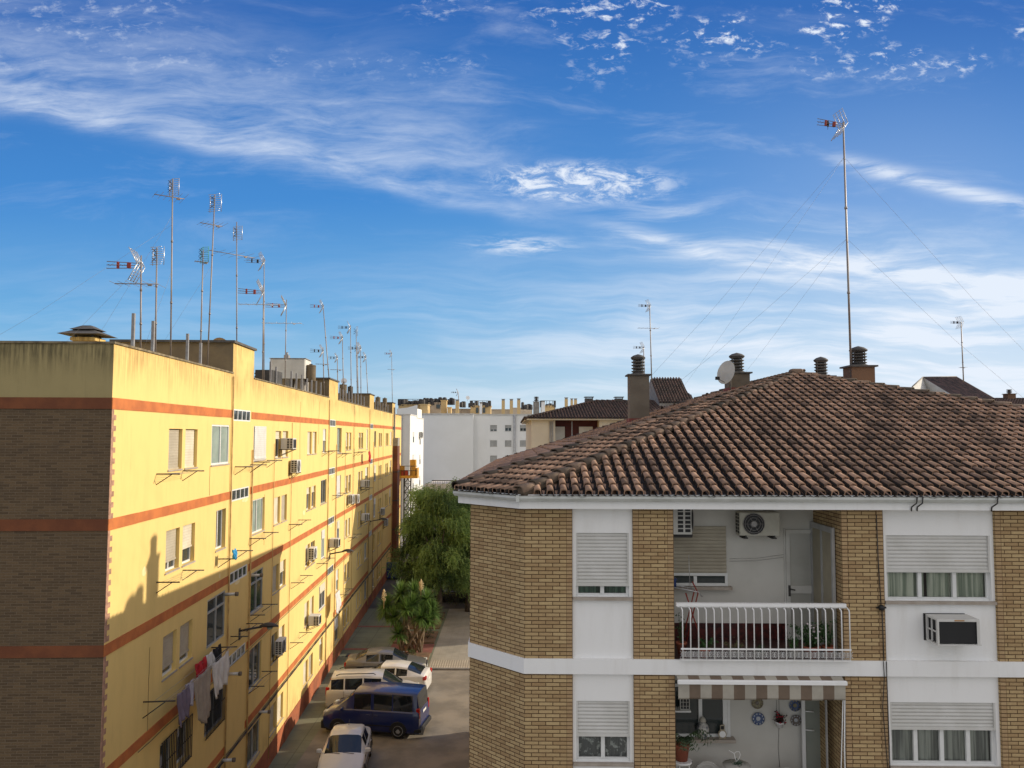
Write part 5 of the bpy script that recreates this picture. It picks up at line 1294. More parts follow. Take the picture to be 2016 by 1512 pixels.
antenna('tall antenna on the first stair head with a long slanted lower boom', 468, 676, 466, 437, [('g', 0.93, 1.20, dict(s=0.66)), ('v', 0.79, 0.8, dict(s=1.1, L=1.6))], Y=29.5, group='antennas on the yellow roof')
antenna('antenna behind the white water tank, higher of two close masts', 520, 742, 520, 508, [('u', 0.97, 0.5, dict(s=0.85, red=False))])
antenna('antenna with large white reflector, lower of two close masts', 517, 744, 519, 560, [('u', 0.92, 0.4, dict(s=1.15)), ('v', 0.80, 0.1, dict(s=0.9, L=1.8, m=M_alw))])
antenna('antenna with white reflector over a long horizontal boom, before the water tank', 561, 762, 564, 590, [('u', 0.93, 0.3, dict(s=1.05)), ('v', 0.74, 0.05, dict(s=0.8, L=2.2, m=M_alw))])
far_list = [('thin antenna leaning left above the brown tank', 652, 752, 636, 600, 0.98, 0.9), ('short antenna just left of the leaning mast', 639, 752, 636, 684, 0.93, 0.85),
 ('dark small antenna above the satellite dish', 666, 770, 664, 700, 0.95, 0.7), ('antenna second from the left in the far cluster', 677, 776, 674, 660, 0.96, 0.95),
 ('highest antenna of the far cluster', 692, 784, 690, 640, 0.97, 1.0), ('antenna just right of the highest far one', 704, 788, 701, 648, 0.97, 0.9),
 ('left one of two round white heads in the far cluster', 706, 790, 703, 680, 0.95, 1.0), ('right one of two round white heads in the far cluster', 711, 790, 710, 680, 0.95, 1.1),
 ('low leaning antenna at the right end of the far cluster', 726, 797, 720, 698, 0.95, 0.95), ('lonely thin antenna at the far end of the yellow roof', 773, 803, 771, 694, 0.98, 0.9)]
for k, (lab, xb, yb, xt, yt, f, s) in enumerate(far_list):
    hs = [('u' if k not in (5,6) else 'g', f, 0.4 if k != 4 else 0.1, dict(s=s, red=(k%3==0)) if k not in (5,6) else dict(s=s))]
    if k in (1, 2, 9): hs.append(('v', f-0.25, 0.3, dict(s=0.6, L=1.2)))
    antenna(lab, xb, yb, xt, yt, hs, r=0.03)
# steel posts along the parapet
posts = [(261, 688, 617), (300, 697, 632), (368, 714, 657), (394, 722, 675)] + [(532, 752, 712), (543, 757, 722), (573, 767, 731), (583, 772, 735), (594, 775, 738), (604, 779, 745), (613, 782, 748), (622, 784, 750), (631, 787, 753)]
posts += [(x, 0, 0) for x in (669, 675, 681, 687, 693, 699, 705, 711, 717, 723)] + [(x, 0, 0) for x in (739, 744, 749, 754, 759, 764)]
pp = None
for i, (x, yb, yt) in enumerate(posts):
    h = plane_hit(x, yb or 780, YORG - YN*0.2, YN)
    b = Vector((h.x, h.y, 15.38)); 
    zt = atY(x, yt, h.y).z if yt else 15.38+0.85
    if pp is None:
        mb = MB(); mb.box(-0.035,0.035,-0.035,0.035,0,1.0); pp = obj('roof_post', mb, M_grey); o = pp
    else: o = copy_tree(pp)
    o.location = b; o.scale = (1,1,zt-b.z); o.rotation_euler = (0,0,YA)
    if i < 4: lab = ['leftmost and tallest bare steel post on the yellow parapet', 'second bare steel post from the corner of the yellow parapet', 'third bare steel post, between the tall antenna masts', 'fourth bare steel post, beside the green antenna mast'][i]; tag(o, lab, 'post', 'steel posts on the yellow parapet')
    else: tag(o, 'plain steel post in the row along the yellow parapet beyond the first stair head', 'post', 'row of steel posts beyond the first stair head')
# rooftop tanks, dishes
def tank(px0, px1, ytop, ybot, Y, m, label, name='water_tank', group=None):
    a = atY(px0, ybot, Y); b = atY(px1, ytop, Y); r = (b.x-a.x)/2; h = b.z-a.z
    e = empty(name, ((a.x+b.x)/2, Y, a.z), 0, label, 'water tank', group)
    mb = MB(); mb.lathe([(r*0.96,0),(r,h*0.1),(r,h*0.85),(r*0.97,h*0.9),(r*1.02,h*0.93),(r*1.02,h*0.97),(r*0.9,h),(0.02,h*1.0)], (0,0,0), 18); obj('tank_body', mb, m, e)
    mb = MB(); mb.lathe([(r*0.35,h),(r*0.35,h+0.06),(0.01,h+0.07)], (0,0,0), 10); obj('tank_lid', mb, M_dark, e); return e
M_tankb = mat('brown_fibre_cement', (0.16,0.12,0.075), 0.85, (0.10,0.08,0.05), 3, 0.9)
M_tankk = mat('dark_tank', (0.035,0.033,0.032), 0.7, (0.07,0.065,0.06), 3, 0.9)
a = atY(531, 745, 42.5); b = atY(601, 706, 42.5)
e = empty('water_tank', ((a.x+b.x)/2, 42.5, a.z), YA, 'big off-white rectangular water tank on the yellow roof', 'water tank')
w = b.x-a.x; hh = b.z-a.z
mb = MB(); mb.bevbox(-w/2, w/2, 0, 1.5, 0, hh, 0.05); obj('tank_body', mb, M_offw, e)
mb = MB(); mb.box(-w/2-0.03, w/2+0.03, -0.03, 1.53, hh, hh+0.03); mb.box(-w*0.15,-w*0.02,0.3,0.7,hh+0.03,hh+0.22); mb.tube([(-w*0.08,0.5,hh+0.2),(-w*0.08,0.5,hh+0.38)], 0.06, 6); obj('tank_lid', mb, M_grey, e)
mb = MB(); 
for x in (-w*0.4, 0, w*0.4): mb.box(x-0.1, x+0.1, 0.1, 1.4, -0.7, -0.002)
obj('support_wall', mb, M_conc, e)
tank(602, 622, 719, 752, 43, M_tankb, 'brown cylindrical water tank right of the white rectangular one')
tank(668, 683, 757, 783, 56, M_tankb, 'brown water tank under the satellite dish')
tank(684, 695, 761, 785, 60, M_tankk, 'dark water tank beside the one with the dish')
tank(739, 749, 782, 800, 74, M_tankb, 'left one of the two far tanks on the yellow roof')
tank(753, 762, 784, 802, 78, M_tankb, 'right one of the two far tanks on the yellow roof')
# lift-room clutter between first stair head and tank
a = atY(502, 752, 34); b = atY(536, 728, 34)
mb = MB(); mb.box(a.x, b.x, 34, 35.5, a.z-0.6, b.z)
for k in range(7): mb.box(a.x-0.03, a.x, 34.0, 35.4, a.z-0.5+k*0.14, a.z-0.45+k*0.14)
tag(obj('condenser_unit', mb, M_tankk), 'dark louvred machine housing beside the first stair head', 'machine housing')
a = atY(560, 757, 41); b = atY(645, 751, 46)
def dish(px, py, rpx, Y, yaw, m, label, tilt=0.35, arm=True):
    c = atY(px, py, Y); r = rpx*Y/1600
    e = empty('satellite_dish', c, yaw, label, 'satellite dish')
    mb = MB(); mb.M = Matrix.Rotation(-tilt, 4, 'X'); mb.lathe([(r,0.0),(r*0.8,r*0.10),(r*0.5,r*0.21),(r*0.2,r*0.26),(0.01,r*0.27)], (0,0,0), 20, 0, True, 'y')
    o = obj('reflector', mb, m, e)
    if arm:
        mb = MB(); mb.tube([(0,0.02,-r*0.9),(0,-r*0.9,-r*0.55)], 0.012, 5); obj('arm', mb, M_grey, e)
        mb = MB(); mb.bevbox(-0.04,0.04,-r*0.9-0.08,-r*0.9+0.05,-r*0.55-0.04,-r*0.55+0.06,0.01); obj('receiver', mb, M_black, e)
    mb = MB(); mb.tube([(0,r*0.27,0),(0,r*0.5,-0.05),(0,r*0.5,-r*1.6)], 0.022, 6); obj('mount', mb, M_grey, e)
    return e
M_dishb = mat('brown_dish', (0.33,0.20,0.07), 0.6, (0.22,0.13,0.05), 3)
dish(432, 681, 17, 31.5, 0.3, M_dishb, 'brown round dish rising behind the first stair head', 0.1, False)
dish(677, 750, 6, 56, 0.2, M_alw, 'white satellite dish above the brown tank on the yellow roof', 0.3)
dish(1429, 733, 24, 25.0, -1.05, mat('cream_dish', (0.52,0.50,0.43), 0.5, (0.42,0.40,0.34), 2), 'large cream satellite dish beside the second chimney', 0.22)
dish(1611, 731, 6, 26.5, 0.9, M_offw, 'small dish half hidden behind the ridge left of the third chimney', 0.2)
# ------------------------------------------------------------------ tall guyed mast and masts behind the tiled roof
b_ = atY(1675, 745, 22.6)
gpts = [(0.86, BW(2.2, 13, 13.2)), (0.86, BW(15.5, 8, 13.4)), (0.86, BW(5.5, 23, 13.3)), (0.54, BW(2.8, 12, 13.4)), (0.54, BW(15.0, 9, 13.5)), (0.54, BW(7.5, 22, 13.5))]
e = antenna('very tall guyed mast with an antenna pointing left above the tiled roof', 1676, 745, 1660, 240, [('u', 0.985, 0.12, dict(s=0.92, tilt=0.10, red=True))], Y=22.5, r=0.030, group='masts behind the tiled roofs', guys=gpts)
antenna('thin antenna mast behind the first chimney of the tiled roof', 1283, 750, 1279, 600, [('u', 0.985, 0.2, dict(s=1.1, red=False)), ('v', 0.69, 0.1, dict(s=0.8, L=2.0))], Y=62, r=0.045, group='masts behind the tiled roofs')
antenna('low antenna left of the thin mast behind the first chimney', 1269, 750, 1267, 683, [('u', 0.98, 0.2, dict(s=1.0, red=False))], Y=62, r=0.04, group='masts behind the tiled roofs')
antenna('thin antenna mast on the right with a short cross bar near its base', 1897, 752, 1892, 634, [('u', 0.99, 0.2, dict(s=1.1, red=False)), ('v', 0.24, 0.1, dict(s=0.5, L=0.8))], Y=62, r=0.045, group='masts behind the tiled roofs')
antenna('small mast on the roofs at the far centre', 904, 800, 902, 772, [('u', 0.98, 0.2, dict(s=1.6, red=False))], Y=150, r=0.07, group='masts behind the tiled roofs')
# small dark bird on the mast antenna
c = atY(1630, 249, 22.5); e = empty('bird', c, 0.3, 'tiny dark bird perched on the antenna of the tall mast', 'bird')
mb = MB(); mb.lathe([(0.0,-0.08),(0.02,-0.07),(0.035,-0.02),(0.04,0.02),(0.03,0.06),(0.024,0.075),(0.026,0.095),(0.02,0.115),(0.0,0.125)], (0,0,0.06), 8); mb.tube([(0,0,0.0),(-0.01,0,-0.10)], [0.012,0.004], 4); mb.tube([(0,-0.02,0.16),(0.0,-0.05,0.155)], [0.008,0.002], 4)
obj('body', mb, M_black, e)

# ------------------------------------------------------------------ cream building with tiled roof behind
Yc = 62.0
def wpt(px, py, Y): return atY(px, py, Y)
cb = empty('cream_building', (0,0,0), 0, 'cream building with dark tiled hip roof behind the brick one', 'building')
L_ = wpt(1046, 830, Yc); xL = L_.x; ez = wpt(1100, 827, Yc).z; rz = wpt(1200, 789, Yc+6).z
M_cream = mat('cream_render', (0.62,0.56,0.44), 0.9, (0.52,0.46,0.36), 0.5, 0.8)
M_marn = mat('maroon_render', (0.075,0.018,0.016), 0.8)
M_tilef = tile_material('far_roof_tile', (0.14,0.085,0.07), (0.085,0.06,0.05), (0.05,0.042,0.038), (0.30,0.24,0.18))
xr0 = wpt(1093, 840, Yc).x; xr1 = wpt(1180, 840, Yc).x; xR = 26.0
mb = MB(); 
def vq(mb, x0, x1, y, z0, z1): mb.poly([(x0,y,z0),(x1,y,z0),(x1,y,z1),(x0,y,z1)])
vq(mb, xL, xr0, Yc, 0, ez); vq(mb, xr1, xR, Yc, 0, ez); vq(mb, xr0, xr1, Yc, 0, ez-9.0); 
mb.poly([(xL,Yc,0),(xL,Yc+24,0),(xL,Yc+24,ez),(xL,Yc,ez)]); mb.poly([(xR,Yc,0),(xR,Yc+24,0),(xR,Yc+24,ez),(xR,Yc,ez)]); vq(mb, xL, xR, Yc+24, 0, ez)
mb.poly([(xr0,Yc,0),(xr0,Yc+1.3,0),(xr0,Yc+1.3,ez),(xr0,Yc,ez)]); mb.poly([(xr1,Yc,0),(xr1,Yc+1.3,0),(xr1,Yc+1.3,ez),(xr1,Yc,ez)])
mb.box(xL-0.45, xR+0.4, Yc-0.45, Yc+24.4, ez, ez+0.12)
obj('wall', mb, M_cream, cb)
mb = MB(); vq(mb, xr0, xr1, Yc+1.3, 0, ez); obj('recessed_wall', mb, M_marn, cb)
for (pa, pb_, pt_, pq) in ((1090,1112,840,876),(1140,1167,840,870)):
    p = wpt(pa, pt_, Yc+1.2); q = wpt(pb_, pq+10, Yc+1.2); mb = MB(); mb.box(p.x, q.x, Yc+1.22, Yc+1.29, q.z, p.z); obj('shutter', mb, M_offw, cb)
mb = MB()
for px in (1083, 1087, 1126): p = wpt(px, 850, Yc-0.1); mb.tube([(p.x,Yc-0.12,2),(p.x,Yc-0.12,ez-0.1)], 0.05, 6); 
obj('downpipe', mb, M_grey, cb)
e0 = ez+0.13; dl = 6.2
EL = Vector((xL-0.5,Yc-0.5,e0)); ER = Vector((xR+0.5,Yc-0.5,e0)); RL = Vector((xL+5.6,Yc+6.5,rz)); RR = Vector((xR-5,Yc+6.5,rz)); BLf = Vector((xL-0.5,Yc+24.5,e0)); BRf = Vector((xR+0.5,Yc+24.5,e0))
rf = empty('roof', (0,0,0)); rf.parent = cb
tile_face('roof_tiles', rf, [EL, ER, RR, RL], 0.235, 0.4, 3, 31, M_tilef); tile_face('roof_tiles', rf, [BLf, EL, RL], 0.235, 0.4, 3, 32, M_tilef)
mb = MB(); mb.curtone = .6; mb.poly([BRf,BLf,RL,RR]); mb.poly([ER,BRf,RR]); obj('roof_back', mb, M_tilef, rf)
hip_line('ridge_tiles', rf, RL, RR, 0.12, 0.45, M_tilef); hip_line('hip_tiles', rf, EL, RL, 0.12, 0.45, M_tilef)
for px in (1152, 1211, 1290):
    p = wpt(px, 790, Yc+6.5); mb = MB(); mb.box(p.x, p.x+0.65, Yc+6.3, Yc+7.1, rz-0.2, rz+0.22); mb.box(p.x-0.05, p.x+0.72, Yc+6.2, Yc+7.2, rz+0.30, rz+0.36)
    for q in (0.02, 0.58): mb.box(p.x+q, p.x+q+0.06, Yc+6.3, Yc+6.36, rz+0.22, rz+0.30)
    obj('roof_vent', mb, M_cowl, rf)
# raised roof volumes behind (left and right ones)
def wedge_house(label, pts_face, apex_w, Y, depth, name='tiled_roof_house'): pass
def raised(label, pxl, pxr, ytop, pxeave, yeave, Y, wallm, gable=False):
    e = empty('stair_tower', (0,0,0), 0, label, 'roof tower')
    a = wpt(pxl, ytop, Y+4); b = wpt(pxr, ytop, Y+4); c = wpt(pxeave, yeave, Y); d = wpt(pxl-(18 if not gable else 18), yeave, Y)
    x0 = a.x if not gable else a.x; zt = a.z; ze_ = c.z
    E0 = Vector((x0, Y, ze_)); E1 = Vector((c.x, Y, ze_)); T0 = Vector((x0, Y+4, zt)); T1 = Vector((b.x, Y+4, zt))
    rfo = empty('roof', (0,0,0)); rfo.parent = e
    tile_face('roof_tiles', rfo, [E0, E1, T1, T0], 0.235, 0.4, 3, 41, M_tilef)
    mb = MB(); mb.curtone = .7; mb.poly([T0, T1, Vector((E1.x,Y+8,ze_)), Vector((x0,Y+8,ze_))]); obj('roof_back', mb, M_tilef, rfo)
    mb = MB(); zbm = 10.0
    # gable side wall towards the left
    mb.poly([(x0-0.02,Y,zbm),(x0-0.02,Y+8,zbm),(x0-0.02,Y+8,ze_),(x0-0.02,Y+4,zt+0.02),(x0-0.02,Y,ze_)]); mb.poly([(x0,Y+0.05,zbm),(E1.x,Y+0.05,zbm),(E1.x,Y+0.05,ze_-0.05),(x0,Y+0.05,ze_-0.05)])
    mb.poly([(E1.x,Y,zbm),(E1.x,Y+8,zbm),(E1.x,Y+8,ze_),(T1.x,Y+4,zt),(E1.x,Y,ze_)])
    obj('wall', mb, wallm, e); return e
raised('small tiled roof tower rising behind the first chimney', 1281, 1338, 746, 1366, 792, 66.0, M_conc)
# right-hand one: white gable seen obliquely
e = empty('gabled_roof_house', (0,0,0), 0, 'distant white gabled house with dark tiles on the far right', 'house')
Yg = 118.0
g1 = wpt(1796, 762, Yg+4); g2 = wpt(1817, 743, Yg+12); g3 = wpt(1880, 781, Yg); r2 = wpt(1883, 742, Yg+16); s2 = wpt(1960, 786, Yg+6)
mb = MB(); mb.poly([g1, g2, g3, (g3.x,g3.y,9),(g1.x,g1.y,9)]); obj('wall', mb, M_offw, e)
rf2 = empty('roof', (0,0,0)); rf2.parent = e
n_ = 22; mb = MB(); rr = random.Random(6)
for i in range(n_):                       # tile courses running down the slope
    t0, t1 = i/n_, (i+0.62)/n_; mb.curtone = rr.random()
    A = g2.lerp(r2, t0); B = g2.lerp(r2, t1); C_ = g3.lerp(s2, t0); D = g3.lerp(s2, t1); up = Vector((0,0,0.10))
    for s_ in range(9):
        f0, f1 = s_/9, (s_+1)/9; mb.curtone = rr.random()
        a0, a1 = A.lerp(C_, f0), A.lerp(C_, f1); b0, b1 = B.lerp(D, f0), B.lerp(D, f1); m0, m1 = (a0+b0)/2+up*0.9, (a1+b1)/2+up*1.2
        mb.poly([a0, m0, m1, a1]); mb.poly([m0, b0, b1, m1])
obj('roof_tiles', mb, M_tilef, rf2, recalc=False)
mb = MB(); mb.curtone = .8; dn = Vector((0,0,-0.05)); mb.poly([g2+dn, r2+dn, s2+dn, g3+dn]); mb.poly([g1+dn, g2+dn, r2+dn, r2+Vector((0,6,-2))]); obj('roof_underlay', mb, M_tilef, rf2)
mb = MB(); mb.tube([g1+Vector((0,0,0.05)), g2+Vector((0,0,0.05))], 0.10, 5); mb.tube([r2, s2], 0.10, 5); mb.tube([g2+Vector((0,0,.03)), r2+Vector((0,0,.03))], 0.10, 5); obj('verge', mb, M_conc, rf2)
mb = MB(); mb.poly([(s2.x,s2.y,9),(s2.x,s2.y,s2.z-0.1),(g3.x,g3.y,g3.z-0.1),(g3.x,g3.y,9)]); obj('wall', mb, M_offw, e)
# low tiled roof and little chimney at the right edge
e = empty('tiled_roof_house', (0,0,0), 0, 'low tiled roof with a small chimney at the right edge', 'house')
a = wpt(1900, 800, 110); b = wpt(1930, 785, 121); c = wpt(2090, 785, 121); d = wpt(2090, 803, 110)
tile_face('roof_tiles', e, [Vector((a.x,a.y,min(a.z,d.z))), Vector((d.x,d.y,min(a.z,d.z))), Vector((c.x,c.y,b.z)), Vector((b.x,b.y,b.z))], 0.40, 0.6, 3, 51, M_tilef)
mb = MB(); mb.box(a.x, d.x, 110.3, 122, 8, min(a.z,d.z)); obj('wall', mb, M_offw, e)
p = wpt(1984, 776, 120); q = wpt(2000, 776, 120); mb = MB(); mb.box(p.x, q.x, 120, 121.2, p.z-1.8, p.z); mb.box(p.x-0.12, q.x+0.12, 119.9, 121.3, p.z, p.z+0.1); ch = obj('chimney', mb, M_chr, e)
mb = MB(); cx = (p.x+q.x)/2
for k in range(3): mb.lathe([(0.36,0.0),(0.36,0.12)], (cx,120.6,p.z+0.2+k*0.2), 10)
mb.lathe([(0.2,0),(0.2,0.6)], (cx,120.6,p.z+0.1), 8); obj('chimney_cowl', mb, M_cowl, ch)

# ------------------------------------------------------------------ white blocks at the end of the street
M_wfar = mat('far_white_render', (0.82,0.82,0.80), 0.9, (0.74,0.74,0.71), 0.12, 0.9)
M_wfar2 = mat('far_white_side', (0.74,0.73,0.70), 0.9, (0.66,0.65,0.62), 0.2, 0.9)
M_shfar = mat('grey_shutter', (0.40,0.40,0.38), 0.7)
M_yfar = mat('far_yellow_render', (0.56,0.40,0.19), 0.9, (0.46,0.33,0.16), 0.5, 0.8)
def white_block(label, pl, pr, ytop, Y, dep, sidewin=(), name='white_apartment_block', ledge=True):
    a = wpt(pl, ytop, Y); b = wpt(pr, ytop, Y); e = empty(name, (0,0,0), 0, label, 'building')
    mb = MB(); zt = b.z; mb.box(a.x, b.x, Y, Y+dep, 0, zt); obj('wall', mb, M_wfar2, e)
    mb = MB(); mb.box(a.x-0.05, b.x+0.06, Y-0.06, Y+dep, zt, zt+0.12); obj('parapet_coping', mb, M_offw, e)
    for (yy, zz, w, h) in sidewin:
        mb = MB(); mb.box(b.x-0.02, b.x+0.02, Y+yy, Y+yy+w, zz, zz+h); wd = obj('window', mb, M_gl, e)
        mb = MB(); mb.box(b.x+0.02, b.x+0.05, Y+yy-0.05, Y+yy+w+0.05, zz+h*0.55, zz+h+0.05); obj('shutter', mb, M_shw, wd)
    return e, a, b, zt
e, a, b, zt = white_block('white apartment block touching the far end of the yellow one', 780, 807.5, 817, 101, 7.0, [(3.0,12.4,1.3,1.3),(3.0,9.5,1.2,1.3),(3.0,6.5,1.2,1.3),(3.2,3.6,1.2,1.3)])
mb = MB(); p = wpt(791, 817, 100.8); mb.tube([(p.x,100.9,2),(p.x,100.9,zt)], 0.08, 6); obj('downpipe', mb, M_alu, e)
e, a, b, zt = white_block('narrow white stair block just behind the first white block', 800, 820, 823, 112, 9.0, [(4.0,12.0,1.3,1.3),(4.0,9.2,1.3,1.3),(4.0,6.2,1.3,1.3)])
p = wpt(829, 852, 120)
e = ac_proto('air_conditioner', 1.0, 0.8, 0.4, M_shw, False, label='air conditioner on the far white wall at the end of the street', group='air conditioners on far walls'); e.location = (b.x, 115.5, 13.0); e.rotation_euler = (0,0,PI/2)
Yw = 145.0
wb = empty('white_apartment_block', (0,0,0), 0, 'large plain white block closing the street, three columns of shuttered windows', 'building')
a = wpt(829, 817, Yw); s = wpt(932, 817, Yw-1.2); b = wpt(1060, 819, Yw); zt = wpt(932, 817, Yw).z
wc = [(963.5, 980), (995.5, 1007), (1023.5, 1036)] if 0 else [(965,978.5),(994,1007),(1023.5,1036)]
rows = [(837, 849), (867, 879), (897, 909)]
hl = []
for (x0, x1_) in wc:
    for (y0, y1) in rows: p = wpt(x0, y1, Yw); q = wpt(x1_, y0, Yw); hl.append((p.x, q.x, p.z, q.z))
    for k in range(2): p = wpt(x0, rows[2][1], Yw); q = wpt(x1_, rows[2][0], Yw); hl.append((p.x, q.x, p.z-2.8*(k+1), q.z-2.8*(k+1)))
TW = lambda u, d, z: (u, Yw-d, z)
mb = MB(TW); mb.wallgrid(s.x, b.x+20, 0, zt, hl); 
for h in hl: mb.reveal(h, 0.25)
mb.box(a.x, s.x, -20, 1.2, 0, zt+0.02); mb.poly([(s.x,0,zt),(b.x+20,0,zt),(b.x+20,-20,zt),(s.x,-20,zt)])
obj('wall', mb, M_wfar, wb)
mb = MB(TW); mb.box(a.x-0.1, s.x+0.1, 1.1, 1.35, zt, zt+0.25); mb.box(s.x, b.x+20, -0.2, 0.15, zt, zt+0.2); obj('parapet_coping', mb, M_offw, wb)
for i, h in enumerate(hl): facade_window(wb, TW, h[0], h[1], h[2], h[3], 0.2, [0.72,1,1,1,1, 0.45,1,1,1,1, 0.5,1,1,1,1][i], 2, M_frame, M_shfar, slat=0.14)
mb = MB(TW); p = wpt(1012.5, 850, Yw); mb.tube([(p.x,0.25,1),(p.x,0.25,zt)], 0.22, 6); obj('downpipe', mb, M_alu, wb)
# parapet street block on the left of it (bluish grey wall)
e = empty('grey_roof_wall', (0,0,0), 0, 'grey parapet wall standing above the white block at the left', 'wall')
p = wpt(781, 823, 128); q = wpt(822, 797, 128)
mb = MB(); mb.prism([(p.x,128),(q.x,128),(q.x,134),(p.x,134)], 0, q.z-0.6); mb.poly([(p.x,127.99,q.z-0.62),(q.x,127.99,q.z-0.62),(q.x,127.99,q.z),((p.x+q.x)/2,127.99,q.z-0.45)]); obj('wall', mb, M_wfar, e)
# roofscape behind the white block
rs = empty('yellow_roof_block', (0,0,0), 0, 'far yellow and cream penthouses on top of the distant blocks', 'building')
def pbox(par, name, m, pl, pr, yt, yb, Y, dep=5.0):
    a = wpt(pl, yb, Y); b = wpt(pr, yt, Y); mb = MB(); mb.box(a.x, b.x, Y, Y+dep, a.z-1.5, b.z); mb.box(a.x-0.12, b.x+0.12, Y-0.12, Y+dep, b.z, b.z+0.15); return obj(name, mb, m, par)
M_crfar = mat('far_cream_render', (0.55,0.46,0.34), 0.9, (0.45,0.37,0.27), 0.5, 0.8)
pbox(rs, 'penthouse', M_yfar, 784, 832, 798, 816, 150); pbox(rs, 'penthouse', M_yfar, 827, 842, 797, 816, 147)
pbox(rs, 'penthouse', M_crfar, 844, 873, 794, 816, 156); pbox(rs, 'penthouse', M_yfar, 868, 879, 789, 816, 152, 2); pbox(rs, 'penthouse', M_yfar, 881, 888, 803, 816, 151, 2)
pbox(rs, 'penthouse', M_crfar, 889, 926, 806, 816, 160); pbox(rs, 'penthouse', M_yfar, 926, 966, 800, 816, 155); pbox(rs, 'penthouse', M_crfar, 966, 1010, 807, 816, 170)
pbox(rs, 'penthouse', M_crfar, 1010, 1048, 804, 816, 165); pbox(rs, 'penthouse', M_yfar, 1066, 1092, 800, 818, 158)
for x0 in (937, 950): a = wpt(x0, 813, 154.9); mb = MB(); mb.box(a.x, a.x+0.5, 154.8, 154.9, a.z, a.z+1.0); obj('window', mb, M_gl, rs)
a = wpt(859, 804, 155.9); mb = MB(); mb.box(a.x, a.x+0.7, 155.8, 155.9, a.z, a.z+0.75); obj('window', mb, M_gl, rs)
def far_chim(pl, pr, yt, Y, m, label, tall=None):
    a = wpt(pl, 818, Y); b = wpt(pr, yt, Y); e = empty('chimney', (a.x, Y, a.z), 0, label, 'chimney', 'chimneys on the distant roofs'); w = b.x-a.x; h = b.z-a.z
    mb = MB(); mb.box(0, w, 0, w, -1.0, h-0.25); obj('chimney_stack', mb, m, e)
    mb = MB(); mb.box(0.03, w-0.03, 0.03, w-0.03, h-0.25, h); mb.box(-0.06, w+0.06, -0.06, w+0.06, h-0.02, h+0.06); obj('chimney_top', mb, M_conc, e); return e
far_chim(896.5, 903.5, 787, 149, M_yfar, 'squat yellow chimney alone in the middle of the distant roofs')
far_chim(944, 949, 792, 148, M_wfar2, 'pale grey-white chimney between the two yellow penthouse windows')
far_chim(987.5, 994, 786, 149, M_yfar, 'first of three tall yellow chimneys in a row')
far_chim(1003.5, 1010, 786, 149, M_yfar, 'second of three tall yellow chimneys in a row')
far_chim(1018, 1024.5, 785, 149, M_yfar, 'third of three tall yellow chimneys in a row')
far_chim(1050, 1062, 791, 140, M_conc, 'wide grey chimney with a cowl before the cream building')
p = wpt(1056, 791, 140.5); e = empty('chimney_cowl', (p.x,140.5,p.z), 0, 'dark ringed cowl on the wide grey chimney', 'chimney cowl'); mb = MB()
for k in range(3): mb.lathe([(0.42,0.0),(0.42,0.14)], (0,0,0.15+k*0.28), 10)
mb.lathe([(0.2,0),(0.2,0.9)], (0,0,0), 8); obj('rings', mb, M_cowl, e)
far_chim(1066, 1073, 789, 148, M_wfar2, 'white chimney just right of the wide grey one')
far_chim(1112, 1118, 783, 149, M_yfar, 'yellow chimney peeping over the cream building roof, left one')
far_chim(1123.5, 1128, 785, 149, M_yfar, 'yellow chimney peeping over the cream building roof, middle one')
far_chim(1130.5, 1136, 785, 152, M_yfar, 'yellow chimney peeping over the cream building roof, right one')
# black tanks and cowls crowded on the roofs
tk = None; rr = random.Random(12)
spots = []
for x in (788, 793, 798, 804, 810, 816, 820, 827, 831): spots.append((x, 797, 'w', 150, rr.uniform(9, 14)))
for x in (836, 841, 847, 851, 857, 861, 866, 870, 875, 884, 888, 892): spots.append((x, 795, 'w', 156, rr.uniform(10, 15)))
for x in (908, 912): spots.append((x, 800, 'w', 158, rr.uniform(8, 12)))
for x in (926, 932, 938, 952, 958, 963): spots.append((x, 800, 'w', 155, rr.uniform(8, 13)))
for x in (1029, 1036, 1042, 1046, 1078, 1084, 1090): spots.append((x, 804, 'w', 158, rr.uniform(8, 14)))
for (x, yb, _, Y, h) in spots:
    p = wpt(x, yb+1, Y); q = wpt(x, yb-h, Y)
    if tk is None:
        tk = empty('roof_tank', (0,0,0), 0, 'small dark water tank crowded on the distant penthouse roofs', 'water tank', 'dark tanks on the distant roofs')
        mb = MB(); mb.lathe([(0.40,0),(0.42,0.1),(0.42,0.85),(0.36,0.92),(0.36,0.96),(0.15,1.0)], (0,0,0), 10); obj('tank_body', mb, M_tankk, tk); o = tk
    else: o = copy_tree(tk)
    o.location = (p.x, Y+rr.uniform(0,2), p.z-0.1); o.scale = (rr.uniform(0.7,1.1), 1, q.z-p.z)
mb = MB()
for (xa, xb, yt, yb, Y) in ((784,832,786,798,149.8),(926,966,789,800,154.8),(1064,1094,789,802,157.8),(836,880,786,795,155.8)):
    a = wpt(xa, yb, Y); b = wpt(xb, yt, Y)
    mb.tube([(a.x,Y,b.z),(b.x,Y,b.z)], 0.04, 4)
    for k in range(6): x = a.x+(b.x-a.x)*k/5; mb.tube([(x,Y,a.z),(x,Y,b.z)], 0.04, 4)
    mb.box(a.x-0.1, a.x+0.5, Y, Y+0.1, a.z, b.z); mb.box(b.x-0.4, b.x, Y, Y+0.1, a.z, b.z)
obj('roof_railing', mb, M_tankk, rs)
dish(921, 783, 4, 150, 0.4, M_alw, 'white dish on the distant roofs at the centre', 0.3, False)
p = wpt(921, 790, 150); 
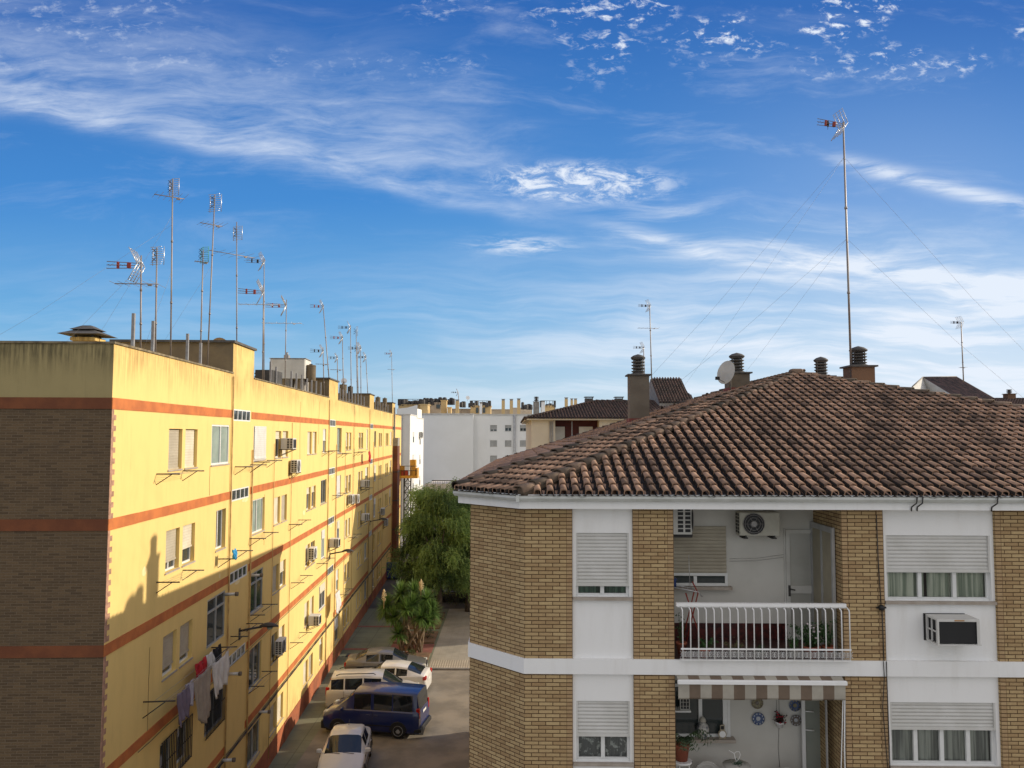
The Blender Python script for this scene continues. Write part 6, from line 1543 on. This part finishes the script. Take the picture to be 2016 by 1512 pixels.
# ------------------------------------------------------------------ low white building with railing beyond the tree
e = empty('low_white_building', (0,0,0), 0, 'low white building with a flat railed roof beyond the bushy tree', 'building')
Yl = 78.0; a = wpt(838, 952, Yl); b = wpt(940, 952, Yl)
mb = MB(); mb.box(a.x, b.x+6, Yl, Yl+9, 0, a.z-0.15); mb.box(a.x-0.1, b.x+6, Yl-0.2, Yl+0.0, a.z-1.25, a.z+0.0); obj('wall', mb, M_wfar2, e)
mb = MB(); mb.tube([(a.x+0.6,Yl,a.z+0.28),(b.x+6,Yl,a.z+0.28)], 0.05, 5)
for k in range(60): x = a.x+0.6+k*0.17; mb.tube([(x,Yl,a.z),(x,Yl,a.z+0.28)], 0.018, 4)
obj('roof_railing', mb, M_dark, e)
# ------------------------------------------------------------------ construction hoist
e = empty('mast_climbing_platform', (0,0,0), 0, 'yellow work platform on a lattice mast at the far end of the street', 'work platform')
Yh = 88.0; a = wpt(784, 941, Yh); b = wpt(823, 941, Yh)
M_yh = mat('hoist_yellow', (0.55,0.30,0.045), 0.6, (0.40,0.22,0.04), 3, 0.8)
mb = MB(); mb.box(a.x, b.x, Yh-0.6, Yh+0.8, a.z, a.z+0.28); mb.box(b.x-0.12, b.x-0.0, Yh-0.6, Yh+0.8, a.z+0.28, a.z+1.1)
obj('deck', mb, M_yh, e)
q = wpt(806, 905, Yh); r_ = wpt(819, 905, Yh); mb = MB(); mb.box(q.x+0.1, r_.x, Yh-0.4, Yh+0.5, a.z+0.28, q.z); obj('drive_cabinet', mb, M_yh, e)
q = wpt(786, 917, Yh); r_ = wpt(796, 917, Yh); mb = MB(); mb.box(q.x, r_.x, Yh-0.3, Yh+0.5, a.z+0.28, q.z); obj('drive_cabinet', mb, M_yh, e)
q = wpt(791, 926, Yh); r_ = wpt(804, 930, Yh); mb = MB(); mb.box(q.x, r_.x, Yh-0.5, Yh+0.0, a.z+0.28, r_.z+0.25); obj('brick_load', mb, M_red, e)
mb = MB()
for x in (a.x, a.x+0.7, b.x-0.7): mb.tube([(x,Yh-0.6,a.z+0.28),(x,Yh-0.6,a.z+1.3)], 0.035, 4)
for z in (0.8, 1.3): mb.tube([(a.x,Yh-0.6,a.z+z),(b.x,Yh-0.6,a.z+z)], 0.03, 4)
obj('guard_rail', mb, M_dark, e)
mx0 = wpt(795, 970, Yh).x; mx1 = wpt(808, 970, Yh).x; mb = MB()
for x in (mx0, mx1):
    for y in (Yh+0.0, Yh+0.6): mb.tube([(x,y,0),(x,y,a.z)], 0.05, 4)
z = 0; k = 0
while z < a.z-0.5:
    xa_, xb_ = (mx0, mx1) if k % 2 else (mx1, mx0); mb.tube([(xa_,Yh,z),(xb_,Yh,z+0.9)], 0.04, 4); mb.tube([(xb_,Yh+0.6,z),(xa_,Yh+0.6,z+0.9)], 0.04, 4); mb.tube([(mx0,Yh,z),(mx1,Yh,z)], 0.035, 4); z += 0.9; k += 1
obj('lattice_mast', mb, M_black, e)
e = empty('lift_shaft', (0,0,0), 0, 'rust-red lift shaft tower with a grey top against the yellow facade', 'lift shaft')
Yt = 80.5; a = wpt(770.5, 878, Yt); b = wpt(783, 862, Yt); mb = MB(); mb.box(a.x, b.x, Yt, Yt+1.6, 0, a.z)
obj('cladding', mb, mat('rust_cladding', (0.165,0.055,0.028), 0.8, (0.11,0.04,0.022), 0.5, 0.9), e)
mb = MB()
for z in (a.z-2.6, a.z-5.4, a.z-8.2): mb.box(a.x-0.02, b.x+0.02, Yt-0.02, Yt+1.62, z, z+0.1)
obj('floor_joint', mb, M_dark, e)
mb = MB(); mb.box(a.x+0.05, b.x-0.0, Yt+0.1, Yt+1.5, a.z, b.z); obj('shaft_top', mb, M_conc, e)
mb = MB(); p = wpt(773, 790, Yt); mb.box(p.x-0.06, p.x+0.22, Yt+0.3, Yt+0.55, b.z, p.z-0.6); obj('vent_duct', mb, M_grey, e)
# ------------------------------------------------------------------ cars (local: x forward, y left, z up)
def carpaint(name, col, metal=0.0, rough=0.35):
    return mat(name, col, rough, tuple(c*0.88 for c in col), 1.5, 0.6, metal=metal, spec=0.5, coat=0.6)
P_white = carpaint('white_car_paint', (0.66,0.64,0.60)); P_silver = carpaint('silver_car_paint', (0.40,0.385,0.35), 0.35); P_grey = carpaint('grey_car_paint', (0.17,0.16,0.145), 0.4)
P_blue = carpaint('dark_blue_car_paint', (0.004,0.014,0.095), 0.0, 0.3); P_champ = carpaint('champagne_car_paint', (0.50,0.47,0.42), 0.25); P_dark = carpaint('dark_car_paint', (0.02,0.018,0.02))
M_tyre = mat('tyre_rubber', (0.02,0.02,0.02), 0.9); M_rim = mat('alloy_rim', (0.42,0.42,0.42), 0.35, metal=0.5)
M_head = mat('headlight_lens', (0.62,0.62,0.55), 0.12, (0.35,0.36,0.34), 8); M_tail = mat('tail_light_lens', (0.42,0.015,0.012), 0.2); M_num = mat('number_plate', (0.68,0.68,0.64), 0.5)
M_cgl = glass_mat('car_glass', (0.012,0.015,0.018))
def car(name, label, X, Y, heading, st, W, paint, kind='car', rails=False, side_from=1, wheels=None, wr=0.32, bumper_dark=False, side_dark=None, rim_spokes=6):
    """st: list of (x, half width factor, belt z, roof z, roof half width factor, zone) front to back;
       zone of the segment that follows: h hood, w windscreen, s side glass, p pillar, r rear screen, t trunk, e end"""
    e = empty(name, (X, Y, 0.016), heading, label, kind, 'cars parked between the buildings')
    hw = W/2; body = MB(); gl = MB(); prev = None
    pts_all = []
    for (x, wf, zb, zr, rf_, zone) in st:
        w = hw*wf; zl = 0.24 if zone != 'e0' else 0.3
        low = [(w*0.90, 0.22), (w*0.985, 0.30), (w, 0.50), (w*0.995, zb-0.16), (w*0.96, zb-0.03), (w*0.90, zb+0.01)]
        rw = hw*rf_
        if zr > zb+0.08: up = [(rw*1.04, zr-0.11), (rw*0.97, zr-0.035), (rw*0.80, zr), (0, zr+0.025)]
        else: up = [(w*0.80, zb+0.035), (w*0.60, zb+0.055), (w*0.35, zb+0.07), (0, zb+0.075)]
        half = low+up
        full = [(x, y, z) for y, z in half] + [(x, -y, z) for y, z in half[::-1][1:]]
        pts_all.append((full, zone))
    N = len(pts_all[0][0]); vb = []; 
    for k in range(len(pts_all)-1):
        A, zone = pts_all[k]; B, _ = pts_all[k+1]
        for j in range(N-1):
            # glass segments: j==5 is the left side glass, j==N-2-5 the right one
            side = j in (5, N-2-5); top = 5 <= j <= N-2-5
            isg = (zone in ('s',) and side) or (zone in ('w', 'r') and top and not side) or (zone == 'q' and side)
            mbx = gl if isg else body
            mbx.poly([A[j], A[j+1], B[j+1], B[j]], 0, None, True)
    for idx in (0, -1):
        body.poly(pts_all[idx][0])
    def weld(mbx):
        m = {}; nv = []; rm = []
        for v in mbx.v:
            k = (round(v[0],4), round(v[1],4), round(v[2],4))
            if k not in m: m[k] = len(nv); nv.append(v)
            rm.append(m[k])
        mbx.v = nv; F = []; keep = []
        for i, f in enumerate(mbx.f):
            g_ = []; 
            for q in f:
                if rm[q] not in g_: g_.append(rm[q])
            if len(g_) >= 3: F.append(tuple(g_)); keep.append(i)
        mbx.m = [mbx.m[i] for i in keep]; mbx.sm = [mbx.sm[i] for i in keep]; mbx.uv = [mbx.uv[i] for i in keep]; mbx.tone = [mbx.tone[i] for i in keep]; mbx.f = F
    weld(body); weld(gl)
    b = obj('body', body, paint, e)
    md = b.modifiers.new('bev', 'BEVEL'); md.width = 0.025; md.segments = 2; md.limit_method = 'ANGLE'; md.angle_limit = R(32)
    obj('windows', gl, M_cgl, e)
    mb = MB(); mb.box(st[0][0]-0.35-0.0 if 0 else st[-1][0]+0.2, st[0][0]-0.2, -hw*0.85, hw*0.85, 0.16, 0.30); obj('underbody', mb, M_black, e)
    for wx in wheels:
        for sy in (-1, 1):
            mb = MB(); y = sy*(hw-0.10); 
            mb.lathe([(wr*0.55,-0.10),(wr*0.95,-0.10),(wr,-0.06),(wr,0.06),(wr*0.95,0.10),(wr*0.6,0.10)], (wx, y, wr), 22, 0, True, 'y')
            wl2 = obj('wheel', mb, M_tyre, e)
            mb = MB(); yo = y+sy*0.085; r0 = wr*0.64
            pts = [(wx+r0*math.cos(a*PI/12), yo, wr+r0*math.sin(a*PI/12)) for a in range(25)]; mb.tube(pts, 0.022, 5, cap=False)
            for a in range(rim_spokes):
                t = a*2*PI/rim_spokes; dx, dz = math.cos(t), math.sin(t); px_, pz_ = -dz*0.035, dx*0.035
                mb.poly([(wx+px_,yo+sy*0.02,wr+pz_),(wx-px_,yo+sy*0.02,wr-pz_),(wx+dx*r0-px_*1.2,yo+sy*0.01,wr+dz*r0-pz_*1.2),(wx+dx*r0+px_*1.2,yo+sy*0.01,wr+dz*r0+pz_*1.2)])
            mb.lathe([(0.05,0.0),(0.05,0.02)], (wx, yo, wr), 10, 0, False, 'y'); obj('rim', mb, M_rim, wl2)
            # dark wheel arch lip
            mb = MB(); r1 = wr*1.14; pa = []
            for a in range(13): t = PI*a/12; pa.append((wx+r1*math.cos(t), sy*(hw*0.995), wr+r1*math.sin(t)))
            mb.tube(pa, 0.025, 4, cap=False)
            c_ = [mb.P((wx+wr*1.12*math.cos(PI*a/12), sy*(hw*1.002), wr+wr*1.12*math.sin(PI*a/12))) for a in range(13)]; mb.face(c_)
            obj('wheel_arch', mb, M_black, wl2)
    xf, xr = st[0][0], st[-1][0]
    return e, hw, xf, xr
def seams(e, hw, xs, zlo, zhi, paint, handles=()):
    for sy in (-1, 1):
        for x in xs:
            mb = MB(); mb.box(x-0.006, x+0.006, sy*hw*0.985-0.012, sy*hw*0.985+0.014, zlo, zhi); obj('door_gap', mb, M_black, e)
        for x in handles:
            mb = MB(); mb.bevbox(x-0.09, x+0.09, min(sy*(hw-0.03),sy*(hw+0.02)), max(sy*(hw-0.03),sy*(hw+0.02)), zhi-0.16, zhi-0.125, 0.008); obj('door_handle', mb, paint, e)
        mb = MB(); mb.box(xs[0]+0.05, xs[-1]-0.05, min(sy*(hw-0.02),sy*(hw+0.012)), max(sy*(hw-0.02),sy*(hw+0.012)), 0.50, 0.545) if xs[-1]-xs[0] > 0 else mb.box(xs[-1]+0.05, xs[0]-0.05, min(sy*(hw-0.02),sy*(hw+0.012)), max(sy*(hw-0.02),sy*(hw+0.012)), 0.50, 0.545); obj('side_strip', mb, M_black, e)
def bits(e, hw, zh, xf, xr, zt, paint, mirror_x, zm, plate=True, hl=(0.24,0.12), tl=(0.12,0.22), grille=True, inset=0.30):
    for sy in (-1, 1):
        mb = MB(); mb.bevbox(xf-inset, xf-inset+0.26, sy*hw*0.70-hl[0]/2, sy*hw*0.70+hl[0]/2, zh-hl[1], zh+0.02, 0.03); obj('headlight', mb, M_head, e)
        mb = MB(); mb.bevbox(xr-0.012, xr+0.16, sy*hw*0.82-tl[0]/2, sy*hw*0.82+tl[0]/2, zt-tl[1], zt, 0.02); obj('tail_light', mb, M_tail, e)
        mb = MB(); mb.bevbox(mirror_x-0.07, mirror_x+0.05, min(sy*(hw-0.05), sy*(hw+0.16)), max(sy*(hw-0.05), sy*(hw+0.16)), zm, zm+0.13, 0.03); obj('mirror', mb, paint, e)
    if grille: mb = MB(); mb.bevbox(xf-0.06, xf+0.012, -hw*0.42, hw*0.42, zh-0.14, zh-0.02, 0.02); mb.bevbox(xf-0.05, xf+0.015, -hw*0.6, hw*0.6, 0.28, 0.42, 0.02); obj('grille', mb, M_black, e)
    if plate:
        mb = MB(); mb.box(xf+0.016, xf+0.024, -0.26, 0.26, 0.43, 0.54); obj('number_plate', mb, M_num, e)
        mb = MB(); mb.box(xr-0.022, xr-0.013, -0.26, 0.26, zt-0.34, zt-0.23); obj('number_plate', mb, M_num, e)
# white saloon in front, facing the camera side
st = [(2.12,0.74,0.56,0.56,.7,'h'),(2.05,0.90,0.66,0.66,.8,'h'),(1.8,0.97,0.74,0.74,.8,'h'),(1.2,1.0,0.86,0.86,.8,'h'),(0.88,1.0,0.92,0.92,.8,'w'),(0.12,1.0,0.93,1.38,.70,'s'),(-0.30,1.0,0.93,1.42,.72,'p'),(-0.36,1.0,0.93,1.42,.72,'s'),(-1.05,0.99,0.95,1.38,.70,'p'),(-1.25,0.98,0.96,1.33,.69,'r'),(-1.75,0.95,0.97,0.97,.8,'t'),(-2.02,0.90,0.93,0.93,.8,'t'),(-2.12,0.80,0.80,0.80,.8,'e')]
c = G(684, 1470, 0.9)
e, hw, xf, xr = car('parked_car', 'white car seen from the front, closest to the bottom edge of the photo', -6.62, 33.35, R(-90+4), st, 1.78, P_white, wheels=(1.32,-1.30))
bits(e, hw, 0.72, xf, xr, 0.86, P_white, 0.62, 0.92)
seams(e, hw, (0.85,-0.33,-1.2), 0.34, 0.88, P_white, (-0.15,-1.05))
mb = MB(); mb.tube([(0.98,-0.1,0.99),(0.86,-0.62,0.965)], 0.012, 4); mb.tube([(1.0,0.45,0.985),(0.88,-0.02,0.99)], 0.012, 4); obj('wiper', mb, M_black, e)
mb = MB(); mb.tube([(-0.9,0,1.40),(-1.15,0,1.55)], 0.01, 4); obj('aerial', mb, M_black, e)
# dark blue van
st = [(2.226,0.76,0.70,0.70,.8,'h'),(2.153,0.92,0.86,0.86,.85,'h'),(1.886,0.98,1.00,1.00,.85,'h'),(1.582,1.0,1.10,1.10,.85,'w'),(0.791,1.0,1.14,1.86,.80,'p'),(0.736,1.0,1.14,1.88,.80,'s'),(-0.046,1.0,1.14,1.94,.82,'p'),(-0.184,1.0,1.14,1.94,.82,'s'),(-1.012,1.0,1.14,1.95,.82,'p'),(-1.067,1.0,1.14,1.95,.82,'s'),(-1.950,1.0,1.14,1.93,.81,'p'),(-2.153,0.98,1.14,1.90,.80,'r'),(-2.245,0.96,1.12,1.16,.8,'t'),(-2.263,0.93,1.0,1.0,.8,'e')]
e, hw, xf, xr = car('parked_van', 'dark blue passenger van parked across the lane behind the white car', -6.15, 37.75, R(180-9), st, 1.90, P_blue, 'van', wheels=(1.43,-1.33), wr=0.335, rim_spokes=7)
bits(e, hw, 0.96, xf, xr, 1.30, P_black if 0 else P_blue, 1.25, 1.12, hl=(0.3,0.20), tl=(0.12,0.42))
seams(e, hw, (1.35,-0.16,-1.05), 0.36, 1.1, P_blue, (0.05,-0.3))
mb = MB(); mb.bevbox(xr-0.10, xr+0.25, -hw*0.98, hw*0.98, 0.30, 0.48, 0.04); obj('bumper', mb, M_black, e)
mb = MB(); mb.bevbox(xf-0.3, xf+0.05, -hw*0.92, hw*0.92, 0.24, 0.60, 0.05); obj('bumper', mb, M_black, e)
# silver people carrier, tail to the left, with roof rails
st = [(2.2,0.76,0.68,0.68,.8,'h'),(2.1,0.92,0.82,0.82,.8,'h'),(1.7,0.98,0.94,0.94,.8,'h'),(1.35,1.0,1.0,1.0,.85,'w'),(0.45,1.0,1.02,1.60,.78,'p'),(0.38,1.0,1.02,1.62,.78,'s'),(-0.45,1.0,1.02,1.66,.80,'p'),(-0.52,1.0,1.02,1.66,.80,'s'),(-1.35,1.0,1.03,1.65,.79,'p'),(-1.42,1.0,1.03,1.65,.79,'s'),(-2.02,0.97,1.04,1.60,.76,'r'),(-2.22,0.94,1.04,1.08,.8,'t'),(-2.26,0.90,0.9,0.9,.8,'e')]
e, hw, xf, xr = car('parked_car', 'silver people carrier with roof rails half hidden behind the blue van', -6.75, 41.0, R(4), st, 1.80, P_champ, wheels=(1.4,-1.35))
bits(e, hw, 0.86, xf, xr, 1.16, P_champ, 0.95, 1.02, tl=(0.12,0.40))
seams(e, hw, (1.2,-0.48,-1.40), 0.36, 0.98, P_champ, (-0.3,-1.2))
mb = MB()
for sy in (-1,1): mb.tube([(0.1,sy*0.60,1.67),(0.0,sy*0.61,1.73),(-1.6,sy*0.60,1.73),(-1.8,sy*0.60,1.66)], 0.022, 6)
obj('roof_rail', mb, M_black, e)
# white hatchback coupe, tail to the right
st = [(2.15,0.74,0.55,0.55,.8,'h'),(2.05,0.92,0.68,0.68,.8,'h'),(1.5,0.98,0.80,0.80,.8,'h'),(1.05,1.0,0.88,0.88,.8,'w'),(0.25,1.0,0.90,1.38,.70,'s'),(-0.50,1.0,0.93,1.42,.72,'p'),(-0.58,1.0,0.93,1.42,.72,'s'),(-1.15,1.0,0.97,1.36,.68,'r'),(-1.85,0.98,1.0,1.04,.8,'t'),(-2.05,0.95,0.98,0.98,.8,'t'),(-2.15,0.88,0.80,0.80,.8,'e')]
e, hw, xf, xr = car('parked_car', 'white sloping-tailed car with red tail light on the right', -6.45, 43.5, R(180-5), st, 1.80, P_white, wheels=(1.35,-1.3))
bits(e, hw, 0.70, xf, xr, 0.96, P_white, 0.75, 0.88, tl=(0.30,0.16))
seams(e, hw, (0.95,-0.54), 0.34, 0.86, P_white, (-0.35,))
# grey saloon, farthest of the row
st = [(2.25,0.74,0.55,0.55,.8,'h'),(2.15,0.92,0.68,0.68,.8,'h'),(1.6,0.98,0.80,0.80,.8,'h'),(1.15,1.0,0.88,0.88,.8,'w'),(0.40,1.0,0.90,1.36,.70,'s'),(-0.30,1.0,0.92,1.41,.72,'p'),(-0.37,1.0,0.92,1.41,.72,'s'),(-1.05,1.0,0.93,1.36,.69,'r'),(-1.65,0.98,0.98,0.98,.8,'t'),(-2.1,0.94,0.96,0.96,.8,'t'),(-2.22,0.85,0.80,0.80,.8,'e')]
e, hw, xf, xr = car('parked_car', 'grey-beige saloon parked nearest the yucca, farthest in the row', -6.95, 46.2, R(3), st, 1.80, P_grey, wheels=(1.4,-1.35))
bits(e, hw, 0.72, xf, xr, 0.90, P_grey, 0.85, 0.90)
seams(e, hw, (1.1,-0.33,-1.15), 0.34, 0.88, P_grey, (-0.15,-1.0))
# dark car beyond the trees
st2 = [(a, b, c, d, f, z) for (a, b, c, d, f, z) in st]
p = G(893, 1188)
e, hw, xf, xr = car('parked_car', 'dark car parked in the shade beyond the yucca', p.x, p.y+1, R(175), st2, 1.75, P_dark, wheels=(1.4,-1.35))
bits(e, hw, 0.72, xf, xr, 0.90, P_dark, 0.85, 0.90)
# blue bins at the end of the pavement
p = G(768, 1140)
e = empty('recycling_bin', (p.x, p.y, 0.01), 0.1, 'dark blue recycling container at the far end of the pavement', 'recycling bin')
mb = MB(); mb.prism([(-0.75,-0.5),(0.75,-0.5),(0.8,0.5),(-0.8,0.5)], 0.15, 1.25); mb.prism([(-0.6,-0.4),(0.6,-0.4),(0.6,0.4),(-0.6,0.4)], 1.25, 1.5); obj('container', mb, mat('blue_bin', (0.01,0.03,0.12), 0.5), e)
for sx in (-0.6, 0.6): mb = MB(); mb.lathe([(0.12,-0.04),(0.12,0.04)], (sx,-0.4,0.12), 10, 0, False, 'y'); obj('wheel', mb, M_black, e)
# ------------------------------------------------------------------ vegetation
def leaf_mat(name, c1, c2, trans=0.35, scale=1.2):
    m = bpy.data.materials.new(name); m.use_nodes = True; g = NG(m.node_tree); b = g.n['Principled BSDF']
    at = g.new('ShaderNodeAttribute', attribute_name='tone').outputs['Fac']; O = g.new('ShaderNodeTexCoord').outputs['Object']
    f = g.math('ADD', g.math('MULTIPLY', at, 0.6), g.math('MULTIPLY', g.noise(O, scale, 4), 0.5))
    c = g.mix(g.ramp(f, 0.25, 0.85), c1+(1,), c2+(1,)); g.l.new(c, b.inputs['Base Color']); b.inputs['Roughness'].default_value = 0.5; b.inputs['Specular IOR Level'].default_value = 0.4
    tl = g.new('ShaderNodeBsdfTranslucent'); g.l.new(c, tl.inputs['Color'])
    mx = g.new('ShaderNodeMixShader', inp={0: trans, 1: b.outputs[0], 2: tl.outputs[0]}); g.l.new(mx.outputs[0], g.n['Material Output'].inputs['Surface']); return m
M_bark = mat('bark', (0.13,0.10,0.075), 0.95, (0.07,0.055,0.04), 5, 1.0, 0.6, 15)
M_wil = leaf_mat('drooping_leaf', (0.035,0.07,0.018), (0.31,0.43,0.13), 0.5)
M_yuc = leaf_mat('sword_leaf', (0.05,0.10,0.022), (0.18,0.30,0.075), 0.3)
M_dry = mat('dry_leaf_skirt', (0.24,0.17,0.09), 0.9, (0.14,0.10,0.055), 5, 1.0)
def drooping_tree(label, cx, cy, H, Rr, n, seedv, trunk_r=0.22, cz=None, group=None, m=None, spread=None, lean=(0,0)):
    rr = random.Random(seedv); e = empty('drooping_tree', (cx, cy, 0), 0, label, 'tree', group)
    mb = MB(); fork = H*0.30
    mb.tube([(0,0,0),(0.06,0.03,fork*0.5),(0,0,fork)], [trunk_r*1.25, trunk_r, trunk_r*0.85], 9)
    limbs = []
    for k in range(9):
        a = k*0.7+rr.uniform(-.2,.2); tip = Vector((Rr*0.62*math.cos(a), Rr*0.62*math.sin(a), H*rr.uniform(0.66,0.92))); mid = Vector((tip.x*0.4, tip.y*0.4, fork+(tip.z-fork)*0.55))
        mb.tube([(0,0,fork-0.1), mid, tip], [trunk_r*0.55, trunk_r*0.32, 0.03], 6); limbs.append((mid, tip))
    obj('trunk', mb, M_bark, e)
    # clumps: strands start inside clumps so the crown has masses and gaps
    clumps = []
    for k in range(120):
        a = rr.uniform(0, 6.283); q = rr.random()**0.55; zc = rr.uniform(0.24, 0.98); rad = Rr*q*math.sqrt(max(0.06, 1-((zc-0.52)/0.50)**2))
        clumps.append((Vector((rad*math.cos(a)+lean[0]*zc, rad*math.sin(a)+lean[1]*zc, H*zc)), rr.uniform(0.5,0.95)*Rr*0.27, rr.random()))
    mb = MB()
    for s in range(n):
        c, cr, ct = clumps[rr.randrange(len(clumps))]
        p = c + Vector((rr.gauss(0,cr*0.6), rr.gauss(0,cr*0.6), rr.gauss(0,cr*0.45)))
        if p.z < H*0.10: continue
        a = math.atan2(p.y, p.x)+rr.uniform(-.8,.8); L = rr.uniform(0.4, 1.25); v = Vector((math.cos(a)*rr.uniform(0.2,0.8), math.sin(a)*rr.uniform(0.2,0.8), rr.uniform(0.5,1.7))); steps = int(L/0.085)
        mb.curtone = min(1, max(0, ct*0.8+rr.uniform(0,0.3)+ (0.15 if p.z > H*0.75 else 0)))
        for k in range(steps):
            v = v*0.90+Vector((0,0,-0.125)); v2 = v.normalized(); p = p+v2*0.085
            if p.z < 0.5: break
            side = Vector((rr.uniform(-1,1), rr.uniform(-1,1), rr.uniform(-.9,0.1))).normalized(); d = (v2*0.7+side*0.6).normalized(); l = rr.uniform(0.10,0.19); w = d.cross(Vector((rr.uniform(-1,1),rr.uniform(-1,1),0.3))).normalized()*0.021
            mb.poly([p-w, p+d*l*0.5-w*1.1, p+d*l, p+d*l*0.5+w*1.1, p+w])
    obj('crown', mb, m or M_wil, e, recalc=False)
    return e
t0 = G(840, 1205); t0 = Vector((-6.6, 61.0, 0))
drooping_tree('large drooping pepper tree filling the gap between the two buildings', -5.35, 60.2, 9.1, 2.9, 10500, 21, 0.25)
drooping_tree('second drooping tree overlapping behind the brick building edge', -3.3, 62.6, 9.5, 2.4, 4600, 22, 0.2)
# yucca clump: several trunks crowned with rosettes of sword leaves
def rosette(mb, c, L, n, rr, up=0.4, wd=0.035):
    for k in range(n):
        a = rr.uniform(0, 6.283); el = rr.uniform(-0.75, 1.45); l = L*rr.uniform(0.75,1.1); d = Vector((math.cos(a)*math.cos(el), math.sin(a)*math.cos(el), math.sin(el)))
        s = Vector((-math.sin(a), math.cos(a), 0))*wd; mb.curtone = rr.random(); p = c.copy(); prev = (p-s*0.7, p+s*0.7)
        for j in range(1, 4):
            t = j/3; q = c + d*l*t + Vector((0,0,-0.16*l*t*t*math.cos(el))); w = s*(1.0 if j == 1 else 0.75 if j == 2 else 0.05)
            mb.poly([prev[0], prev[1], q+w, q-w]); prev = (q-w, q+w)
g0 = G(800, 1295); ybase = Vector((g0.x, g0.y+0.9, 0.0))
e = empty('yucca', ybase, 0, 'big multi-trunked yucca with sword leaves and cream flower spikes', 'yucca')
rr = random.Random(9)
heads = []
def yc(px, py, dy): p = atY(px, py, ybase.y+dy); return p-ybase
hp = [(762,1192,0.2,.72),(790,1168,0.4,.74),(815,1165,0.6,.74),(840,1180,0.3,.72),(850,1205,0.0,.74),(775,1215,-0.3,.70),(800,1200,-0.5,.76),(828,1215,-0.5,.74),(785,1185,0.9,.7),(835,1195,0.8,.7),(845,1222,-0.4,.66),(758,1205,0.5,.66),(784,1248,-0.8,.66),(812,1190,-0.2,.75)]
tr = MB(); bases = [Vector((0.35,0,0)), Vector((0.75,0.1,0)), Vector((-0.35,-0.4,0)), Vector((0.1,0.3,0))]
for i, (px, py, dy, L) in enumerate(hp):
    c = yc(px, py, dy); b = bases[(0,1,2,3)[i%4]] if i != 12 else bases[2]; mid = b.lerp(c, 0.55)+Vector((b.x*0.15,0,0.25)); 
    tr.tube([b, mid, c], [0.10, 0.075, 0.06], 7); heads.append((c, L))
obj('trunk', tr, mat('yucca_trunk', (0.28,0.20,0.13), 0.95, (0.16,0.12,0.08), 6, 1.0), e)
for (c, L) in heads:
    mb = MB(); rosette(mb, c, L*1.22, 230, rr, wd=0.030); obj('rosette', mb, M_yuc, e, recalc=False)
mb = MB()
for (c, L) in heads[:6]: rosette(mb, c-Vector((0,0,0.35)), 0.35, 26, rr, wd=0.02)
obj('dry_skirt', mb, M_dry, e, recalc=False)
M_fl = mat('cream_flower', (0.62,0.50,0.30), 0.8, (0.5,0.38,0.2), 10)
for (px, py, dy) in ((756,1172,-0.5), (829,1152,0.2)):
    c = yc(px, py, dy); mb = MB()
    for k in range(110):
        t = rr.random(); r_ = rr.uniform(0.4,1.1)*0.15*math.sin(math.pi*(0.12+0.85*t)); a = rr.uniform(0,6.28); p = c+Vector((r_*math.cos(a), r_*math.sin(a), -0.35+0.7*t)); mb.lathe([(0.0,-0.03),(0.032,0),(0.0,0.03)], tuple(p), 4)
    mb.tube([c-Vector((0,0,0.8)), c+Vector((0,0,0.3))], 0.025, 5); obj('flower_spike', mb, M_fl, e)
# low shrubs in the beds
def shrub(label, x, y, h, w, n, m, seedv, flower=None):
    rr = random.Random(seedv); e = empty('shrub', (x, y, 0.05), 0, label, 'shrub', 'shrubs in the planting beds'); mb = MB(); st_ = MB(); fl_ = []
    for k in range(7): a = k*0.9; st_.tube([(0,0,0),(w*0.5*math.cos(a),w*0.5*math.sin(a),h*0.7)], [0.02,0.006], 4)
    for k in range(n):
        a = rr.uniform(0,6.28); q = rr.random()**0.5; z = h*rr.random()**0.7; rad = w*q*math.sqrt(max(.05,1-(z/h-0.5)**2*3)); c = Vector((rad*math.cos(a), rad*math.sin(a), z)); mb.curtone = rr.random()
        d1 = Vector((rr.uniform(-1,1),rr.uniform(-1,1),rr.uniform(-.5,.8))).normalized()*0.06; d2 = d1.cross(Vector((0.3,rr.uniform(-1,1),1))).normalized()*0.03; mb.poly([c-d1,c+d2,c+d1,c-d2])
        if flower and k % 60 == 0: mf = MB(); mf.lathe([(0,-.04),(.07,0),(0,.04)], tuple(c*1.05), 5); fl_.append(mf)
    obj('stem', st_, M_bark, e); obj('leaves', mb, m, e, recalc=False)
    for mf in fl_: obj('flower', mf, flower, e)
M_shr = leaf_mat('shrub_leaf', (0.04,0.06,0.02), (0.10,0.13,0.04), 0.3)
shrub('sparse low shrub in the brown bed by the ribbed paving', -6.0, 49.4, 0.5, 0.4, 120, M_shr, 1)
shrub('low shrub in the far brown bed near the footpath', -5.5, 54.2, 0.6, 0.5, 160, M_shr, 2)
shrub('dark bushy shrub under the pepper tree', -6.3, 60.6, 1.3, 1.2, 900, M_shr, 3)
shrub('dark shrub in shade beside the footpath end', -4.3, 64.5, 1.6, 1.1, 800, M_shr, 4)
p = atY(886, 990, 66.5)
shrub('small pink-flowered climber showing above the tree on the low white wall', p.x, 76.8, 8.6, 0.9, 700, M_shr, 5, mat('pink_flower', (0.45,0.06,0.12), 0.7))
